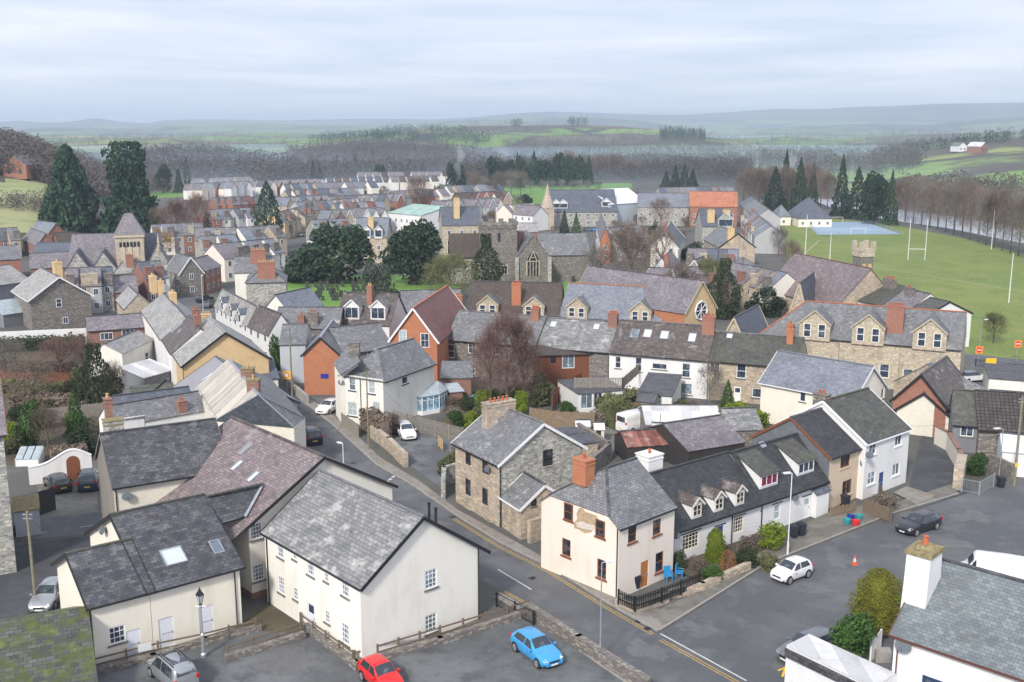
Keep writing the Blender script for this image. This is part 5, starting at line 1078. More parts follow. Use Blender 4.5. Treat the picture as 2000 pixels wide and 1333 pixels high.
m = MB(); m.slab([(x0-2, 1, 4.4), (-W2, 1, 4.4), (-W2, 8, 11.4), (x0-1, 8, 11.4)], .2); m.slab([(x0-2, 15, 4.4), (-W2, 15, 4.4), (-W2, 8, 11.4), (x0-1, 8, 11.4)], .2); m.build('nave_roof', 'slate_mauve', hc)
m = MB(); m.box((44*kx, 8, 2.2), (36*kx, 13, 4.4)); m.build('vestry', 'stone_grey', hc); m = MB(); m.slab([(W2, 1, 4.4), (62*kx, 1, 4.4), (56*kx, 8, 11.2), (W2, 8, 11.2)], .2); m.build('vestry_roof', 'slate_hip', hc)
# ---- church hall with mauve roof by the playing field
Hs('church_hall', 'large hall with a broad mauve slate roof and stepped brick porch beside the playing field', (1632, 600, 4), (1494, 562, 4), 13, 4.0, 10.6, 'stone_warm', 'slate_purple', aw=False, ridge='tile_red', ov=.3)
g = P(1681, 575); kx = (P(1701, 575)-P(1681, 575)).length/20; t_ = thing('hall_tower', 'square stone tower with stubby corner pinnacles in front of the playing field', 'tower', (g.x, g.y, 0), .25); H_ = zat(g, 497); W2 = 14*kx
MB().box((0, 0, H_/2), (2*W2, 2*W2, H_)).build('tower', 'stone_dark', t_); m = MB(); m.box((0, 0, H_+.4), (2*W2+.3, 2*W2+.3, 1.6)); m.build('parapet', 'stone_buff', t_)
for i in (-1, 1):
    for j in (-1, 1): MB().box((i*W2*.9, j*W2*.9, H_+1.8), (.8, .8, 2.0)).build('pinnacle', 'stone_buff', t_)
    MB().box((i*W2*.45, -W2-.05, H_-3), (.9, .12, 2.2)).build('belfry_opening', 'pot_buff', t_)
Hs('stone_chapel', 'small stone chapel wing with a pointed gable in front of the mauve roofed hall', (1573, 604, 4), (1600, 580, 4), (1548, 600, 4), 4.2, 8.5, 'stone_buff', 'slate_hip', barge='dressed')
Hs('brick_annexe', 'small red brick annexe tucked between hall and white cottages', (1645, 612, 2.8), (1672, 600, 2.8), (1618, 606, 2.8), 2.8, 4.6, 'orange_brick', 'slate_black', aw=False)
# ---- long school range and hall behind the back terrace
SG = lambda px, py: (px, py, 3.2, 1.5, 'gable', 'slate_grey', 'stone_buff', 'twin', 'white_paint', 'glass')
Hs('school_range', 'long brown roofed school range with stone dormer gables and a tall thin chimney', (1092, 616, 5), (912, 612, 5), 10, 5.0, 9.6, 'stone_buff', 'tile_brown', aw=False, dorms=[SG(952, 605), SG(1042, 609)], chims=[(1009, 590, 1.5, 1.1, 3.0, 'orange_brick', 3)])
Hs('school_range', 'slate roofed half of the school range with red ridge and two stone dormer gables', (1290, 628, 5), (1094, 616, 5), 10, 5.0, 9.6, 'stone_buff', 'slate_blue', aw=False, ridge='terracotta', dorms=[SG(1126, 615), SG(1250, 625)])
Hs('market_hall', 'big grey roofed hall ending in a brick gable with a round rose window', (1338, 610, 7), (1120, 575, 7), (1403, 600, 7), 7.0, 11.5, 'orange_brick', 'slate_mauve', aw=False, barge='dressed', wall2='yellow_brick')
hl = [o for o in C.objects if o.name.startswith('market_hall')][0]; hx_ = DIM[hl.name][0]/2
sgn = -1 if (Matrix.Rotation(hl.rotation_euler[2], 3, 'Z')@V((-1, 0, 0))).y < 0 else 1
m = MB(); 
for k in range(8): a = k*math.pi/4; b = a+math.pi/4; m.tube((sgn*(hx_+.1), 1.5*math.cos(a), 6.8+1.5*math.sin(a)), (sgn*(hx_+.1), 1.5*math.cos(b), 6.8+1.5*math.sin(b)), .16, n=4); m.tube((sgn*(hx_+.1), 0, 6.8), (sgn*(hx_+.1), 1.5*math.cos(a), 6.8+1.5*math.sin(a)), .07, n=4)
rw = m.build('rose_window', 'metal_white', hl); MB().poly([(sgn*(hx_+.06), 1.5*math.cos(k*math.pi/6), 6.8+1.5*math.sin(k*math.pi/6)) for k in range(12)]).build('pane', 'glass_dark', rw)
Hs('stone_lodge', 'stone lodge with a steep gable and pale blue slates between market hall and grand terrace', (1455, 668, 4), (1500, 640, 4), (1425, 655, 4), 4.0, 7.5, 'stone_buff', 'slate_hip', aw=False, barge='dressed')
# ---- dormered building and roofs left of the red villa
Hs('dormered_house', 'slate roofed house with two white gabled dormers left of the red brick gable', (655, 630), (760, 634), 9, 5.6, 9.6, 'white', 'slate_brown', aw=False, dorms=[(687, 611, 2.1, 1.7, 'gable', 'slate_grey', 'white', '2x1', 'white_paint', 'glass'), (738, 612, 2.1, 1.7, 'gable', 'slate_grey', 'white', '2x1', 'white_paint', 'glass')], chims=[(723, 590, .8, .8, 2.4, 'red_brick', 2, 'pot_buff')])
Hs('grey_roofed_house', 'house with lead grey roofs behind the two white dormers', (790, 612), (905, 608), 9, 5.4, 8.4, 'stone_grey', 'slate_grey', aw=False, chims=[(900, 592, 1.2, .9, 1.2, 'orange_brick', 2)])
Hs('blue_grey_house', 'long pale blue rendered building with ivy on its left end behind the speed sign', (546, 672), (596, 671), 10, 5.6, 7.4, 'pale_blue', 'slate_grey', aw=False, vg=.1)
Hs('back_range', 'low slate range with stub stacks behind the orange brick building', (536, 640), (660, 640), 8, 5.6, 8.0, 'stone_dark', 'slate_grey', aw=False, chims=[(612, 632, 1.5, 1, 1.6, 'stone_dark', 2), (589, 632, 1, 1, 1.2, 'dull_brick', 1)])
Hs('cream_shed_house', 'cream gabled store with pale slates near the graveyard', (566, 612, 4), (630, 596, 4), (545, 600, 4), 4.2, 7.0, 'cream', 'slate_blue', aw=False)
Hs('street_house', 'low house with mauve brown slates on the far side of the street', (525, 652), (484, 634), (559, 640), 5, 7.8, 'white', 'slate_brown', vg=.05)
Hs('street_house', 'white house with pale dormer gables facing up the street', (484, 632), (420, 594), (500, 618), 5, 7.6, 'white', 'slate_light', dorms=[(452, 612, 1.4, 1.3, 'gable', 'slate_hip', 'white', '1x1', 'white_paint', 'glass'), (434, 598, 1.4, 1.3, 'gable', 'slate_hip', 'white', '1x1', 'white_paint', 'glass'), (468, 624, 1.4, 1.3, 'gable', 'slate_hip', 'white', '1x1', 'white_paint', 'glass')])
Hs('hipped_grey_house', 'grey rendered hipped house with one broad red brick stack', (558, 549), (480, 551), 9, 6.6, 9.4, 'stone_grey', 'slate_grey', hip0=1, hip1=1, aw=False, ov=.3, chims=[(521, 540, 3.2, 1.3, 2.6, 'red_brick', 7, 'pot_buff')])
Hs('street_house', 'slate roofed house behind the broad red stack with a second brick stack', (545, 530), (458, 532), 9, 6.8, 9.4, 'cream', 'slate_grey', hip0=.0, aw=False, chims=[(505, 512, 3.0, 1.3, 2.4, 'red_brick', 6, 'pot_buff')])
Hs('scalloped_gable_house', 'dark stone house with scalloped white bargeboards at the street corner', (352, 562, 2), (326, 552, 2), (392, 556, 2), 5.0, 8.3, 'stone_dark', 'slate_grey', ends=True, barge='white_paint')
Hs('red_shop', 'red rendered shop with five upper windows facing the street', (400, 528), (431, 518), 6, 5.2, 7.4, 'red_brick', 'slate_mauve')
Hs('hipped_lodge', 'brick and cream lodge with hipped slates and one tall red stack', (222, 534, 3.6), (286, 531, 3.6), 10, 3.6, 7.0, 'yellow_brick', 'slate_light', hip0=1, hip1=1, chims=[(254, 520, 1.5, 1, 2.4, 'red_brick', 1)])
Hs('stone_barn', 'purplish slate roofed barn behind the terrace row', (198, 572, 3.6), (268, 568, 3.6), 9, 3.6, 6.2, 'dull_brick', 'slate_mauve', aw=False)
Hs('green_house_roof', 'greenish metal roofed shed at the far left edge', (-30, 560, 4), (60, 548, 4), 14, 4, 6.8, 'dark_render', 'slate_light', aw=False)
# ---- modern brick houses on the left
for i, (a, b, c, lb) in enumerate([((72, 478), (44, 466), (110, 476), 'brick house with a rust red gable, nearest of the left hand brick group'), ((95, 455), (60, 450), (120, 452), 'brick house with slate roof behind the nearest brick gable at left'), ((130, 500), (60, 500), 9, 'long brick house with blue slates below the left hand brick group'), ((150, 476), (115, 478), 8, 'small orange brick house close to the Victorian church'),
                                   ((150, 520), (60, 524), 9, 'mauve roofed brick building in front of the left hand brick group'), ((215, 512), (150, 500), 9, 'brick building with pale rooflights left of the Victorian church') if False else ((40, 505), (0, 507), 9, 'brick house at the far left edge beside the trees')]):
    Hs('brick_house', lb, a, b, c, 4.8, 7.6, ('dull_brick', 'red_brick')[i % 2], ('slate_mauve', 'slate_blue', 'slate_hip', 'tile_brown', 'slate_mauve', 'slate_grey')[i])
Hs('bungalow', 'long white bungalow below the pale hillside at left', (12, 434), (84, 433), 9, 3.2, 5.6, 'cream', 'slate_hip')
Hs('hillside_house', 'large red brick house standing in trees on the hillside at left', (38, 335, 3+CH*0), (14, 330, 3), (62, 333, 3), 5, 8, 'red_brick', 'tile_red', aw=False) if False else None
# ---- big roofs across the middle
def big(nm, lb, A, B, W, e, r, wall, roof, **k): return Hs(nm, lb, A, B, W, e, r, wall, roof, cat=k.pop('cat', 'building'), **k)
big('green_roofed_hall', 'white hall with a pale green roof in the middle of the town', (822, 424, 6), (758, 418, 6), (864, 412, 6), 6.5, 9.0, 'white', 'roof_green', aw=True)
big('long_dark_building', 'long building with dark blue slates and small white dormers behind the spire', (1206, 413, 5.5), (1074, 414, 5.5), 16, 5.5, 13, 'stone_grey', 'slate_hip', dorms=[(1086, 402, 3, 1.6, 'gable', 'slate_hip', 'white', '1x1', 'white_paint', 'glass'), (1100, 402, 3, 1.6, 'gable', 'slate_hip', 'white', '1x1', 'white_paint', 'glass'), (1184, 399, 3, 1.6, 'gable', 'slate_hip', 'white', '1x1', 'white_paint', 'glass')])
big('white_roofed_hall', 'tall hall with a large white metal roof beyond the long dark building', (1262, 405, 6), (1190, 410, 6), 20, 8, 13, 'pale_blue', 'metal_white', aw=False)
big('grey_roofed_block', 'stone block with a plain blue grey roof right of the white roofed hall', (1345, 410, 6), (1245, 409, 6), 16, 7, 11.5, 'stone_grey', 'slate_blue')
big('orange_roofed_block', 'brick block with a bright orange tiled roof', (1440, 412, 6), (1347, 411, 6), 14, 7.5, 12.5, 'red_brick', 'tile_orange')
big('gabled_villa', 'grey stone villa with white bay windows and yellow chimneys in front of the orange roof', (1372, 452, 6), (1432, 452, 6), 12, 7.5, 12, 'stone_grey', 'slate_hip', dorms=[(1417, 446, 4, 2, 'gable', 'slate_hip', 'stone_grey', '1x1', 'white_paint', 'glass')], chims=[(1418, 432, 2, 1.2, 3, 'yellow_brick', 4, 'pot_buff'), (1388, 432, 2, 1.2, 3, 'yellow_brick', 4, 'pot_buff')])
big('stone_gable_villa', 'stone house with a yellow chimney on its gable in front of the long street', (1475, 486, 4.5), (1440, 470, 4.5), (1416, 492, 4.5), 5, 8.5, 'stone_warm', 'slate_grey', barge='black_paint', chims=[(1447, 474, 1.6, 1.6, 2.4, 'yellow_brick', 3, 'pot_buff')])
big('white_gabled_villa', 'white house with steep gable and reddish chimney near the round dark shrub', (1324, 488, 4.5), (1335, 465, 4.5), (1271, 486, 4.5), 5, 9, 'cream', 'slate_hip', ends=True, barge='white_paint', chims=[(1288, 468, 1.3, 1, 2, 'dull_brick', 2)])
big('white_low_house', 'low white gabled house with red stack among bare trees', (1312, 530, 4), (1330, 515, 4), (1272, 528, 4), 4, 7, 'white', 'slate_mauve', chims=[(1281, 530, 1.2, 1, 1.8, 'red_brick', 1)])
big('white_eaved_house', 'grey house with a white edged gable left of the ivy green trees', (1375, 536, 4), (1400, 524, 4), (1345, 530, 4), 4, 7, 'stone_grey', 'slate_grey', barge='white_paint')
big('grey_roofed_house', 'stone house with hipped grey roof left of the mauve hall roof', (1505, 535, 5), (1448, 538, 5), 10, 5, 8, 'stone_warm', 'slate_grey', hip0=1, hip1=1)
big('tall_rectory', 'tall pale stone house with a high chimney behind the church nave', (940, 446, 8), (864, 447, 8), 12, 9, 13.5, 'stone_buff', 'slate_hip', chims=[(892, 424, 1.6, 1.2, 5, 'yellow_brick', 3, 'pot_buff')])
big('twin_dormer_house', 'stone house with two white dormers and a yellow chimney between the dark yews', (692, 470, 6), (755, 470, 6), 12, 7, 11.5, 'stone_buff', 'slate_blue', dorms=[(716, 459, 1.8, 1.8, 'gable', 'slate_hip', 'white', '1x1', 'white_paint', 'glass'), (739, 459, 1.8, 1.8, 'gable', 'slate_hip', 'white', '1x1', 'white_paint', 'glass')], chims=[(725, 445, 1.4, 1.4, 2.6, 'yellow_brick', 3, 'pot_buff')])
big('pavilion', 'cream pavilion with hipped slate roof by the blue sports court', (1545, 425, 3), (1517, 425, 3), 10, 3.4, 7.5, 'cream_yellow', 'slate_blue', hip0=1, hip1=1)
big('pavilion', 'long low pavilion with a big pyramid roof at the head of the blue court', (1625, 428, 3), (1560, 428, 3), 20, 3.2, 10.5, 'cream_yellow', 'slate_hip', hip0=1, hip1=1)
big('white_terrace_block', 'white and grey twin gabled house beside the spire', (1040, 424, 5), (1002, 421, 5), 8, 5.5, 8.5, 'white', 'slate_mauve')
big('stone_cross_house', 'brown roofed low building between tower and spire', (1050, 450, 4), (1014, 450, 4), 7, 3.6, 6, 'dull_brick', 'slate_light', aw=False)
big('orange_end_house', 'tall narrow house with an orange side wall and white gable near the bare trees', (1192, 470, 6), (1182, 440, 6), (1172, 468, 6), 6.4, 9.5, 'orange_brick', 'slate_mauve', ends=True)
# ---- streets of small houses, one object each
WN = {'cream': 'cream', 'white': 'white', 'stone_buff': 'buff stone', 'stone_grey': 'grey stone', 'red_brick': 'red brick', 'dull_brick': 'brown brick', 'pink_cream': 'pink', 'stone_warm': 'brown stone', 'yellow_brick': 'yellow brick', 'pale_blue': 'pale blue', 'grey_render': 'grey'}
RN = {'slate_grey': 'grey slates', 'slate_mauve': 'mauve slates', 'slate_hip': 'dark slates', 'slate_blue': 'blue slates', 'slate_light': 'pale tiles', 'slate_brown': 'brown slates', 'tile_brown': 'brown tiles', 'tile_red': 'red tiles', 'slate_purple': 'purple slates'}
ORD = ['first', 'second', 'third', 'fourth', 'fifth', 'sixth', 'seventh', 'eighth', 'ninth', 'tenth', 'eleventh', 'twelfth', 'thirteenth', 'fourteenth']
def row(where, x0, y0, x1, y1, n, walls, roofs, e=5.2, W=8.5, rise=3.0, gap=0.0, chim=True, gab_=False):
    for i in range(n):
        t0_, t1_ = i/n, (i+1-gap)/n; A = (x0+(x1-x0)*t0_, y0+(y1-y0)*t0_); B = (x0+(x1-x0)*t1_, y0+(y1-y0)*t1_); wl, rf = rnd.choice(walls), rnd.choice(roofs); ee = e+rnd.uniform(-.3, .4)
        a, b = P(*A, ee), P(*B, ee); dist = a.length; lb = '%s house, %s, %s from left %s' % (WN[wl], RN[rf], ORD[i if x1 > x0 else n-1-i], where)
        mid = ((A[0]+B[0])/2, (A[1]+B[1])/2-6)
        if gab_:
            c0_ = a-(b-a).normalized()*0; u_ = (b-a).normalized(); n_ = V((-u_.y, u_.x, 0)); n_ = n_ if n_.y > 0 else -n_
            v_ = a+n_*W-V((0, 0, CH)); w_ = v_.y*cp-v_.z*sp; Bk = (1000+F*v_.x/w_, 666.5-F*(v_.y*sp+v_.z*cp)/w_)
            Hs('town_house', lb, A, Bk, B, ee, ee+rise, wl, rf, aw=dist < 420, ends=True, ov=.2, vg=.15, barge='white_paint' if rnd.random() < .5 else None, group='small houses of the town', rt=.15)
        else:
            Hs('town_house', lb, A, B, W, ee, ee+rise, wl, rf, aw=dist < 420, ends=False, ov=.2, vg=.05, group='small houses of the town', rt=.15, chims=[(mid[0]+rnd.choice((-1, 1))*abs(B[0]-A[0])*.4, mid[1], 1.5, 1.0, 1.6, rnd.choice(['dull_brick', 'stone_buff', 'stone_dark']), 0)] if chim and rnd.random() < .7 else ())
ST = ['stone_buff', 'stone_grey', 'cream', 'stone_warm', 'white', 'dull_brick', 'grey_render']; SR = ['slate_grey', 'slate_mauve', 'slate_hip', 'slate_blue', 'slate_mauve']
BR = ['red_brick', 'dull_brick', 'cream', 'stone_warm']; WH = ['white', 'cream', 'white', 'pink_cream']
row('in the row above the red shop', 438, 505, 556, 492, 6, WH, SR)
row('in the row climbing to the sequoia', 462, 470, 560, 462, 5, ST, SR)
row('below the tall dark cypress', 380, 470, 480, 468, 5, ST, SR)
row('in the yellow terrace facing the yews', 556, 436, 612, 420, 7, ['stone_buff', 'yellow_brick', 'stone_buff'], ['slate_mauve', 'slate_brown'])
row('in the gabled row left of the yews', 600, 468, 660, 470, 3, ST, SR, W=10)
row('in the row behind the yews', 620, 452, 690, 448, 4, ST, SR)
row('in the row above the twin dormers', 640, 430, 760, 424, 7, BR+ST, SR, gab_=True)
row('in the brick row right of the cypress', 560, 402, 650, 396, 6, ST, SR, gab_=True)
row('in the row over the yellow terrace', 590, 412, 700, 404, 7, ST, SR)
row('in the long row beside the cypress', 565, 386, 700, 380, 9, ST+BR, SR)
row('in the row beside the big bare tree', 690, 398, 790, 392, 7, ST+BR, SR, gab_=True)
row('in the row left of the green roof', 660, 414, 756, 410, 6, BR+ST, SR+['tile_red'])
row('in the upper row under the mist', 560, 372, 740, 366, 12, ST+WH, SR, chim=False)
row('in the far row below the pointed trees', 640, 358, 860, 354, 14, WH, ['slate_mauve', 'slate_brown', 'slate_hip'], chim=False, gap=.15)
row('in the far white estate', 480, 366, 640, 360, 10, WH+['red_brick'], SR, chim=False, gap=.2, gab_=True)
row('in the farthest estate left of the pines', 700, 346, 880, 344, 12, WH, ['slate_mauve', 'tile_brown'], chim=False, gap=.15)
row('in the estate beyond the sequoias', 380, 372, 480, 366, 7, WH+['red_brick'], SR, chim=False, gap=.2, gab_=True)
row('in the farther estate beyond the sequoias', 390, 360, 500, 355, 7, WH, SR, chim=False, gap=.25, gab_=True)
row('in the brick row by the misty field', 425, 402, 500, 398, 5, ['red_brick', 'dull_brick'], ['tile_red', 'slate_mauve'])
row('in the row under the misty field', 400, 430, 500, 424, 6, ST+BR, SR)
row('in the row behind the Victorian church', 300, 462, 400, 458, 5, ST+BR, SR)
row('between the two giant sequoias', 196, 428, 226, 424, 2, ST, SR)
row('in the row right of the green roof', 868, 410, 985, 402, 8, ST, SR+['slate_brown'], gab_=True)
row('in the red roofed row over the tower', 900, 392, 1000, 388, 7, BR, ['tile_red', 'slate_brown', 'tile_brown'], gab_=True)
row('in the row over the green roof', 760, 388, 880, 382, 8, ST+BR, SR)
row('in the pale row below the pine wood', 880, 376, 985, 372, 7, ST, SR, chim=False)
row('in the row beside the spire', 1000, 418, 1052, 414, 4, WH, SR)
row('in the row behind the orange roof', 1290, 380, 1440, 378, 10, ST+BR, SR, chim=False)
row('in the grey row above the villas', 1445, 398, 1475, 425, 4, ST, SR)
row('in the row beside the long street', 1448, 432, 1474, 462, 4, ST, SR)
row('in the row near the round shrub', 1340, 515, 1440, 518, 5, ST+['white'], SR)
row('in the row behind the bare churchyard trees', 1215, 470, 1270, 462, 3, ST, SR)
row('in the roofs right of the bare trees', 1280, 560, 1400, 556, 5, ST, SR)
row('in the row before the mauve hall', 1400, 545, 1500, 566, 4, ST, SR)
row('in the row left of the Victorian church', 0, 470, 40, 468, 2, BR, SR)
row('in the backs beside the terrace row', 130, 560, 220, 556, 4, ST+BR, SR)
row('beside the brick lodge', 286, 545, 330, 541, 2, ST, SR)
row('in the row over the hipped grey house', 400, 488, 470, 484, 4, ST, SR)
for i, (x, y, lb) in enumerate([(30, 350, 'brick house among trees on the left hillside'), (1880, 297, 'white farmhouse on the right hillside'), (1922, 300, 'long red barn with pale roof on the right hillside'), (1415, 316, 'white house at the foot of the far hill'), (1560, 300, 'tiny white farm in the far mist') if False else (1330, 318, 'small white farm beyond the park')]):
    g = ground_at(x, y); r_ = thing('hill_house', lb, 'house', (g.x, g.y, g.z), .3*i, None); s_ = (1.3, 1.3, 1.5, 1.6, 1.5)[i]; m = MB(); gab(m, (0, 0, 0), 7*s_, 9*s_, 4*s_, 6.5*s_); m.build('wall', ('red_brick', 'white', 'dull_brick', 'white', 'white')[i], r_); m = MB(); gabroof(m, (0, 0, 0), 7*s_, 9*s_, 4*s_, 6.5*s_); m.build('roof', ('slate_mauve', 'slate_grey', 'sheet_white', 'slate_grey', 'slate_grey')[i], r_)
    for k in (-1, 1): m = MB(); m.box((k*1.6*s_, -.05, 2*s_), (1*s_, .1, 1.1*s_)); m.build('window', 'glass_dark', r_)
# ================================================================ plants
def leafmat(n, c, c2, c3=None, rough=0.85):
    m, t, b = newmat(n)
    s = noise_mix(t, c, c2, 0.55, 0.42, 0.6, fac=1, detail=3)
    oi = nd(t, 'ShaderNodeObjectInfo'); hs = nd(t, 'ShaderNodeHueSaturation'); mr = nd(t, 'ShaderNodeMapRange'); mr.inputs[3].default_value = 0.75; mr.inputs[4].default_value = 1.25
    L_(t, oi.outputs['Random'], mr.inputs[0]); L_(t, mr.outputs[0], hs.inputs['Value'])
    s = noise_mix(t, s, c3 or tuple(min(1, x*1.8) for x in c), 4.0, 0.58, 0.68, fac=0.7)
    L_(t, s, hs.inputs['Color']); L_(t, hs.outputs[0], b.inputs['Base Color']); b.inputs['Roughness'].default_value = rough; b.inputs['Specular IOR Level'].default_value = 0.15
leafmat('leaf_dark', (0.045, 0.075, 0.04), (0.028, 0.048, 0.032), (0.065, 0.10, 0.05)); leafmat('leaf_sequoia', (0.05, 0.10, 0.052), (0.03, 0.06, 0.038), (0.075, 0.135, 0.06))
leafmat('leaf_green', (0.06, 0.12, 0.03), (0.035, 0.07, 0.02), (0.11, 0.17, 0.05)); leafmat('leaf_gold', (0.17, 0.22, 0.02), (0.11, 0.15, 0.02), (0.26, 0.30, 0.04))
leafmat('leaf_bronze', (0.15, 0.165, 0.025), (0.12, 0.11, 0.02), (0.22, 0.23, 0.04)); leafmat('leaf_olive', (0.13, 0.14, 0.06), (0.08, 0.09, 0.045), (0.20, 0.20, 0.10))
leafmat('leaf_grey', (0.11, 0.135, 0.10), (0.07, 0.09, 0.07), (0.22, 0.24, 0.19)); leafmat('leaf_ivy', (0.055, 0.075, 0.035), (0.035, 0.05, 0.025))
leafmat('twig_brown', (0.20, 0.155, 0.125), (0.15, 0.12, 0.095), (0.27, 0.22, 0.18)); leafmat('twig_red', (0.20, 0.12, 0.10), (0.15, 0.095, 0.08), (0.27, 0.18, 0.15))
leafmat('twig_grey', (0.22, 0.20, 0.175), (0.17, 0.155, 0.14), (0.29, 0.265, 0.23)); leafmat('twig_olive', (0.16, 0.17, 0.07), (0.12, 0.12, 0.06), (0.22, 0.22, 0.10)); leafmat('twig_orange', (0.42, 0.25, 0.08), (0.30, 0.18, 0.07))
leafmat('leaf_copper', (0.26, 0.12, 0.05), (0.18, 0.08, 0.04)); plain('bark', (0.11, 0.09, 0.075), 0.95, 0, 0.4, 3); plain('bark_pale', (0.40, 0.36, 0.31), 0.9, 0, 0.4, 3)
leafmat('wood_brown', (0.125, 0.11, 0.095), (0.10, 0.09, 0.08), (0.14, 0.122, 0.105)); leafmat('wood_grey', (0.125, 0.12, 0.11), (0.10, 0.097, 0.09), (0.14, 0.133, 0.122))
rt = random.Random(5)
def rv(): 
    while True:
        v = V((rt.uniform(-1, 1), rt.uniform(-1, 1), rt.uniform(-1, 1)))
        if 0.05 < v.length < 1: return v.normalized()
def leaf(m, p, s, n=None):
    a = rv(); b = a.cross(n or rv()).normalized() if True else a; a2 = a*s; b2 = b*s*0.6
    k = len(m.v); m.v += [tuple(p-a2), tuple(p+b2), tuple(p+a2*.9), tuple(p-b2)]; m.f.append((k, k+1, k+2, k+3))
def crown_lobes(n, lobes, s, shell=0.35):
    """lobes: (centre, (rx,ry,rz)); leaves lie near the outsides of many lumps"""
    m = MB(); tot = sum(l[1][0]*l[1][2] for l in lobes)
    for c, r in lobes:
        for _ in range(int(n*r[0]*r[2]/tot)):
            d = rv(); k = 1-shell*rt.random()**1.5; nn = 1+0.16*noise.noise(d*2.6+V(c)); leaf(m, V((c[0]+d.x*r[0]*k*nn, c[1]+d.y*r[1]*k*nn, c[2]+d.z*r[2]*k*nn)), s*rt.uniform(.6, 1.3))
    return m
def round_crown(n, s, seed, h=10, w=10, base=1.0, nl=16, core=0):
    q = random.Random(seed); L = [((0, 0, base+(h-base)*.45), (w*.36, w*.36, (h-base)*.42))]
    for i in range(nl):
        a = q.uniform(0, 6.283); z = q.uniform(.12, .92); rr = w*.5*math.sqrt(max(0.05, 1-(2*z-.85)**2*.8))*.68; k = q.uniform(.16, .26)*w; L.append(((rr*math.cos(a), rr*math.sin(a), base+(h-base)*z-k*.3), (k, k, k*.8)))
    m = crown_lobes(n, L, s)
    if core: m.ring([(w*.36*core*math.sin(math.pi*t/10), base+(h-base)*(.46-.38*core*math.cos(math.pi*t/10))) for t in range(1, 10)], n=10)
    return m
def cone_crown(n, s, seed, prof, h=10, w=4, tiers=0, base=0.3, core=0):
    """prof(t)->0..1 radius at height fraction t"""
    q = random.Random(seed); m = MB()
    for _ in range(n):
        t = 1-math.sqrt(q.random()) if False else q.random()**1.25; a = q.uniform(0, 6.283)
        nn = 1+0.34*noise.noise(V((math.cos(a)*1.6, math.sin(a)*1.6, t*7+seed)))+0.18*noise.noise(V((math.cos(a)*4, math.sin(a)*4, t*16+seed)))
        ti = (1-0.28*((t*tiers) % 1)) if tiers else 1
        r = w*.5*prof(t)*nn*ti*(1-0.45*q.random()**2); leaf(m, V((r*math.cos(a), r*math.sin(a), base+(h-base)*t)), s*q.uniform(.6, 1.3)*(0.6+.4*(1-t)))
    if core: m.ring([(max(.02, w*.5*prof(t/10)*core), base+(h-base)*t/10) for t in range(0, 10)], n=10)
    return m
def bare_crown(seed, ntw, h=10, w=9, tw=0.03, base=0.2, up=0.4, th=0.05):
    q = random.Random(seed); m = MB(); tips = []
    def br(p, d, L, r, lv):
        n_ = 2 if lv > 1 else 1
        for _ in range(n_):
            e_ = p+d*L/n_; m.tube(p, e_, r, r*.72, n=4 if lv < 2 else 3); p = e_; r *= .72; d = (d+V((q.uniform(-.2, .2), q.uniform(-.2, .2), q.uniform(-.05, .2)))).normalized()
            if lv >= 2: tips.append((p, d))
        if lv >= 4: return
        k = 4 if lv == 0 else 3
        for i in range(k+(lv == 0)*2):
            a = q.uniform(0, 6.283); sp_ = q.uniform(.45, .95); s = V((math.cos(a), math.sin(a), 0)); dd = (d*(1-sp_*.45)+s*sp_*w/h*.85+V((0, 0, up*.35))).normalized()
            br(p-d*L*.12*i/k, dd, L*q.uniform(.62, .85), r*.75, lv+1)
    trunk = MB()
    br(V((0, 0, h*.1)), V((0, 0, 1)), h*.16, h*.015, 0)
    # fit to size
    mxz = max(v[2] for v in m.v); mxr = max(math.hypot(v[0], v[1]) for v in m.v); fz = (h*.95-h*.1)/(mxz-h*.1); fr_ = w*.48/mxr
    fit = lambda v: (v[0]*fr_, v[1]*fr_, h*.1+(v[2]-h*.1)*fz)
    m.v = [fit(v) for v in m.v]
    for i in range(ntw):
        p, d = q.choice(tips); p = V(fit(p))
        if q.random() < .62:
            d = rv(); k_ = 1-.5*q.random()**1.3; n_ = 1+.3*noise.noise(d*2.2+V((seed, 0, 0))); p = V((d.x*w*.46*k_*n_, d.y*w*.46*k_*n_, h*.56+d.z*h*.40*k_*n_)); d = (V((p.x, p.y, (p.z-h*.3)*.9))).normalized()
        dd = (V(d)*.6+rv()*.9+V((0, 0, up))).normalized(); L = q.uniform(.05, .13)*h*.8; p = p+rv()*h*.02; sd_ = dd.cross(rv()).normalized()*tw*h*.1
        k = len(m.v); e_ = p+dd*L; m.v += [tuple(p-sd_), tuple(p+sd_), tuple(e_)]; m.f.append((k, k+1, k+2))
        if q.random() < .6:
            p2 = p+dd*L*.5; d2 = (dd+rv()*.8).normalized(); k = len(m.v); m.v += [tuple(p2-sd_*.7), tuple(p2+sd_*.7), tuple(p2+d2*L*.6)]; m.f.append((k, k+1, k+2))
    return m
PR = {}
def proto(name, crown, cmat, trunk_r=0.22, trunk_h=4.0, tmat='bark'):
    cm = crown.build('crown', cmat, uv=False); me = cm.data; bpy.data.objects.remove(cm)
    tm = MB().ring([(trunk_r*1.5, -0.3), (trunk_r*1.1, .3), (trunk_r, trunk_h*.5), (trunk_r*.75, trunk_h)], n=7).build('trunk', tmat, smooth=True); tme = tm.data; bpy.data.objects.remove(tm); PR[name] = (me, tme)
def tree(kind, label, pos, h, w=None, name='tree', cat='tree', group=None, rz=None):
    cm, tm = PR[kind]; r_ = thing(name, label, cat, pos, rt.uniform(0, 6.28) if rz is None else rz, group); s = h/10; sx = (w/10 if w else s); r_.scale = (sx, sx, s)
    for n_, me in (('trunk', tm), ('crown', cm)):
        o = bpy.data.objects.new(n_, me); C.objects.link(o); o.parent = r_
    return r_
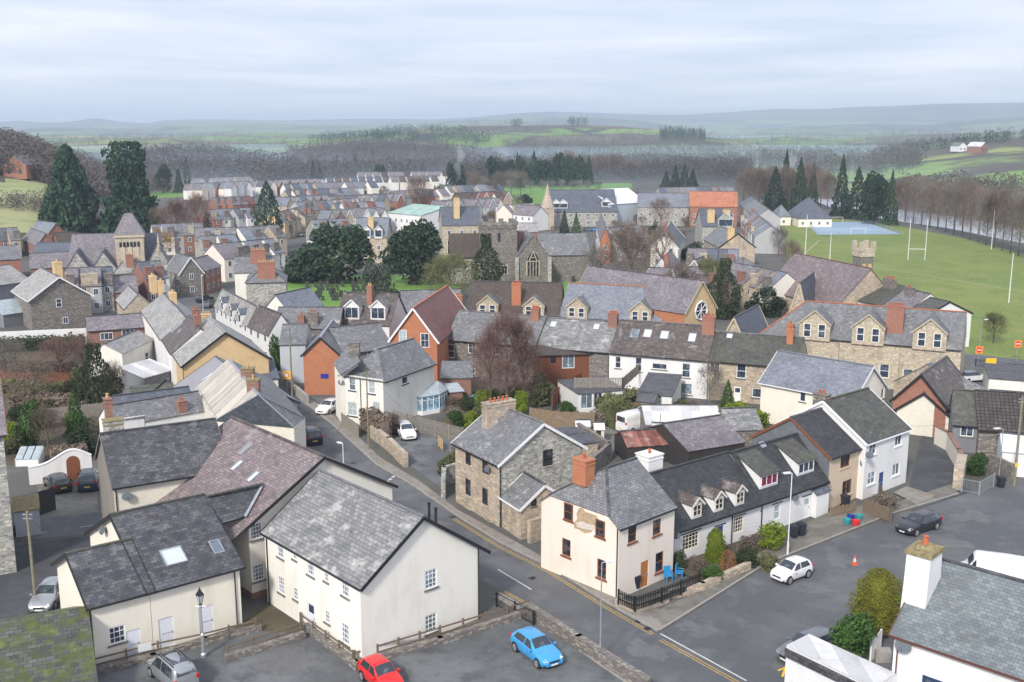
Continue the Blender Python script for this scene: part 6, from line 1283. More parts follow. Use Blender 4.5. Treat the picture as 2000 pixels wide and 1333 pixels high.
def T(kind, label, px, py, top, wpx, **k):
    g = P(px, py) if py > 395 else ground_at(px, py); h = zat(g, top)-g.z; w_ = wpx/F*(g.y*cp+CH*sp); return tree(kind, label, g, h, w_, **k)
# crowns are 10 high and 10 wide, scaled to size
proto('sequoia', cone_crown(5200, .42, 3, lambda t: (1-t)**.62*(1 if t > .06 else .8)*1.02 if t > .0 else .8, w=10), 'leaf_sequoia', .5, 5)
_irr = cone_crown(4600, .42, 8, lambda t: .55*(1.1 if t > .78 else 1)*(1 if t < .93 else .7)+(.42 if t < .42 else 0)*(1-t), w=10); proto('sequoia_ragged', _irr, 'leaf_sequoia', .5, 6)
proto('cypress', cone_crown(2600, .42, 5, lambda t: (min(1, (1-t)*2.1))**.8*.95, w=10), 'leaf_sequoia', .35, 4)
proto('yew', round_crown(5200, .36, 2, base=.2, nl=22), 'leaf_dark', .6, 3); proto('yew_low', round_crown(3800, .36, 9, base=.1, nl=14), 'leaf_dark', .6, 3)
proto('holm', round_crown(3000, .32, 4, base=.4), 'leaf_grey', .4, 3); proto('ivy_tree', cone_crown(4200, .34, 6, lambda t: math.sin(min(1, t*1.15+.12)*3.0)**.6, w=10), 'leaf_ivy', .4, 4)
proto('fir', cone_crown(1500, .5, 7, lambda t: (1-t)**.85, w=10, tiers=8), 'leaf_dark', .25, 4); proto('fir_green', cone_crown(1500, .45, 12, lambda t: (1-t)**.8, w=10, tiers=7), 'leaf_green', .25, 4)
proto('pine', round_crown(1100, .6, 17, base=2.6, nl=12), 'leaf_dark', .25, 6); proto('pointed', cone_crown(700, .5, 9, lambda t: min(1, (1-t)*3)**.6*.9, w=10), 'leaf_dark', .3, 3)
proto('bare_a', bare_crown(1, 4200, tw=.022, up=.2), 'twig_brown', .18, 1.8); proto('bare_b', bare_crown(2, 3800, up=.1, tw=.022), 'twig_grey', .18, 1.8); proto('bare_c', bare_crown(3, 4200, up=.3, tw=.022), 'twig_brown', .18, 1.8)
proto('bare_red', bare_crown(4, 6000, up=.3, tw=.02), 'twig_red', .14, 2.4, 'bark_pale'); proto('bare_olive', bare_crown(5, 6000, up=.4, tw=.026), 'twig_olive', .25, 2.4); proto('bare_dense', bare_crown(6, 6500, up=.15, tw=.024), 'twig_brown', .22, 2.4); proto('willow', bare_crown(16, 4200, up=-.4, tw=.04), 'twig_orange', .25, 2.4)
proto('shrub', round_crown(3000, .42, 21, base=0, nl=12, core=.7), 'leaf_green', .2, 2); proto('shrub_gold', round_crown(3000, .36, 22, base=0, nl=12, core=.7), 'leaf_gold', .2, 2); proto('shrub_olive', round_crown(3000, .42, 23, base=0, nl=12, core=.7), 'leaf_olive', .2, 2); proto('shrub_brown', round_crown(1400, .4, 24, base=0, nl=9), 'twig_brown', .2, 2)
proto('shrub_copper', cone_crown(1500, .36, 25, lambda t: math.sin(min(1, t*.9+.12)*3.1)**.5, w=10), 'leaf_copper', .2, 2); proto('topiary', cone_crown(6500, .30, 26, lambda t: (1-t**4)**.5, w=10, core=.8), 'leaf_gold', .2, 2); proto('dwarf_conifer', cone_crown(13000, .22, 27, lambda t: math.sin(min(1, t*.72+.26)*3.14)**.55*(1.0), w=10, base=1.4, core=.7), 'leaf_bronze', .35, 3); proto('shrub_dark', round_crown(3000, .4, 28, base=0, nl=12, core=.7), 'leaf_ivy', .2, 2)
T('bare_red', 'left of two smaller red twigged birches under the big one', 958, 792, 640, 90, name='bare_tree'); T('bare_red', 'right of two smaller red twigged birches under the big one', 1022, 800, 650, 90, name='bare_tree')
# churchyard and town trees
T('sequoia', 'giant conical sequoia, left one of the great pair', 142, 466, 283, 116, name='sequoia'); T('sequoia_ragged', 'giant ragged sequoia with a stepped outline, right one of the great pair', 257, 468, 277, 116, name='sequoia')
T('sequoia', 'sequoia cut off by the left edge of the picture', -8, 440, 350, 52, name='sequoia'); T('cypress', 'tall dark cypress standing among the terraces', 526, 488, 354, 58, name='cypress')
T('yew', 'broadest dark yew in the churchyard', 662, 552, 438, 135, name='yew_tree'); T('yew_low', 'lower dark yew joined to the left of the broadest yew', 590, 552, 474, 84, name='yew_tree'); T('yew', 'round dark yew left of the church tower', 808, 556, 434, 122, name='yew_tree')
T('holm', 'grey green rounded evergreen at the front of the graves', 743, 592, 503, 62, name='holm_oak'); T('ivy_tree', 'column of dark ivy against the church tower', 950, 575, 457, 64, name='ivy_tree'); T('bare_olive', 'bushy olive twigged tree right of the round yew', 880, 598, 494, 135, name='bare_tree')
T('shrub_gold', 'small bright bush among the gravestones', 622, 548, 527, 24, name='bush', cat='bush')
for a in [('fir', 'small dark fir below the misty field', 405, 468, 415, 32), ('fir', 'left of two dark firs behind the spire roof', 1102, 458, 410, 24), ('fir_green', 'right of two firs behind the spire roof, greener', 1125, 464, 416, 26), ('fir', 'dark fir on the right hand churchyard lawn', 1124, 540, 495, 30), ('fir_green', 'young fir at the foot of the stone terrace', 1420, 808, 742, 40), ('pointed', 'dark shrub column between church and terrace', 315, 490, 440, 16)]: T(*a, name='fir_tree')
for a in [('bare_dense', 'big bare tree over the roofs at the right of the churchyard', 1232, 580, 428, 118), ('bare_b', 'grey bare tree left of the big one by the churchyard', 1165, 575, 470, 90), ('bare_c', 'bare tree right of the big one by the churchyard', 1290, 545, 440, 70), ('bare_a', 'spreading bare tree in front of the market hall', 1325, 618, 505, 90), ('bare_red', 'red twigged birch in front of the stone back terrace', 990, 800, 596, 150), ('willow', 'orange twigged willow behind the Victorian church', 320, 506, 445, 58),
          ('bare_red', 'red brown bare tree left of the misty field', 345, 480, 385, 70), ('bare_red', 'reddish bare tree in the middle of the misty field edge', 390, 470, 372, 64), ('bare_a', 'bare tree over the brick roofs at the field edge', 310, 470, 400, 50), ('bare_c', 'large bare tree among the middle terraces', 818, 410, 342, 60), ('bare_b', 'bare tree beside the white roofed hall', 1235, 428, 365, 50), ('bare_a', 'dark bare tree in front of the grey roofed block', 1160, 440, 385, 50), ('bare_c', 'bare tree between long dark building and villas', 1290, 450, 385, 56),
          ('bare_b', 'bare hedge tree beside the long street', 1520, 500, 440, 44), ('bare_a', 'bare tree on the near corner of the playing field', 1540, 545, 462, 60), ('bare_olive', 'leafless bush in the grass beside the no entry signs', 1940, 670, 608, 60), ('bare_b', 'scrubby bare tree in front of the white terrace wall', 1385, 800, 700, 62)]: T(*a, name='bare_tree')
T('ivy_tree', 'ivy clad tree left of the mauve roofed hall', 1412, 622, 505, 70, name='ivy_tree'); T('bare_olive', 'olive green twiggy tree beside the ivy clad one', 1392, 600, 500, 80, name='bare_tree'); T('yew_low', 'dark evergreen against the left end of the mauve roofed hall', 1492, 616, 556, 76, name='evergreen_tree'); T('yew_low', 'round dark shrub beside the white gabled villa', 1354, 506, 471, 52, name='evergreen_tree')
# avenue beside the river
for i in range(20):
    t_ = i/19; x = 1752+t_*300; y = 428+96*t_**1.15; T(('bare_dense', 'bare_c', 'bare_a', 'bare_b')[i % 4], 'bare riverside tree in the long line beyond the playing field', x, y, 345+t_*20+rt.uniform(-8, 8), 64+rt.uniform(-8, 14), name='avenue_tree', group='line of bare trees along the river')
for a in [('fir', 'tallest dark fir at the top of the playing field', 1641, 426, 303, 44), ('fir', 'broad fir right of the tallest one', 1672, 428, 326, 58), ('yew', 'heavy evergreen in the clump by the river', 1708, 438, 338, 56), ('fir', 'fir at the right of the riverside evergreen clump', 1737, 440, 332, 36), ('fir', 'dark fir behind the cream pavilion', 1512, 412, 326, 56), ('fir', 'fir behind the pyramid roofed pavilion', 1560, 412, 308, 46), ('fir', 'pair topped fir above the long street', 1532, 405, 292, 34), ('fir', 'slim fir in the woods left of the tallest one', 1585, 408, 318, 30)]: T(*a, name='fir_tree')
for i in range(16):
    x = 1452+i*11+rt.uniform(-4, 4); T(('bare_dense', 'bare_a', 'bare_c')[i % 3], 'bare tree in the wood behind the pavilion', x, 404+rt.uniform(-4, 6), 318+rt.uniform(-6, 14), 46, name='bare_tree', group='bare trees behind the pavilion')
for i in range(17):
    x = 965+i*11.5+rt.uniform(-4, 4); T(('pine', 'fir', 'pine')[i % 3], 'dark pine of the clump above the park', x, 366+rt.uniform(-4, 2), 300+rt.uniform(-7, 14)+(8 if i < 4 or i > 13 else 0), 26+rt.uniform(-4, 8), name='pine_tree', group='pines of the clump above the park')
T('pine', 'big dark pine left of the pine clump', 890, 385, 314, 38, name='pine_tree')
for i in range(22):
    x = 900+i*16+rt.uniform(-6, 6); y = 386+rt.uniform(-6, 6) if i < 8 else 348+rt.uniform(-4, 4)
    T(('bare_b', 'bare_a', 'bare_c')[i % 3], 'bare tree in the belt around the park', x, y, y-46+rt.uniform(-8, 8), 40, name='bare_tree', group='bare trees around the park')
for i, x in enumerate((1036, 1060, 1078, 1097, 1118, 1128, 1147, 1168)): T('bare_b', 'small bare tree on the park grass', x, 374, 352, 20, name='bare_tree', group='small trees on the park grass')
for i, x in enumerate((1300, 1318, 1336, 1352)): T('fir', 'dark conifer of the group behind the orange roof', x, 374, (334, 322, 318, 330)[i], 30, name='fir_tree', group='conifers behind the orange roof')
for i, x in enumerate((772, 785, 797, 811, 826)): T('pointed', 'pointed conifer of the five in a row', x, 356, 323, 13, name='fir_tree', group='five pointed conifers in a row')
T('yew', 'round conifer left of the five pointed ones', 742, 356, 321, 25, name='evergreen_tree')
for i, (x, y, tp, w_, k) in enumerate([(367, 375, 308, 14, 'pointed'), (350, 378, 328, 24, 'fir'), (320, 378, 322, 34, 'yew'), (612, 352, 312, 16, 'fir'), (625, 352, 318, 14, 'fir'), (695, 340, 300, 16, 'fir'), (740, 420, 392, 30, 'yew'), (665, 430, 395, 26, 'yew'), (782, 412, 380, 18, 'fir'), (850, 450, 410, 24, 'fir'), (912, 412, 384, 40, 'yew'), (1028, 400, 380, 26, 'yew')]):
    T(k, 'dark evergreen among the far houses, number %s counted from the left' % ORD[i] if i < 3 else ('dark evergreen ' + ['', '', '', 'left of twin pointed firs in the mist', 'right of twin pointed firs in the mist', 'alone in the mist over the far estate', 'in the brick roofs left of the green roof', 'beside the stone gable end over the yews', 'by the white wall of the green roofed hall', 'behind the tall rectory chimney', 'behind the rectory, wide and low', 'at the corner of the park green'][i]), x, y, tp, w_, name='evergreen_tree')
# left garden
for a in [('bare_a', 'bare garden tree at the far left above the soil beds', 60, 800, 690, 130), ('bare_red', 'reddish bare garden tree behind the dark hedge', 120, 745, 655, 110), ('bare_b', 'bare tree against the long white wall', 20, 740, 660, 90), ('bare_a', 'bare tree in front of the brick wing', 165, 735, 648, 60), ('bare_c', 'brown thicket tree over the cold frame', 95, 880, 790, 80), ('bare_dense', 'brown thicket over the arched door wall', 210, 880, 800, 70), ('bare_a', 'bare tree left of the metal stairs', 225, 800, 700, 60)]: T(*a, name='bare_tree')
for a in [('ivy_tree', 'tall green garden conifer beside the metal stairs', 192, 805, 672, 84), ('fir_green', 'bright green young conifer in the left garden', 150, 850, 758, 50), ('yew_low', 'dark evergreen bush in front of the garden fence', 185, 880, 818, 90), ('shrub', 'tall leafy evergreen in the corner by the stone building', 60, 876, 780, 60), ('shrub_gold', 'yellow green bush behind the cold frame', 20, 876, 826, 50)]: T(*a, name='garden_shrub', cat='shrub')
def hedge(label, A, B, w=1.2, h=1.6, mat='leaf_ivy', n=1500, z=0):
    a, b = P(*A), P(*B); d = b-a; L = d.length; c = (a+b)/2; m = MB()
    for _ in range(n):
        x = rt.uniform(-L/2, L/2); hh = h*(1+.18*noise.noise(V((x*.7, 1, 2)))); y = rt.uniform(-w/2, w/2); zz = rt.uniform(.05, 1)**.6*hh
        if rt.random() < .6: y = w/2*rt.choice((-1, 1))*rt.uniform(.85, 1.1)
        leaf(m, V((x, y, zz)), .16*rt.uniform(.7, 1.5))
    m.box((0, 0, h*.42), (L, w*.7, h*.82)); o = m.build('hedge', mat, uv=False); o.location = (c.x, c.y, z); o.rotation_euler = (0, 0, math.atan2(d.y, d.x)); return tag(o, label, 'hedge')
hedge('long clipped hedge in front of the white wall', (-60, 690), (165, 680), 2.4, 2.2, n=2500); hedge('dark hedge across the left garden behind the bare trees', (-40, 730), (150, 735), 1.6, 1.8, n=2200); hedge('second garden hedge in front of the brown fence', (0, 770), (160, 775), 1.8, 1.8, 'leaf_olive', 2200)
hedge('hedge at the back of the brown garden thicket', (30, 800), (180, 810), 2.5, 2.2, 'twig_brown', 2600); hedge('ragged bramble hedge along the street wall', (716, 838), (752, 862), 1.6, 2.6, 'twig_brown', 2600); hedge('yellow green hedge by the shed roofs', (1415, 848), (1490, 835), 2.0, 2.0, 'leaf_gold', 1600); hedge('leafy hedge beside the white van', (1190, 836), (1240, 828), 2.5, 2.6, 'leaf_olive', 1600)
hedge('dark hedge behind the arch door wall', (100, 905), (170, 895), 2, 1.5, 'twig_brown', 1500); hedge('overgrown bank behind the white terrace wall', (1180, 822), (1236, 790), 2.6, 2.4, 'leaf_olive', 2200)
# garden shrubs in the foreground
for a in [('topiary', 'clipped golden column bush by the blue door', 1396, 1098, 1032, 38), ('shrub_copper', 'rust coloured conical bush in the cottage garden', 1420, 1120, 1074, 32), ('shrub', 'low green bush at the front of the cottage garden', 1390, 1136, 1100, 48), ('shrub_brown', 'brown twiggy bush left in the cottage garden', 1365, 1118, 1084, 40), ('shrub_dark', 'dark green bush in the middle of the cottage garden', 1455, 1106, 1070, 50),
          ('shrub_gold', 'yellow flowering shrub beside the dark bins', 1508, 1076, 1022, 56), ('shrub_olive', 'grey green border plants by the street lamp', 1500, 1110, 1082, 46), ('shrub_dark', 'climber on the corner of the white cottage', 1324, 1112, 1072, 30), ('shrub_brown', 'dead looking bush in the gravel by the bins', 1462, 1078, 1045, 40),
          ('shrub_olive', 'feathery bush beside the stone house', 878, 925, 885, 46), ('shrub_brown', 'brown scrub by the wooden steps of the white house', 1725, 1000, 962, 56), ('shrub_gold', 'golden conifer between stone house stack and fence', 1019, 812, 764, 34), ('shrub_gold', 'low gold bush in the conservatory garden', 921, 838, 804, 30), ('shrub', 'leafy bush behind the stone stack', 1000, 790, 750, 50), ('shrub_olive', 'silver leaved bush under the birch', 1055, 790, 730, 56),
          ('shrub_gold', 'sprawling yellow bush at the foot of the stone terrace', 1440, 830, 786, 60), ('shrub', 'green bush on the gate pillar beside the yard', 1905, 930, 880, 40), ('shrub_gold', 'flowering bush beyond the conservatory', 945, 790, 760, 34), ('shrub_brown', 'brown bush beside the villa gate', 765, 850, 800, 44), ('shrub_olive', 'overgrown bush between the rusty roof and the red chairs', 1335, 900, 842, 70), ('shrub', 'ivy bush on the end of the blue grey house', 545, 735, 650, 34)]: T(*a, name='garden_shrub', cat='shrub')
T('dwarf_conifer', 'egg shaped bronze green conifer beside the bottom right house', 1711, 1238, 1113, 96, name='ornamental_conifer'); T('shrub_gold', 'loose leafy shrub in front of the white gate at bottom right', 1658, 1290, 1190, 84, name='garden_shrub', cat='shrub') if False else T('shrub', 'loose leafy shrub in front of the white gate at bottom right', 1660, 1285, 1192, 92, name='garden_shrub', cat='shrub')
# ---- woods that read as one mass
def inpoly(x, y, pl):
    c = False
    for i in range(len(pl)):
        (a, b), (d, e_) = pl[i], pl[i-1]
        if (b > y) != (e_ > y) and x < (d-a)*(y-b)/(e_-b)+a: c = not c
    return c
def wood(label, pl, n, mat, h=(8, 13), con=0.0, tri=26, seed=1, sz=.62):
    q = random.Random(seed); m = MB(); xs = [p[0] for p in pl]; ys = [p[1] for p in pl]; k = 0
    while k < n:
        x, y = q.uniform(min(xs), max(xs)), q.uniform(min(ys), max(ys))
        if not inpoly(x, y, pl): continue
        k += 1; g = ground_at(x, y); hh = q.uniform(*h); w_ = hh*q.uniform(.35, .5); cz = g.z; cf = q.random() < con
        for _ in range(tri*2 if sz > .6 else tri):
            d = rv(); 
            if cf: t_ = q.random(); rr = w_*.45*(1-t_); p = V((g.x+d.x*rr, g.y+d.y*rr, cz+hh*1.15*t_)); s = w_*.22*sz
            else: p = V((g.x+d.x*w_*.8, g.y+d.y*w_*.8, cz+hh*.55+d.z*hh*.42)); s = w_*.26*sz
            a = rv()*s*q.uniform(.6, 1.4); b = a.cross(rv()).normalized()*s*.7; i = len(m.v); m.v += [tuple(p-a), tuple(p+a), tuple(p+b)]; m.f.append((i, i+1, i+2))
    o = m.build('woodland', mat, uv=False); o['label'] = label; struct(o, 'stuff'); o['category'] = 'wood'
wood('brown bare wood covering the left hillside', [(-60, 262), (20, 268), (90, 290), (200, 330), (330, 352), (330, 380), (200, 402), (90, 362), (60, 352), (0, 345), (-60, 345)], 1100, 'wood_brown', (6.5, 10), .06, 110, 1, .5)
wood('scrub and hedges across the left hillside field', [(-20, 398), (90, 400), (200, 420), (190, 432), (60, 418), (-20, 408)], 160, 'wood_brown', (3, 6), 0, 20, 2)
wood('bare wood in the mist behind the sequoias', [(230, 300), (420, 298), (560, 318), (600, 335), (520, 348), (380, 352), (240, 350)], 1000, 'wood_grey', (10, 14), .1, 26, 3)
wood('misty wood on the slope behind the town', [(560, 300), (640, 290), (760, 282), (860, 290), (960, 305), (1000, 330), (800, 345), (600, 340)], 1100, 'wood_grey', (9, 14), .15, 26, 4)
wood('dark hilltop wood left of the green hill', [(640, 262), (700, 256), (800, 252), (900, 258), (960, 270), (960, 284), (760, 280), (600, 284)], 700, 'leaf_dark', (10, 16), .2, 22, 5)
wood('line of woods at the foot of the green hill', [(980, 282), (1130, 284), (1300, 286), (1450, 294), (1620, 300), (1620, 326), (1300, 322), (1000, 316)], 1900, 'wood_grey', (9, 14), .25, 24, 6)
wood('spruce plantation on the right shoulder of the green hill', [(1288, 264), (1375, 268), (1380, 280), (1290, 278)], 260, 'leaf_dark', (12, 18), 1, 30, 7)
wood('clumps of trees along the top of the green hill', [(1000, 247), (1020, 246), (1020, 249), (1000, 250)], 12, 'wood_brown', (12, 18), 0, 30, 8)
wood('small copse on the crest of the green hill', [(1112, 244), (1146, 245), (1146, 248), (1112, 248)], 26, 'leaf_dark', (12, 18), .4, 30, 9)
wood('bare belt between park and hill', [(880, 332), (1130, 318), (1300, 318), (1470, 320), (1470, 362), (1300, 354), (1130, 352), (890, 362)], 1400, 'wood_brown', (9, 13), .05, 30, 10)
wood('misty woods of the right hand valley', [(1480, 300), (1560, 296), (1640, 300), (1720, 292), (1790, 300), (1800, 330), (1700, 345), (1600, 345), (1480, 330)], 1000, 'wood_grey', (9, 14), .3, 26, 11)
wood('hedges and trees across the right hillside', [(1700, 292), (1800, 280), (1900, 275), (2000, 268), (2000, 276), (1880, 290), (1720, 310)], 260, 'leaf_dark', (7, 12), .3, 26, 12)
wood('scattered trees on the far bank of the river', [(1740, 372), (2050, 372), (2050, 400), (1760, 400)], 120, 'wood_brown', (8, 13), 0, 40, 13)
wood('bare wood behind the terraces at the town edge', [(480, 346), (640, 340), (760, 334), (880, 330), (880, 342), (700, 350), (500, 360)], 420, 'wood_grey', (9, 13), .1, 30, 14)
TP = [(300, 440), (560, 395), (760, 372), (980, 372), (1020, 405), (1240, 420), (1450, 440), (1470, 500), (1260, 520), (1160, 470), (860, 430), (700, 440), (560, 470), (330, 500)]
k = 0
while k < 95:
    x, y = rt.uniform(300, 1470), rt.uniform(372, 520)
    if not inpoly(x, y, TP): continue
    k += 1; ev = k % 4 == 0; hh_ = rt.uniform(14, 30)*(.6+(y-372)/150)
    if ev: T(rt.choice(['fir', 'ivy_tree', 'yew']), 'small dark evergreen in the gardens between the terraces', x, y, y-hh_*.9, hh_*.5, name='evergreen_tree', group='evergreens in the gardens between the terraces')
    else: T(rt.choice(['bare_a', 'bare_b', 'bare_c', 'bare_dense']), 'small bare tree in the gardens between the terraces', x, y, y-hh_, hh_*.95, name='bare_tree', group='bare trees in the gardens between the terraces')
for i in range(26): x = rt.uniform(0, 330); y = rt.uniform(425, 470); T(rt.choice(['bare_a', 'bare_c', 'bare_red', 'bare_b']), 'bare tree behind the left hand brick houses', x, y, y-rt.uniform(22, 42), rt.uniform(26, 44), name='bare_tree', group='bare trees behind the left hand brick houses')
for i in range(52):
    x, y = rt.choice([(rt.uniform(1010, 1480), rt.uniform(800, 850)), (rt.uniform(880, 1010), rt.uniform(770, 840)), (rt.uniform(10, 230), rt.uniform(700, 890)), (rt.uniform(10, 230), rt.uniform(700, 890))]); h_ = rt.uniform(18, 40)
    T(rt.choice(['shrub', 'shrub_olive', 'shrub_brown', 'shrub_brown', 'shrub_dark', 'shrub_gold']), 'small garden bush in the back gardens', x, y, y-h_, h_*1.2, name='garden_shrub', cat='shrub', group='bushes in the back gardens')
wood('woods along the misty river flats before the moor', [(1240, 276), (1340, 268), (1500, 264), (1640, 268), (1820, 262), (1900, 266), (1800, 296), (1640, 298), (1400, 296)], 900, 'wood_grey', (9, 15), .3, 20, 15)
wood('hedgerow trees scattered over the flat fields at far left', [(80, 268), (200, 264), (430, 262), (560, 264), (560, 290), (80, 292)], 700, 'wood_grey', (7, 12), .2, 18, 16)
wood('hedgerow trees dotted over the distant slopes', [(0, 248), (640, 242), (1000, 244), (1400, 268), (1600, 250), (2000, 240), (2000, 262), (1500, 270), (1000, 286), (600, 262), (0, 262)], 420, 'wood_grey', (9, 15), .3, 14, 17)
wood('hedgerow trees dividing the green hill fields', [(960, 252), (1120, 249), (1240, 256), (1400, 276), (1500, 290), (1300, 288), (1000, 278), (900, 268)], 190, 'wood_brown', (6, 10), .2, 18, 18)
# ---- gravestones
gm_ = MB(); gm_.prism([(-.32, 0, -.1), (.32, 0, -.1), (.32, 0, .85), (.2, 0, 1.02), (0, 0, 1.1), (-.2, 0, 1.02), (-.32, 0, .85)], (0, .14, 0)); g0 = gm_.build('gravestone', 'grave_stone'); tag(g0, 'grey upright gravestone in the rows on the churchyard grass', 'gravestone', 'gravestones on the churchyard grass'); g0['_u'] = 0; del g0['_u']
gs = [(x+rt.uniform(-2, 2)+r_*3, 549+r_*6.4+rt.uniform(-.8, .8)) for r_ in range(7) for x in range(592, 765, 10) if rt.random() < .8]+[(1088+rt.uniform(0, 52), 508+rt.uniform(0, 45)) for _ in range(46)]+[(1000+rt.uniform(0, 60), 562+rt.uniform(0, 10)) for _ in range(10)]
for i, (x, y) in enumerate(gs):
    o = g0 if i == 0 else g0.copy()
    if i: C.objects.link(o)
    o.location = P(x, y); o.rotation_euler = (rt.uniform(-.1, .1), 0, rt.uniform(-.25, .25)); s = rt.uniform(.8, 1.4); o.scale = (s, s, s)
# ================================================================ vehicles
def paint(n, c, r=.28, met=0.0):
    m, t, b = newmat(n); s = noise_mix(t, c, tuple(x*.82 for x in c), 1.5, .4, .7, fac=1); L_(t, s, b.inputs['Base Color']); b.inputs['Roughness'].default_value = r; b.inputs['Metallic'].default_value = met; b.inputs['Coat Weight'].default_value = .6; b.inputs['Coat Roughness'].default_value = .08
paint('paint_blue', (0.05, 0.33, 0.68)); paint('paint_red', (0.72, 0.02, 0.02)); paint('paint_white', (0.80, 0.80, 0.81)); paint('paint_silver', (0.40, 0.42, 0.44), .3, .5); paint('paint_black', (0.018, 0.02, 0.028)); paint('paint_navy', (0.02, 0.04, 0.06)); paint('paint_grey', (0.16, 0.17, 0.19), .3, .3)
plain('tyre', (0.02, 0.02, 0.022), .8, 0, .2, 5); plain('rim', (0.55, 0.56, 0.58), .3, .6, .1, 5); plain('headlamp', (0.75, 0.77, 0.80), .1, 0, .05, 5); plain('tail_lamp', (0.5, 0.015, 0.02), .2, 0, .1, 5)
plain('plate_white', (0.75, 0.75, 0.72), .5, 0, .05, 5); plain('plate_yellow', (0.80, 0.55, 0.05), .5, 0, .05, 5); glass('car_glass', (0.03, 0.04, 0.05), .04); plain('trim_black', (0.02, 0.02, 0.02), .5, 0, .1, 5)
# stations: x, half width, belt z, top z, top half width   (x = 0 rear ... 1 front)
CARS = {
 'hatch': (4.2, 1.46, [(0, .72, .62, .66, .66), (.015, .80, .80, .84, .70), (.05, .86, .93, 1.10, .64), (.13, .885, .96, 1.37, .60), (.28, .895, .95, 1.45, .60), (.48, .895, .93, 1.46, .61), (.56, .895, .92, 1.42, .62), (.70, .89, .90, 1.02, .70), (.74, .885, .88, .955, .74), (.88, .86, .80, .85, .70), (.96, .80, .68, .72, .60), (1, .66, .50, .54, .5)], (.10, .72), (.51, .72), (.02, .13)),
 'city': (3.46, 1.46, [(0, .70, .70, .76, .62), (.02, .77, .86, .98, .62), (.08, .81, .94, 1.32, .58), (.2, .815, .93, 1.45, .58), (.45, .815, .92, 1.47, .59), (.55, .815, .90, 1.42, .60), (.72, .81, .88, 1.0, .68), (.77, .80, .87, .95, .70), (.90, .78, .80, .86, .64), (.97, .72, .68, .72, .54), (1, .60, .5, .54, .45)], (.09, .74), (.52, .745), (.03, .10)),
 'mpv': (4.4, 1.75, [(0, .78, .80, .92, .66), (.015, .84, .98, 1.35, .64), (.05, .86, 1.02, 1.72, .62), (.2, .87, 1.02, 1.78, .64), (.5, .87, 1.0, 1.80, .64), (.62, .87, .98, 1.72, .64), (.78, .865, .95, 1.12, .70), (.82, .86, .93, 1.05, .72), (.92, .84, .84, .92, .66), (.98, .76, .70, .76, .56), (1, .64, .52, .56, .5)], (.05, .80), (.57, .79), (.012, .05)),
 'estate': (4.55, 1.5, [(0, .74, .66, .72, .66), (.015, .82, .84, .92, .68), (.06, .87, .95, 1.36, .62), (.2, .895, .95, 1.46, .62), (.48, .9, .93, 1.49, .62), (.56, .9, .92, 1.44, .62), (.70, .895, .90, 1.03, .70), (.74, .89, .89, .97, .74), (.88, .87, .82, .87, .70), (.96, .81, .70, .74, .60), (1, .68, .52, .56, .5)], (.05, .72), (.51, .72), (.015, .06)),
 'suv': (4.5, 1.75, [(0, .80, .80, .90, .70), (.015, .88, 1.0, 1.12, .70), (.07, .92, 1.10, 1.60, .66), (.2, .93, 1.10, 1.74, .66), (.48, .93, 1.08, 1.76, .66), (.56, .93, 1.06, 1.70, .66), (.68, .925, 1.05, 1.18, .74), (.72, .92, 1.04, 1.12, .78), (.90, .89, .98, 1.04, .74), (.97, .84, .80, .86, .64), (1, .72, .60, .64, .5)], (.06, .70), (.51, .695), (.015, .07)),
 'van': (5.2, 2.4, [(0, .90, 1.3, 2.2, .80), (.01, .96, 1.35, 2.34, .84), (.3, .98, 1.35, 2.42, .86), (.68, .98, 1.32, 2.40, .86), (.72, .98, 1.3, 2.34, .86), (.83, .97, 1.25, 1.45, .84), (.86, .96, 1.2, 1.32, .82), (.95, .92, 1.02, 1.10, .74), (.99, .84, .8, .84, .6), (1, .7, .6, .64, .5)], (.70, .84), (.71, .84), (.004, .011)),
}
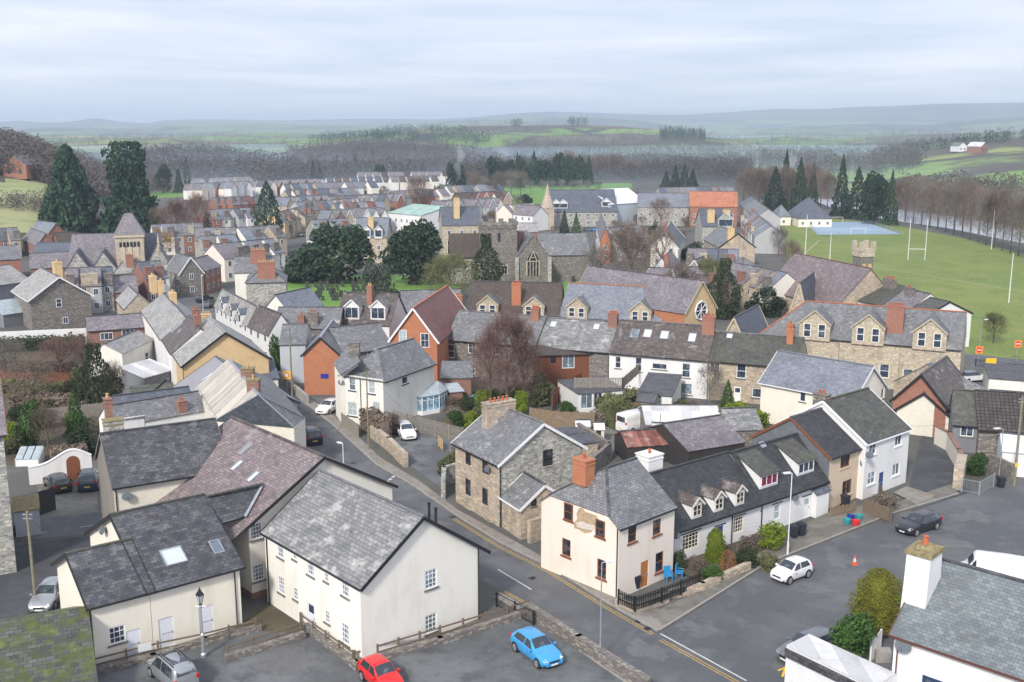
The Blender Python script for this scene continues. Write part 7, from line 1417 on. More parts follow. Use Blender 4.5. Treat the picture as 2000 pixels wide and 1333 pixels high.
def car(kind, label, nose, tail, col, plate_f='plate_white', cat='car', extra=None, w=None):
    """nose, tail: picture points on the ground"""
    Lc, Hc, st, side, wind, rear = CARS[kind]
    a, b = P(*nose), P(*tail); d = (a-b).normalized(); c = (a+b)/2; root = thing('parked_car' if kind != 'van' else 'parked_van', label, cat, (c.x, c.y, 0.015), math.atan2(d.y, d.x))
    def stn(t):
        for (p, q) in zip(st, st[1:]):
            if t <= q[0]:
                k = (t-p[0])/(q[0]-p[0]); return [p[i]+(q[i]-p[i])*k for i in range(1, 5)]
        return st[-1][1:]
    NX = 44; NS = 13
    def sec(t, s):    # s 0 bottom .. 1 roof centre -> (y,z)
        wb, zb, zt, wt = stn(t); z0 = .22+(.10 if t < .06 or t > .95 else 0)
        pts = [(wb*.90, z0), (wb*.985, z0+.12), (wb, (z0+zb)*.5), (wb*.985, zb-.06), (wb*.955, zb), ((wb*.955*.5+wt*1.03*.5), zb+(zt-zb)*.52), (wt*1.03, zb+(zt-zb)*.93), (wt*.86, zt), (wt*.45, zt+.025), (0, zt+.035)]
        x = s*(len(pts)-1); i = min(int(x), len(pts)-2); f = x-i; return (pts[i][0]+(pts[i+1][0]-pts[i][0])*f, pts[i][1]+(pts[i+1][1]-pts[i][1])*f)
    m = MB(); ts = [i/NX for i in range(NX+1)]; ss = [j/9 for j in range(10)]
    rows = []
    for t in ts:
        r_ = []
        for s in ss: y, z = sec(t, s); r_.append((t*Lc-Lc/2, y, z))
        r_ += [(x, -y, z) for x, y, z in r_[-2::-1]]; rows.append(r_)
    n = len(rows[0])
    for r_ in rows: m.v += r_
    for i in range(NX):
        for j in range(n-1): k = i*n+j; m.f.append((k, k+1, k+n+1, k+n))
        m.f.append((i*n, (i+1)*n, (i+1)*n+n-1, i*n+n-1))
    m.f.append(tuple(range(n-1, -1, -1))); m.f.append(tuple(range(NX*n, NX*n+n)))
    body = m.build('body', col, root, smooth=True, uv=False)
    for p in body.data.polygons:
        if len(p.vertices) > 4: p.use_smooth = False
    def patch(name, t0, t1, s0, s1, mat, parent=root, mirror=0, nt_=8, ns=3, off=.008, skew=0):
        m = MB()
        for i in range(nt_+1):
            for j in range(ns+1):
                s = s0+(s1-s0)*j/ns; k_ = (s-s0)/(s1-s0+1e-9); t = t0+(t1-t0)*i/nt_
                if skew: t = (t0+skew[0]*k_)+((t1-skew[1]*k_)-(t0+skew[0]*k_))*i/nt_
                y, z = sec(t, s); y += off; m.v.append((t*Lc-Lc/2, y*(mirror or 1), z+(off if s > .6 else 0)))
        for i in range(nt_):
            for j in range(ns): k = i*(ns+1)+j; m.f.append((k, k+1, k+ns+2, k+ns+1))
        return m.build(name, mat, parent, smooth=True, uv=False)
    sb = 4/9; 
    mid = (side[0]+side[1])/2+.02
    for mr in (-1, 1):
        if kind != 'van':
            patch('side_window', side[0]+.03, mid-.012, sb+.025, .655, 'car_glass', mirror=mr, skew=(.05, 0)); patch('side_window', mid+.012, side[1]-.03, sb+.025, .655, 'car_glass', mirror=mr, skew=(0, .13))
        else: patch('side_window', side[0]+.01, side[1]-.02, sb+.03, .64, 'car_glass', mirror=mr, skew=(0, .07))
    def top(name, t0, t1, wf, mat, off=.012):
        m = MB(); 
        for i in range(9):
            t = t0+(t1-t0)*i/8
            for j in range(-4, 5):
                wb, zb, zt, wt = stn(t); s = .785+(1-.785)*(1-abs(j)/4*wf); y, z = sec(t, min(1, max(.70, 1-abs(j)/4*.28*wf))); m.v.append((t*Lc-Lc/2, y*(1 if j > 0 else -1), z+off))
        for i in range(8):
            for j in range(8): k = i*9+j; m.f.append((k, k+1, k+10, k+9))
        return m.build(name, mat, root, smooth=True, uv=False)
    top('windscreen', wind[0]+.035, wind[1]-.03, 1.0, 'car_glass', .016)
    if kind in ('hatch', 'city', 'estate', 'suv', 'mpv'):
        wb, zb, zt, wt = stn(rear[1]); zl = stn(rear[0])[1]; m = MB(); x0, x1 = rear[0]*Lc-Lc/2, rear[1]*Lc-Lc/2; z0, z1 = max(zb, stn(rear[0])[2])+.04, zt-.08
        m.poly([(x0-.02, -wt*.95, z0), (x1-.03, -wt*.85, z1), (x1-.03, wt*.85, z1), (x0-.02, wt*.95, z0)]); m.build('rear_window', 'car_glass', root, uv=False)
    else:
        m = MB(); m.poly([(-Lc/2-.01, -.7, 1.45), (-Lc/2-.01, -.7, 2.05), (-Lc/2-.01, .7, 2.05), (-Lc/2-.01, .7, 1.45)]); m.build('rear_window', 'car_glass', root, uv=False)
    wr = .32 if kind not in ('suv', 'van') else .36
    for fx in (.19, .81):
        hw = stn(fx)[0]
        for s in (-1, 1):
            x = fx*Lc-Lc/2; arch = MB().tube((x, s*(hw-.3), wr), (x, s*(hw+.006), wr), wr+.07, n=18).build('wheel_arch', 'trim_black', root, uv=False)
            wh = MB().tube((x, s*(hw-.22), wr), (x, s*(hw+.02), wr), wr, n=18).build('wheel', 'tyre', root, smooth=False, uv=False)
            m = MB(); m.tube((x, s*(hw+.015), wr), (x, s*(hw+.03), wr), wr*.25, n=8)
            for k in range(5): a_ = k*1.2566; m.beam((x, s*(hw+.024), wr), (x+wr*.6*math.cos(a_), s*(hw+.024), wr+wr*.6*math.sin(a_)), .03 if False else .07, .07)
            for k in range(16): a_ = k*.3927; a2 = a_+.3927; m.beam((x+wr*.62*math.cos(a_), s*(hw+.024), wr+wr*.62*math.sin(a_)), (x+wr*.62*math.cos(a2), s*(hw+.024), wr+wr*.62*math.sin(a2)), .02, .05)
            m.build('rim', 'rim', wh, uv=False)
    for s in (-1, 1):
        m = MB(); f = .955; wb = stn(f)[0]; m.prism([(f*Lc-Lc/2-.16, s*(wb-.02), .66*Hc/1.46), (f*Lc-Lc/2+.05, s*(wb-.10), .58*Hc/1.46), (f*Lc-Lc/2+.10, s*(wb-.36), .57*Hc/1.46), (f*Lc-Lc/2-.08, s*(wb-.26), .70*Hc/1.46)], (0.02, s*.03, .07)); m.build('headlight', 'headlamp', root, uv=False)
        m = MB(); wb = stn(.02)[0]; m.box((-Lc/2+.04, s*(wb-.10), stn(.02)[1]+.02), (.12, .20, .24)); m.build('tail_light', 'tail_lamp', root, uv=False)
        m = MB(); x = (wind[1]-.06)*Lc-Lc/2; m.box((x, s*(stn(.6)[0]+.08), stn(.6)[1]+.06), (.12, .2, .13)); m.build('wing_mirror', col if kind != 'van' else 'trim_black', root, uv=False)
    MB().box((Lc/2+.005, 0, .38), (.02, .52, .11)).build('number_plate', plate_f, root, uv=False); MB().box((-Lc/2-.012, 0, .62), (.02, .52, .11)).build('number_plate', 'plate_yellow', root, uv=False)
    MB().box((Lc/2-.012, 0, .56), (.03, .78, .12)).build('grille', 'trim_black', root, uv=False)
    if extra == 'rails':
        m = MB()
        for s in (-1, 1): MB().beam((-Lc*.38, s*.58, Hc+.06), (Lc*.12, s*.58, Hc+.06), .05, .05).build('roof_rail', 'trim_black', root, uv=False)
        MB().box((-.55, 0, Hc+.05), (1.7, .95, .03)).build('sunroof', 'car_glass', root, uv=False)
    return root
car('hatch', 'bright blue hatchback parked at the car park corner by the stone wall', (1100, 1322), (1000, 1246), 'paint_blue')
car('city', 'red hatchback at the bottom edge below the cream gable', (775, 1362), (716, 1312), 'paint_red')
car('mpv', 'silver people carrier with roof rails beside the ornate lamp post', (304, 1300), (372, 1362), 'paint_silver', extra='rails')
car('city', 'small white hatchback on the side road near the traffic cone', (1508, 1143), (1580, 1116), 'paint_white')
car('estate', 'black hatchback parked beyond the traffic cone on the side road', (1757, 1048), (1827, 1024), 'paint_black')
car('suv', 'dark 4x4 driving away up the street past the cream corner building', (594, 845), (622, 880), 'paint_black', cat='car')
car('estate', 'white saloon on the drive in front of the paling fence', (803, 866), (783, 840), 'paint_white')
car('hatch', 'white hatchback beside the villa gate, tail to the orange building', (628, 812), (655, 798), 'paint_white')
car('hatch', 'dark red car almost hidden behind the villa', (650, 778), (660, 788), 'paint_red') if False else None
car('estate', 'black car facing the arched garden door', (98, 940), (128, 968), 'paint_black')
car('suv', 'dark green 4x4 half hidden by the pebbledashed gable', (180, 932), (170, 968), 'paint_navy')
car('estate', 'grey car at bottom right behind the felt roofed outhouse', (1528, 1300), (1620, 1262), 'paint_grey')
car('hatch', 'silver car behind the telegraph pole at the left edge', (82, 1196), (110, 1160), 'paint_silver')
car('van', 'white van with a dark rear window in the yard behind the stone house', (1278, 834), (1212, 848), 'paint_white', cat='van')
car('van', 'white camper van behind the bottom right roof', (1880, 1135), (1985, 1150), 'paint_white', cat='van')
# distant parked cars share one simple shape
def small_car(mat):
    m = MB(); m.prism([(-2.1, -.85, .3), (2.1, -.85, .3), (2.1, -.85, .75), (1.1, -.85, .92), (-1.9, -.85, .95), (-2.1, -.85, .8)], (0, 1.7, 0)); b = m.build('body', mat, uv=False)
    m = MB(); m.prism([(-1.8, -.72, .93), (1.0, -.72, .9), (.4, -.62, 1.4), (-1.5, -.62, 1.42)], (0, 1.35, 0)); g = m.build('cabin', 'car_glass', uv=False); w_ = MB(); [w_.tube((x, s*.7, .32), (x, s*.88, .32), .32, n=10) for x in (-1.3, 1.3) for s in (-1, 1)]
    return b, g
SCM = {}
def scar(i, px, py, ang, where, z=0, group='cars parked in the far streets'):
    mt = ('paint_white', 'paint_silver', 'paint_black', 'paint_grey', 'paint_red', 'paint_blue')[i % 6]; cn = ('white', 'silver', 'black', 'grey', 'red', 'blue')[i % 6]; g = P(px, py); r_ = thing('parked_car', cn+' car '+where, 'car', (g.x, g.y, .03), ang, group)
    if mt not in SCM: b, g2 = small_car(mt); SCM[mt] = (b.data, g2.data); b.parent = g2.parent = r_
    else:
        for n_, me in zip(('body', 'cabin'), SCM[mt]): o = bpy.data.objects.new(n_, me); C.objects.link(o); o.parent = r_
    for x in (-1.3, 1.3):
        for s in (-1, 1):
            if 'w' not in SCM: wv = MB().tube((0, -.1, 0), (0, .1, 0), .32, n=10).build('wheel', 'tyre', uv=False); SCM['w'] = wv.data; bpy.data.objects.remove(wv)
            o = bpy.data.objects.new('wheel', SCM['w']); C.objects.link(o); o.parent = r_; o.location = (x, s*.8, .33)
for i, (x, y) in enumerate([(1481, 414), (1480, 424), (1479, 433), (1478, 442), (1477, 451), (1476, 460), (1475, 470), (1474, 480)]): scar(i*5, x, y, 1.55, 'in the line parked down the long street, %s from the far end' % ORD[i])
for i, (x, y, a, l) in enumerate([(1105, 497, .1, 'at the head of the churchyard road, nearest the church'), (1095, 490, .2, 'behind the car nearest the church'), (1122, 478, .4, 'by the road bend under the firs'), (1148, 452, 0, 'leftmost in the yard beyond the firs'), (1162, 452, 0, 'second in the yard beyond the firs'), (1176, 451, 0, 'third in the yard beyond the firs'), (592, 462, 1.2, 'in the street beside the yellow terrace'), (400, 590, 1.3, 'coming down the main street'), (412, 600, 1.3, 'behind the one coming down the main street'), (20, 448, .1, 'below the bungalow'), (40, 447, .1, 'second below the bungalow'), (1898, 745, .3, 'by the junction signs')]): scar(i+(i > 3), x, y, a, l)
# ================================================================ street furniture
def lamp(label, base, top, arm=1.0, az=0, mat='galvanised', name='street_lamp', head=(.62, .26, .10)):
    g = P(*base); h = zat(g, top); r_ = thing(name, label, 'street lamp', g, az); m = MB(); m.tube((0, 0, 0), (0, 0, 1.2), .09, .08); m.tube((0, 0, 1.2), (0, 0, h), .055, .04); m.build('post', mat, r_)
    m = MB(); m.tube((0, 0, h), (arm, 0, h+.08), .035, n=6); m.build('arm', mat, r_); m = MB(); m.box((arm+.2, 0, h+.08), head); hd = m.build('lamp_head', 'metal_white', r_); MB().box((arm+.2, 0, h+.02), (head[0]*.8, head[1]*.8, .03)).build('diffuser', 'lamp_glass', hd); return r_
lamp('tall grey street lamp across the road from the peeling corner house', (1172, 1292), 1100, .35, .2)
lamp('street lamp with a pale head rising in front of the white cottages', (1538, 1086), 925, .25, 3.4, 'metal_white'); lamp('pale street lamp in the road behind the cream house', (672, 940), 868, .25, 2.5, 'metal_white')
lamp('galvanised street lamp beside the wheelie bin at the yard gates', (1950, 940), 838, .5, 3.3); lamp('lamp beside the leafless bush and no entry signs', (1912, 690), 626, .6, .3); lamp('tall slim lamp in the main street by the terrace chimneys', (399, 640), 540, .3, 1.5, 'metal_white')
g = P(398, 1284); h = zat(g, 1150); r_ = thing('ornate_lamp_post', 'old fashioned lamp post with a four sided lantern in front of the cream outbuilding', 'street lamp', g); m = MB()
m.ring([(.20, 0), (.20, .25), (.13, .35), (.12, 1.5), (.15, 1.6), (.07, 1.75), (.055, h-1.35), (.09, h-1.3), (.09, h-1.2), (.05, h-1.1)], n=10); m.tube((-.35, 0, h-1.25), (.35, 0, h-1.25), .03, n=6); m.build('post', 'galvanised', r_)
m = MB(); m.ring([(.10, h-1.05), (.24, h-.45)], n=4); la = m.build('lantern', 'lamp_glass', r_); m = MB(); m.ring([(.30, h-.45), (.22, h-.30), (.10, h-.12), (.12, h-.08), (.03, h), (.03, h+.12)], n=4); m.ring([(.12, h-1.12), (.12, h-1.02)], n=6)
for k in range(4): a = k*math.pi/2; m.tube((.11*math.cos(a), .11*math.sin(a), h-1.05), (.25*math.cos(a), .25*math.sin(a), h-.45), .018, n=4)
m.build('lantern_cap', 'black_paint', la)
g = P(731, 990, 0); g = V((PD(731, 930, 71).x, 71.5, 0)); 
def pole(label, base, top, rad=.13, arms=True, name='telegraph_pole'):
    g = P(*base); h = zat(g, top); r_ = thing(name, label, 'pole', g); MB().tube((0, 0, -.3), (0, 0, h), rad, rad*.75, n=8).build('post', 'pole_wood', r_)
    if arms:
        for dz in (.25, .55): m = MB(); m.beam((-.35, 0, h-dz), (.35, 0, h-dz), .07, .07); m.build('crossarm', 'galvanised', r_)
    return r_
pole('mossy wooden telegraph pole by the left hand lane', (71, 1188), 999); pole('wooden telegraph pole on the street in front of the orange brick building', (571, 775), 642); pole('dark pole on the pavement in front of the villa', (720, 880), 722, .09, False)
py_ = pole('wooden telegraph pole with a yellow sign at the yard gates', (1980, 950), 775, .14); MB().box((0, -.15, 2.2), (.3, .03, .42)).build('notice', 'sign_yellow', py_)
pole('thin bare pole by the white roofed sheds', (1288, 885), 808, .05, False)
# speed sign with its yellow backing
g = P(562, 770); r_ = thing('speed_sign', 'yellow backed round speed limit sign on a post beside the street', 'road sign', g, -.1); h = zat(g, 733)
MB().tube((0, 0, 0), (0, 0, h-.2), .04, n=6).build('post', 'galvanised', r_); b_ = MB().box((0, -.05, h), (1.05, .03, 1.05)).build('backing_board', 'sign_yellow', r_); rr_ = MB().tube((0, -.07, h), (0, -.09, h), .38, n=20).build('red_ring', 'red_plastic', b_); MB().tube((0, -.095, h), (0, -.1, h), .28, n=20).build('white_disc', 'line_white', b_)
def noentry(label, px, py, top):
    g = P(px, py); h = zat(g, top)-.3; r_ = thing('no_entry_sign', label, 'road sign', g); MB().tube((0, 0, 0), (0, 0, h), .05, n=6).build('post', 'galvanised', r_); b_ = MB().box((0, -.05, h), (1.1, .03, 1.1)).build('backing_board', 'sign_orange', r_); MB().tube((0, -.07, h), (0, -.09, h), .38, n=16).build('red_disc', 'red_plastic', b_); MB().box((0, -.1, h), (.6, .03, .16)).build('white_bar', 'metal_white', b_)
noentry('left hand no entry sign on an orange board at the junction', 1910, 712, 680); noentry('right hand no entry sign on an orange board at the junction', 1985, 706, 668)
g = P(1934, 722); MB_ = MB().box((0, 0, 1.1), (1.5, .1, 1.1)); o = MB_.build('yellow_board', 'sign_yellow'); o.location = g; tag(o, 'blank yellow board standing in the road at the junction', 'road sign')
def cone(label, px, py):
    g = P(px, py); r_ = thing('traffic_cone', label, 'traffic cone', g); MB().box((0, 0, .025), (.42, .42, .05)).build('base', 'cone_orange', r_); MB().ring([(.17, .05), (.03, .78)], n=12).build('cone', 'cone_orange', r_); MB().ring([(.137, .28), (.085, .54)], n=12).build('reflective_band', 'line_white', r_)
    return r_
cone('orange and white traffic cone standing in the side road', 1669, 1103)
def wbin(label, px, py, rz=0, mat='bin_dark', z=.14):
    g = P(px, py); g.z = z; r_ = thing('wheelie_bin', label, 'bin', g, rz); m = MB(); m.prism([(-.25, -.3, .05), (.25, -.3, .05), (.25, .25, .05), (-.25, .25, .05)], (0, 0, .01)); k = len(m.v)
    m.v += [(-.24, -.28, .06), (.24, -.28, .06), (.24, .24, .06), (-.24, .24, .06), (-.29, -.36, .98), (.29, -.36, .98), (.29, .34, .98), (-.29, .34, .98)]; m.f += [(k, k+1, k+5, k+4), (k+1, k+2, k+6, k+5), (k+2, k+3, k+7, k+6), (k+3, k, k+4, k+7)]; m.build('body', mat, r_)
    MB().prism([(-.31, -.38, .98), (.31, -.38, .98), (.31, .36, .98), (-.31, .36, .98)], (0, .02, .09)).build('lid', mat, r_)
    for s in (-1, 1): MB().tube((s*.22, .3, .1), (s*.28, .3, .1), .1, n=8).build('wheel', 'tyre', r_)
wbin('dark wheelie bin by the lamp, left of the pair', 1549, 1052, .4); wbin('dark wheelie bin by the lamp, right of the pair', 1564, 1048, .4); wbin('dark wheelie bin at the door of the beige house', 1650, 992, .4); wbin('black wheelie bin beside the yard gate post', 1954, 952, .2, z=.02)
wbin('grey wheelie bin behind the black pickets', 1240, 1152, .5); wbin('dark red bin beside the hidden car by the villa', 643, 770, .2, 'door_brown', z=.02)
# washing tubs and toys on the gravel
for x, y, c_, l in [(1654, 1026, 'teal_plastic', 'teal bucket left of the red one'), (1671, 1029, 'red_plastic', 'red tub on the gravel by the paling fence'), (1677, 1018, 'teal_plastic', 'teal tub behind the red one'), (1661, 1019, 'sign_blue', 'blue tub behind the teal bucket')]:
    g = P(x, y); g.z = .14; o = MB().ring([(.26, 0), (.36, .45), (.33, .45), (.24, .05)], n=12).build('tub', c_); o.location = g; tag(o, l, 'tub')
for x, y, l, rz in [(1305, 1136, 'bright blue garden chair nearest the cottage door', .3), (1327, 1130, 'bright blue garden chair beside the black fence', 1.2)]:
    g = P(x, y); g.z = .1; r_ = thing('garden_chair', l, 'chair', g, rz); MB().box((0, 0, .42), (.55, .55, .06)).build('seat', 'blue_plastic', r_); MB().box((0, .27, .75), (.55, .06, .62)).build('backrest', 'blue_plastic', r_)
    for sx in (-1, 1):
        for sy in (-1, 1): MB().box((sx*.23, sy*.23, .2), (.06, .06, .4)).build('leg', 'blue_plastic', r_)
        MB().box((sx*.27, 0, .62), (.06, .55, .05)).build('armrest', 'blue_plastic', r_)
for x, y, l in [(899, 779, 'light blue paddling shell on the lawn, left one'), (913, 776, 'light blue paddling shell on the lawn, right one')]:
    g = P(x, y); o = MB().ring([(.7, 0), (.85, .22), (.75, .22), (.6, .08)], n=14).build('paddling_pool', 'light_blue_plastic'); o.location = g; tag(o, l, 'paddling pool')
# ================================================================ walls and fences
def gwall(label, pts, h, mat='stone_warm', w=.4, cap=None, z0=0, name='garden_wall', cat='wall'):
    q = [P(*p, z0) for p in pts]; c = q[0].copy(); r_ = thing(name, label, cat, c); m = MB()
    for a, b in zip(q, q[1:]): d = (b-a).normalized()*w/2; m.beam(a-c-d*.9+V((0, 0, h/2-.1)), b-c+d*.9+V((0, 0, h/2-.1)), w, h+.2)
    m.build('wall', mat, r_)
    if cap:
        m = MB()
        for a, b in zip(q, q[1:]): d = (b-a).normalized()*w/2; m.beam(a-c-d*.8+V((0, 0, h+.05)), b-c+d*.8+V((0, 0, h+.05)), w+.08, .12)
        m.build('coping', cap, r_)
    return r_
def fence(label, pts, h=1.0, step=1.8, style='rail', mat='old_wood', z0=0, name='fence', cat='fence'):
    q = [P(*p, z0) for p in pts]; c = q[0].copy(); r_ = thing(name, label, cat, c); m = MB(); first = True
    for a, b in zip(q, q[1:]):
        a, b = a-c, b-c; L = (b-a).length; d = (b-a).normalized(); n = max(1, round(L/step))
        for i in range(0 if first else 1, n+1):
            p = a+d*(L*i/n); MB().box((p.x, p.y, h/2-.05), (.12, .12, h+.14), math.atan2(d.y, d.x)).build('post', mat, r_)
        first = False; k = V((d.y, -d.x, 0))*.04
        if style == 'rail':
            for z in (.42, .85): m.beam(a+V((0, 0, h*z)), b+V((0, 0, h*z)), .05, .11)
        elif style == 'board': m.beam(a+k+V((0, 0, h/2)), b+k+V((0, 0, h/2)), .03, h) if False else None; n2 = int(L/.16); [m.box(((a+d*(.16*i+.08)+k).x, (a+d*(.16*i+.08)+k).y, h/2+.03*math.sin(i*7.3)), (.145, .025, h), math.atan2(d.y, d.x)) for i in range(n2)]
        elif style == 'picket':
            for z in (.3, .75): m.beam(a+V((0, 0, h*z)), b+V((0, 0, h*z)), .04, .08)
            n2 = int(L/.17)
            for i in range(n2): p = a+d*(.17*i+.08)+k; m.box((p.x, p.y, h/2), (.09, .025, h), math.atan2(d.y, d.x))
        else:
            for z in (.15, .95): m.beam(a+V((0, 0, h*z)), b+V((0, 0, h*z)), .04, .04)
            n2 = int(L/.14)
            for i in range(n2): p = a+d*(.14*i+.07); m.tube((p.x, p.y, 0), (p.x, p.y, h*1.02), .011, n=4)
    m.build({'rail': 'rails', 'board': 'boards', 'picket': 'pickets'}.get(style, 'bars'), mat, r_); return r_
gwall('low dry stone kerb wall under the rail fence below the cream gable', [(700, 1303), (860, 1258), (1030, 1203)], .5, 'stone_dark'); fence('brown post and rail fence below the cream gable', [(694, 1300), (860, 1250), (1032, 1197)], 1.05, 1.7)
gwall('low stone kerb wall along the front of the cream side wall', [(600, 1232), (698, 1308)], .5, 'stone_dark'); fence('post and rail fence running down beside the front door of the cream house', [(588, 1224), (690, 1300)], 1.05, 1.6)
gwall('roadside stone wall at the edge of the car park beside the blue car', [(1032, 1204), (1130, 1268), (1262, 1352)], .9, 'stone_dark', cap='stone_dark')
gwall('stone kerb wall behind the silver people carrier', [(184, 1318), (300, 1290), (400, 1258), (505, 1232)], .45, 'stone_dark'); fence('post and rail fence across the front of the cream outbuilding', [(184, 1312), (310, 1280), (395, 1262), (500, 1235)], 1.0, 1.9)
gwall('short stone wall at the entrance gap in the rail fences', [(446, 1292), (590, 1248)], .5, 'stone_dark'); fence('post and rail fence inside the entrance gap', [(446, 1288), (588, 1240)], 1.0, 1.8)
fence('black iron railings at the roadside by the cream gable', [(970, 1185), (1042, 1222)], 1.1, 2, 'bars', 'black_paint', name='railings')
m = MB(); o = MB().box((0, 0, .9), (.85, .03, .5)).build('notice_board', 'metal_white'); g = P(286, 1287); o.location = g+V((0, -.15, 0)); o.rotation_euler = (0, 0, .55); tag(o, 'white notice fixed to the rail fence by the cream outbuilding', 'notice')
fence('black picket fence round the front of the peeling corner house', [(1208, 1178), (1240, 1192), (1292, 1174), (1366, 1144), (1366, 1138)], 1.05, 2.2, 'picket', 'black_paint', z0=.4); gwall('low stone wall under the black pickets', [(1208, 1183), (1242, 1196), (1300, 1174)], .55, 'stone_warm', z0=.1)
gwall('low stone wall in front of the cottage garden', [(1312, 1166), (1372, 1152), (1460, 1112)], .6, 'stone_warm', z0=.1)
fence('wooden paling fence beside the beige house', [(1622, 1010), (1668, 1000)], .9, 1.6, 'picket', 'fence_wood', z0=.12); fence('tumbledown wooden terrace of planks by the white house', [(1686, 1002), (1740, 1020), (1716, 972)], 1.3, 1.8, 'board', 'old_wood', z0=.1)
fence('wooden fence round the cottage garden bench', [(1440, 1082), (1484, 1052)], .8, 1.5, 'rail', 'old_wood', z0=.12)
gwall('ivy topped stone wall between drive and street', [(792, 912), (760, 880), (728, 855)], 1.5, 'stone_warm', .5); gwall('stone wall at the left end of the stone house', [(866, 975), (868, 948), (893, 940)], 1.9, 'stone_grey')
gwall('low stone wall beside the little stone wing', [(1036, 1060), (1066, 1050)], 2.0, 'stone_warm'); gwall('stone yard wall behind the peeling corner house', [(1080, 1000), (1190, 900), (1130, 860)], 2.0, 'stone_dark')
fence('weathered paling fence in front of the conservatory', [(770, 832), (905, 868), (880, 905)], 1.9, 2.4, 'picket', 'grey_wood'); fence('grey paling fence along the villa front', [(668, 832), (700, 855)], 1.6, 2, 'board', 'grey_wood')
fence('close boarded fence behind the gravel yard', [(1035, 828), (1085, 836), (1160, 838)], 2.0, 2.4, 'board', 'fence_wood'); fence('board fence between the lawns behind the white van', [(1210, 822), (1270, 812)], 1.9, 2.4, 'board', 'fence_wood')
fence('curved woven fence sweeping down beside the wooden cabin', [(1168, 742), (1120, 765), (1085, 790), (1078, 806)], 2.0, 1.6, 'board', 'cabin_wood'); fence('board fence beside the brick annexe of the red villa', [(900, 772), (942, 762)], 2.0, 2.0, 'board', 'grey_wood')
fence('long brown garden fence behind the slate outbuildings', [(80, 830), (240, 812)], 1.9, 2.4, 'board', 'grey_wood'); fence('red brown garden fence between the hedges', [(0, 748), (150, 750)], 1.6, 2.6, 'board', 'cabin_wood')
gwall('long white painted wall along the top of the gardens', [(-200, 680), (0, 680), (170, 672)], 2.6, 'white', .3); gwall('low roadside wall opposite the orange brick building', [(545, 742), (575, 768), (600, 790)], 1.2, 'concrete'); gwall('curving cream wall sweeping down beside the tarmac yard', [(1828, 868), (1850, 880), (1870, 915), (1875, 925)], 2.0, 'cream_brick', .35, 'dull_brick')
gwall('stone gate pillar wall at the mouth of the tarmac yard', [(1876, 930), (1870, 955)], 2.2, 'stone_warm', .9); gwall('rubble wall behind the wheelie bin at the right edge', [(1935, 925), (1975, 945)], 2.0, 'stone_dark'); fence('rusty metal field gates at the yard entrance', [(1878, 962), (1912, 968), (1940, 952)], 1.4, 3, 'bars', 'galvanised', name='gate', cat='gate')
fence('timber rail fence round the bottom right garden', [(1722, 1240), (1748, 1262)], 1.4, 1.8, 'rail', 'grey_wood')
fence('metal park railings along the junction', [(1905, 716), (2020, 730)], 1.1, 3, 'bars', 'black_paint', name='railings'); fence('dark wooden gates at the side of the whitewashed shed', [(80, 1006), (108, 996)], 2.2, 1.6, 'board', 'dark_wood')
# white wall with the arched door
a, b = P(58, 948), P(182, 934); d = (b-a); L = d.length; r_ = thing('arched_garden_wall', 'white garden wall that swells up over a brown arched door', 'wall', a, math.atan2(d.y, d.x)); m = MB(); dc = L*(145-58)/124; N = 40
prof = lambda x: 1.75+1.35*math.exp(-((x-dc)/1.9)**2); top_ = [(L*i/N, prof(L*i/N)) for i in range(N+1)]
for (x0, z0), (x1, z1) in zip(top_, top_[1:]): m.poly([(x0, 0, 0), (x1, 0, 0), (x1, 0, z1), (x0, 0, z0)]); m.poly([(x0, .3, 0), (x0, .3, z0), (x1, .3, z1), (x1, .3, 0)]); m.poly([(x0, 0, z0), (x1, 0, z1), (x1, .3, z1), (x0, .3, z0)])
m.build('wall', 'white', r_); m = MB()
for (x0, z0), (x1, z1) in zip(top_, top_[1:]): m.beam((x0, .15, z0+.04), (x1, .15, z1+.04), .42, .09)
m.build('coping', 'white_paint', r_); m = MB(); ar = [(dc-.62, 0), (dc+.62, 0)]+[(dc+.62*math.cos(t*math.pi/10), 1.9+.62*math.sin(t*math.pi/10)) for t in range(11)]; m.prism([(x, -.04, z) for x, z in ar], (0, .035, 0)); dr = m.build('door', 'brown_wood', r_); MB().box((dc+.45, -.06, 1.1), (.05, .04, .15)).build('handle', 'black_paint', dr)
# cold frame
r_ = thing('cold_frame', 'three paned glass cold frame behind the white garden wall', 'cold frame', P(30, 912), .12)
c_ = P(30, 912); m = MB(); w1 = (P(78, 908)-c_).length; m.prism([(0, 0, 0), (w1, 0, 0), (w1, 0, .7), (0, 0, .7)], (0, .08, 0)); m.prism([(0, 0, 0), (0, 1.9, 0), (0, 1.9, 1.5), (0, 0, .7)], (.08, 0, 0)); m.prism([(w1-.08, 0, 0), (w1-.08, 1.9, 0), (w1-.08, 1.9, 1.5), (w1-.08, 0, .7)], (.08, 0, 0)); m.build('frame', 'white_paint', r_)
for i in range(3): MB().slab([(w1*i/3+.06, -.02, .76), (w1*(i+1)/3-.06, -.02, .76), (w1*(i+1)/3-.06, 1.95, 1.58), (w1*i/3+.06, 1.95, 1.58)], .04).build('pane', 'glass_roof', r_)
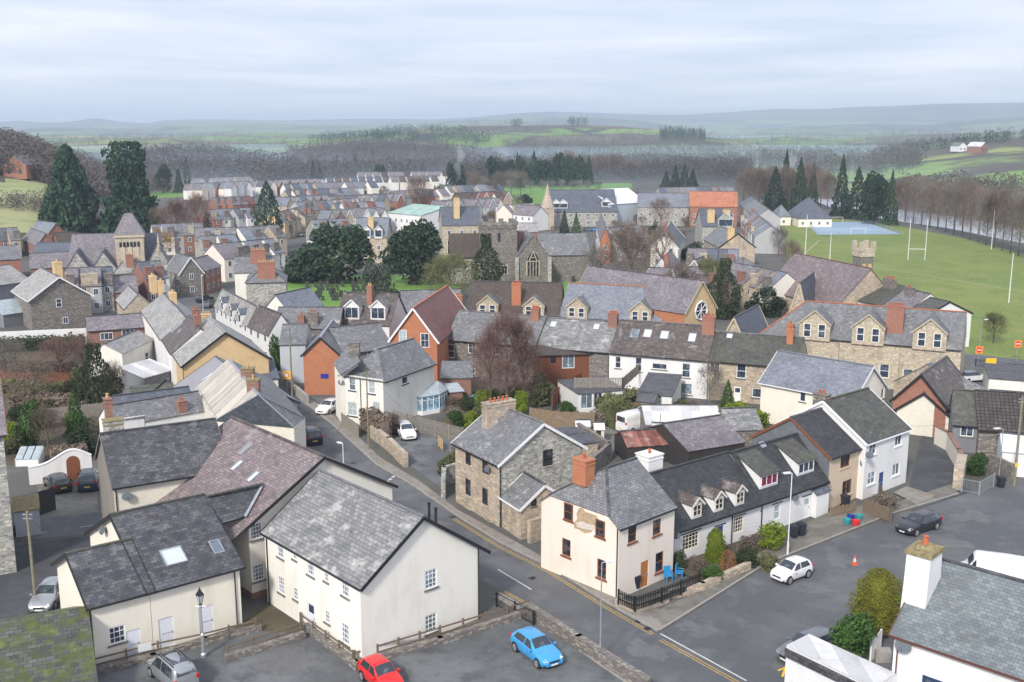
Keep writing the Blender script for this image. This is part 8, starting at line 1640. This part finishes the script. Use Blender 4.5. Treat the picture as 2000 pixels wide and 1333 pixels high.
# metal stairs and deck
r_ = thing('metal_stairs', 'black metal outside stairs climbing to the yard behind the yellow brick building', 'stairs', P(275, 800)); q0 = P(275, 800); s0, s1, s2, s3 = P(212, 800, .2)-q0, P(245, 776, 2.6)-q0, P(291, 773, 2.6)-q0, P(326, 742, 4.6)-q0
for a, b in ((s0, s1), (s2, s3)):
    MB().beam(a, b, .08, .25).build('stringer', 'black_paint', r_); n_ = 11
    for i in range(n_): p = a+(b-a)*(i+.5)/n_; MB().box((p.x, p.y+.5, p.z), (.28, 1.0, .05)).build('step', 'sill_grey', r_)
MB().slab([s1, s2, s2+V((0, 1.4, 0)), s1+V((0, 1.4, 0))], .12).build('landing', 'galvanised', r_); m = MB()
for a, b in ((s0, s1), (s1, s2), (s2, s3)):
    m.beam(a+V((0, 0, 1)), b+V((0, 0, 1)), .05, .05)
    for i in range(8): p = a+(b-a)*i/8; m.tube(p, p+V((0, 0, 1)), .015, n=4)
m.build('handrail', 'black_paint', r_)
# white stack of the bottom right house
rw_ = [o for o in C.objects if o.name.startswith('white_slate_house')][0]; M_ = Matrix.Rotation(-rw_.rotation_euler[2], 3, 'Z')

zz_ = 9.4; pt = M_@(P(1806, 1078, zz_)-V(rw_.location)); cx_, cy_ = pt.x, pt.y; m = MB(); k = len(m.v); wa, wb_ = .72, 1.0
for z, f in ((-.2, 1.25), (5.6, 1.2), (7.2, 1.0), (zz_, .85)):
    m.v += [(cx_-wa, cy_-wb_*f, z), (cx_+wa, cy_-wb_*f, z), (cx_+wa, cy_+wb_*f, z), (cx_-wa, cy_+wb_*f, z)]
for j in range(3):
    for i in range(4): m.f.append((j*4+i, j*4+(i+1) % 4, j*4+4+(i+1) % 4, j*4+4+i))
m.f.append((12, 13, 14, 15)); st_ = m.build('chimney', 'white', rw_); m = MB(); m.box((cx_, cy_, zz_+.12), (1.6, 1.95, .28)); m.ring([(.62, zz_+.26), (.4, zz_+.5)], n=8, c=(cx_, cy_, 0)); m.build('chimney_cap', 'lichen_cap', st_); MB().ring([(.2, zz_+.45), (.15, zz_+.95), (.2, zz_+1.0)], n=10, c=(cx_, cy_, 0)).build('chimney_pot', 'terracotta', st_)
# felt roofed outhouse, bottom right
a, b, c2, d2 = P(1540, 1262, 2.6), P(1738, 1322, 2.6), P(1745, 1312, 2.7), P(1580, 1240, 2.7)
e_ = [P(1536, 1262, 2.5), P(1580, 1240, 2.6), P(1752, 1318, 2.6), P(1705, 1345, 2.5)]
mass('felt_roofed_outhouse', 'white painted outhouse with a peeling flat felt roof at the bottom edge', 'outbuilding', e_, [[p+V((0, 0, .06)) for p in e_]], 'white_brick', 'sheet_white', rt=.12)
m = MB(); q_ = [p-e_[0] for p in e_]; m.beam(q_[0]+V((-.1, -.1, -.35)), q_[3]+V((0, -.1, -.35)), .1, .55); o = m.build('slate_fascia', 'slate_dark'); o.location = e_[0]; o.parent = None; tag(o, 'band of dark slates hung along the front of the white outhouse', 'cladding')
fence('white painted gate posts and boards in front of the leafy shrub', [(1700, 1292), (1718, 1276)], 1.7, 1.2, 'board', 'white_paint', name='garden_gate', cat='gate')
g = P(1722, 1290); o = MB().prism([(-.5, -.35, 0), (.5, -.35, 0), (.6, .35, 0), (-.4, .35, 0)], (0, 0, .75)).build('planter', 'concrete'); o.location = g; tag(o, 'square grey planter by the gate at the bottom right house', 'planter')
# peeling plaster patch on the corner house
pc = [o for o in C.objects if o.name.startswith('peeling_corner_house')][0]; Mp = Matrix.Rotation(-pc.rotation_euler[2], 3, 'Z'); cl_ = Mp@(V((0, 0, CH))-V(pc.location)); wl_ = [c for c in pc.children if c.name.startswith('wall')][0]; hx_ = DIM[pc.name][0]/2
def onwall(px, py, off):
    d = Mp@ray(px, py); t = (-hx_-off-cl_.x)/d.x; return cl_+d*t
plain('bare_plaster', (0.50, 0.37, 0.24), .95, 0, .35, 3); plain('old_plaster', (0.66, 0.60, 0.52), .95, 0, .25, 5)
pp = [(1126, 1003), (1131, 993), (1138, 992), (1143, 1000), (1152, 1003), (1164, 1007), (1170, 1016), (1168, 1036), (1160, 1034), (1154, 1040), (1142, 1042), (1130, 1034), (1122, 1032), (1121, 1022), (1128, 1014)]
ptch = MB().prism([onwall(x, y, .004) for x, y in pp], (-.012, 0, 0)).build('fallen_plaster_patch', 'bare_plaster', pc)
pq = [(1124, 1022), (1136, 1018), (1148, 1024), (1160, 1026), (1167, 1034), (1154, 1036), (1140, 1033), (1127, 1030)]
MB().prism([onwall(x, y, .017) for x, y in pq], (-.008, 0, 0)).build('white_undercoat', 'old_plaster', ptch)
# brick party wall top behind that house
gwall('dark coped parapet wall behind the orange stack of the corner house', [(1082, 962, 4.9), (1120, 940, 4.9)], .8, 'stone_dark', .4, 'lead', z0=None) if False else None
# conservatory
q = [P(795, 806), P(825, 812), P(858, 806), P(873, 796), P(868, 784), P(830, 778)]; c_ = sum(q, V((0, 0, 0)))/6; r_ = thing('conservatory', 'white framed conservatory with a pale hipped glass roof', 'conservatory', c_); h = 2.3
for i in range(6):
    a, b = q[i]-c_, q[(i+1) % 6]-c_; d = (b-a); L = d.length; d.normalize(); MB().poly([a+V((0, 0, .5)), b+V((0, 0, .5)), b+V((0, 0, h)), a+V((0, 0, h))]).build('pane', 'glass_blue', r_); m = MB(); n_ = V((d.y, -d.x, 0)); n_ = n_ if n_.dot((a+b)/2) > 0 else -n_
    m.beam(a+n_*.03+V((0, 0, .25)), b+n_*.03+V((0, 0, .25)), .08, .5); m.beam(a+n_*.03+V((0, 0, h)), b+n_*.03+V((0, 0, h)), .1, .12); m.beam(a+n_*.03+V((0, 0, h*.78)), b+n_*.03+V((0, 0, h*.78)), .06, .06)
    k = max(1, int(L/.8))
    for j in range(k+1): p = a+d*(L*j/k)+n_*.03; m.beam(p+V((0, 0, .5)), p+V((0, 0, h)), .07, .07)
    m.build('frame', 'white_paint', r_)
ap = [V((-1.3, .9, h+1.1)), V((1.0, .1, h+1.1))]; m = MB()
for i in range(6):
    a, b = q[i]-c_, q[(i+1) % 6]-c_; a = a*1.06+V((0, 0, h+.05)); b = b*1.06+V((0, 0, h+.05)); pa = min(ap, key=lambda p: (p-a).length); pb = min(ap, key=lambda p: (p-b).length)
    m.slab([a, b, pb, pa] if pa != pb else [a, b, pa], .05)
m.build('roof', 'glass_roof', r_)
# blue plaque on the orange wall
ob = [o for o in C.objects if o.name.startswith('orange_brick_building')][0]
Mo = Matrix.Rotation(-ob.rotation_euler[2], 3, 'Z'); clo = Mo@(V((0, 0, CH))-V(ob.location)); hxo = DIM[ob.name][0]/2; d = Mo@ray(634, 735); sg_ = -1 if clo.x < 0 else 1; t = (sg_*hxo-clo.x)/d.x; p = clo+d*t
MB().box((p.x+sg_*.03, p.y, p.z), (.05, 1.0, .6)).build('blue_plaque', 'sign_blue', ob)
# ---- back yards
lean('white_yard_extension', 'flat roofed white extension with glazed doors below the timber deck', (1130, 770), (1222, 762), 7, 2.5, 2.6, 'white', 'felt', wins=[(1146, 782, 1.6, 1.9, '2x1', None, 'glass_pale'), (1168, 782, 1.2, 1.9, '2x1', None, 'glass')], ov=.1); fence('timber deck fence on the flat roof of the white extension', [(1122, 762, 2.7), (1215, 762, 2.7), (1250, 728, 2.7)], 1.1, 1.8, 'picket', 'grey_wood', z0=0) if False else None
def fz(label, pts, z, h, mat='grey_wood'):
    q = [P(a, b, z) for a, b in pts]; c = q[0].copy(); r_ = thing('deck_fence', label, 'fence', c); m = MB()
    for a, b in zip(q, q[1:]):
        a, b = a-c, b-c; L = (b-a).length; d = (b-a).normalized(); n2 = int(L/.2)
        for zz in (.2, .9): m.beam(a+V((0, 0, h*zz)), b+V((0, 0, h*zz)), .05, .09)
        for i in range(n2): p = a+d*(.2*i+.1); m.box((p.x, p.y, h/2), (.13, .03, h), math.atan2(d.y, d.x))
        for i in range(max(2, int(L/2))+1): p = a+d*(L*i/max(2, int(L/2))); MB().box((p.x, p.y, h/2), (.12, .12, h+.1)).build('post', mat, r_)
    m.build('boards', mat, r_)
fz('weathered board fence round the roof deck of the white extension', [(1122, 758), (1216, 758), (1250, 728)], 2.65, 1.3)
lean('white_kitchen_wing', 'white wing with sloping pale roof jutting from the white terraced house', (1245, 770), (1312, 775), 8, 2.4, 3.3, 'white', 'felt', wins=[(1282, 778, 1.5, 1.2, '2x1', None, 'glass_blue')], ov=.1)
shed('garden_shed', 'small grey garden shed with a felt roof behind the yellow bush', (1243, 782), (1277, 786), 2.5, 2.1, 2.9, 'grey_wood', 'felt'); shed('white_roofed_barn', 'long low yard building under white sheeting', (1262, 828), (1410, 828), 7, 2.6, 3.8, 'stone_dark', 'sheet_white', hip1=0); shed('white_roofed_barn', 'lower white sheeted roof in front of the long one', (1275, 850), (1345, 852), 4, 2.4, 3.2, 'dark_wood', 'sheet_white')
shed('rusty_shed', 'ramshackle shed with a rusted corrugated roof', (1226, 872), (1318, 866), 4.5, 2.0, 3.0, 'dark_wood', 'sheet_rust'); shed('mauve_roofed_shed', 'broad shed with a mauve ribbed roof behind the white cottages', (1345, 880), (1455, 862), 9, 2.3, 4.0, 'dark_wood', 'slate_mauve'); shed('slate_store', 'low store with weathered slates beside the new cream house', (1425, 840), (1490, 838), 6, 2.4, 4.0, 'stone_dark', 'slate_lichen')
shed('white_greenhouse', 'small white playhouse with a shuttered window in the gravel yard', (1162, 838), (1180, 838), 1.8, 1.7, 2.2, 'white', 'metal_white', wins=[(1168, 842, .6, .6, '2x2', 'old_wood', 'glass_dark')]); shed('metal_store', 'grey metal store standing in the gravel yard', (1126, 832), (1152, 832), 2, 1.7, 2.1, 'grey_render', 'metal_white')
lean('brick_annexe', 'low brick annexe with a glazed roof beside the board fence', (880, 766), (904, 764), 3, 2.0, 2.3, 'dull_brick', 'glass_roof'); lean('slate_annexe', 'slate lean-to between villa and stone terrace', (862, 738), (920, 738), 4, 2.6, 3.8, 'dull_brick', 'slate_grey')
shed('flat_garage', 'flat roofed lean-to with dark roof behind the stone house', (1120, 868), (1168, 862), 6, 2.6, 2.7, 'stone_warm', 'felt')
g = P(1090, 828); r_ = thing('garden_table', 'white folding garden table in the gravel yard', 'table', g); MB().box((0, 0, .7), (1.1, .8, .05)).build('table_top', 'metal_white', r_)
for a in (-1, 1): MB().beam((-.4, a*.3, 0), (.4, a*.3, .7), .04, .04).build('leg', 'metal_white', r_); MB().beam((.4, a*.3, 0), (-.4, a*.3, .7), .04, .04).build('leg', 'metal_white', r_)
g = P(861, 878); r_ = thing('wooden_gate', 'small five barred wooden gate leaning at the end of the gravel drive', 'gate', g, 1.9)
for k in range(5): MB().box((0, 0, .25+k*.24), (1.8, .05, .1)).build('bar', 'pot_buff', r_)
for x in (-.85, .85, 0): MB().box((x, .04, .72), (.1, .05, 1.3)).build('upright', 'pot_buff', r_)
# roof vents on the big cream house
hs_ = [o for o in C.objects if o.name == 'cream_house'][0]
for px, py, z in ((725, 975, 8.2), (838, 985, 9.6), (851, 995, 9.6)):
    Mh = Matrix.Rotation(-hs_.rotation_euler[2], 3, 'Z'); p = Mh@(P(px, py, z)-V(hs_.location)); MB().ring([(.09, -1.0), (.09, 0), (.13, 0), (.13, .12)], n=8, c=p).build('flue', 'galvanised' if px < 800 else 'black_paint', hs_, smooth=False)
# ---- playing field
def goal(label, a, b, top, bar):
    q0, q1 = P(*a), P(*b); r_ = thing('rugby_posts', label, 'goal posts', q0); d = q1-q0; h0 = zat(q0, top)
    for p in (V((0, 0, 0)), d): MB().tube(p, p+V((0, 0, h0)), .11, .07, n=6).build('upright', 'metal_white', r_)
    MB().tube(V((0, 0, 3)), d+V((0, 0, 3)), .08, n=6).build('crossbar', 'metal_white', r_)
goal('white rugby posts in the middle of the playing field', (1773, 508), (1806, 509), 428, 0); goal('white rugby posts nearer the mauve roofed hall', (1572, 505), (1620, 515), 432, 0) if False else None
for x, y, tp, l in [(1572, 506, 420, 'slim floodlight pole left of the sports court, taller'), (1620, 516, 455, 'slim floodlight pole right of the court corner'), (1936, 488, 410, 'white pole near the riverside trees'), (1970, 592, 495, 'tall white post standing alone in the near field')]: g = P(x, y); o = MB().tube((0, 0, 0), (0, 0, zat(g, tp)), .12, .07, n=6).build('field_pole', 'metal_white'); o.location = g; tag(o, l, 'pole')
def small_goal(label, x, y, w=5):
    g = P(x, y); r_ = thing('football_goal', label, 'goal', g); 
    for s in (-1, 1): MB().tube((s*w/2, 0, 0), (s*w/2, 0, 2.2), .07, n=6).build('upright', 'metal_white', r_)
    MB().tube((-w/2, 0, 2.2), (w/2, 0, 2.2), .07, n=6).build('crossbar', 'metal_white', r_)
small_goal('white goal frame on the far side of the blue court', 1633, 436); small_goal('white goal frame on the near side of the blue court', 1676, 459); fence('low rail round the blue sports court', [(1575, 434), (1596, 461), (1764, 460), (1692, 434)], 1.4, 8, 'rail', 'galvanised')
# chimney smoke
m = bpy.data.materials.new('smoke_air'); m.use_nodes = True; t = m.node_tree; t.nodes.clear(); MT['smoke_air'] = m; ov_ = nd(t, 'ShaderNodeOutputMaterial'); pv = nd(t, 'ShaderNodeVolumePrincipled'); pv.inputs['Color'].default_value = (.95, .96, 1, 1); pv.inputs['Density'].default_value = .07; L_(t, pv.outputs[0], ov_.inputs['Volume'])
for (x, y, z) in ((1536, 402, 9), (893, 408, 12)):
    g = P(x, y); m = MB(); m.ring([(.3, 0), (1.0, 2), (1.3, 4), (1.9, 7), (1.6, 9), (2.2, 12), (1.2, 15), (.2, 17)], n=10); m.v = [(v[0]+math.sin(v[2]*.7)*.9+v[2]*.12, v[1], v[2]) for v in m.v]; o = m.build('chimney_smoke', 'smoke_air', uv=False, smooth=True); o.location = g+V((0, 0, z)); struct(o, 'stuff')

# overhead wires and aerials
def wire(label, a, b, sag=.8):
    a, b = V(a), V(b); m = MB(); n = 12; pr_ = None
    for i in range(n+1):
        t = i/n; p = (b-a)*t-V((0, 0, sag*4*t*(1-t)))
        if pr_ is not None: m.tube(pr_, p, .012, n=3)
        pr_ = p
    o = m.build('overhead_wire', 'black_paint', uv=False); o.location = a; tag(o, label, 'wire')
pt_ = lambda px, py, top: (lambda g: V((g.x, g.y, zat(g, top))))(P(px, py))
wire('thin wire from the street telegraph pole to the dark villa pole', pt_(571, 775, 648), pt_(720, 880, 726)); wire('thin wire from the dark villa pole to the stone house', pt_(720, 880, 726), P(890, 866, 6.0)); wire('thin wire crossing the road to the cream wing', pt_(720, 880, 726), P(625, 890, 9.5)); wire('thin wire from the mossy pole to the cream end building', pt_(71, 1188, 1003), P(150, 1080, 6.4), .4); wire('thin wire from the yard gate pole to the white house', pt_(1980, 950, 780), P(1778, 832, 5.9))
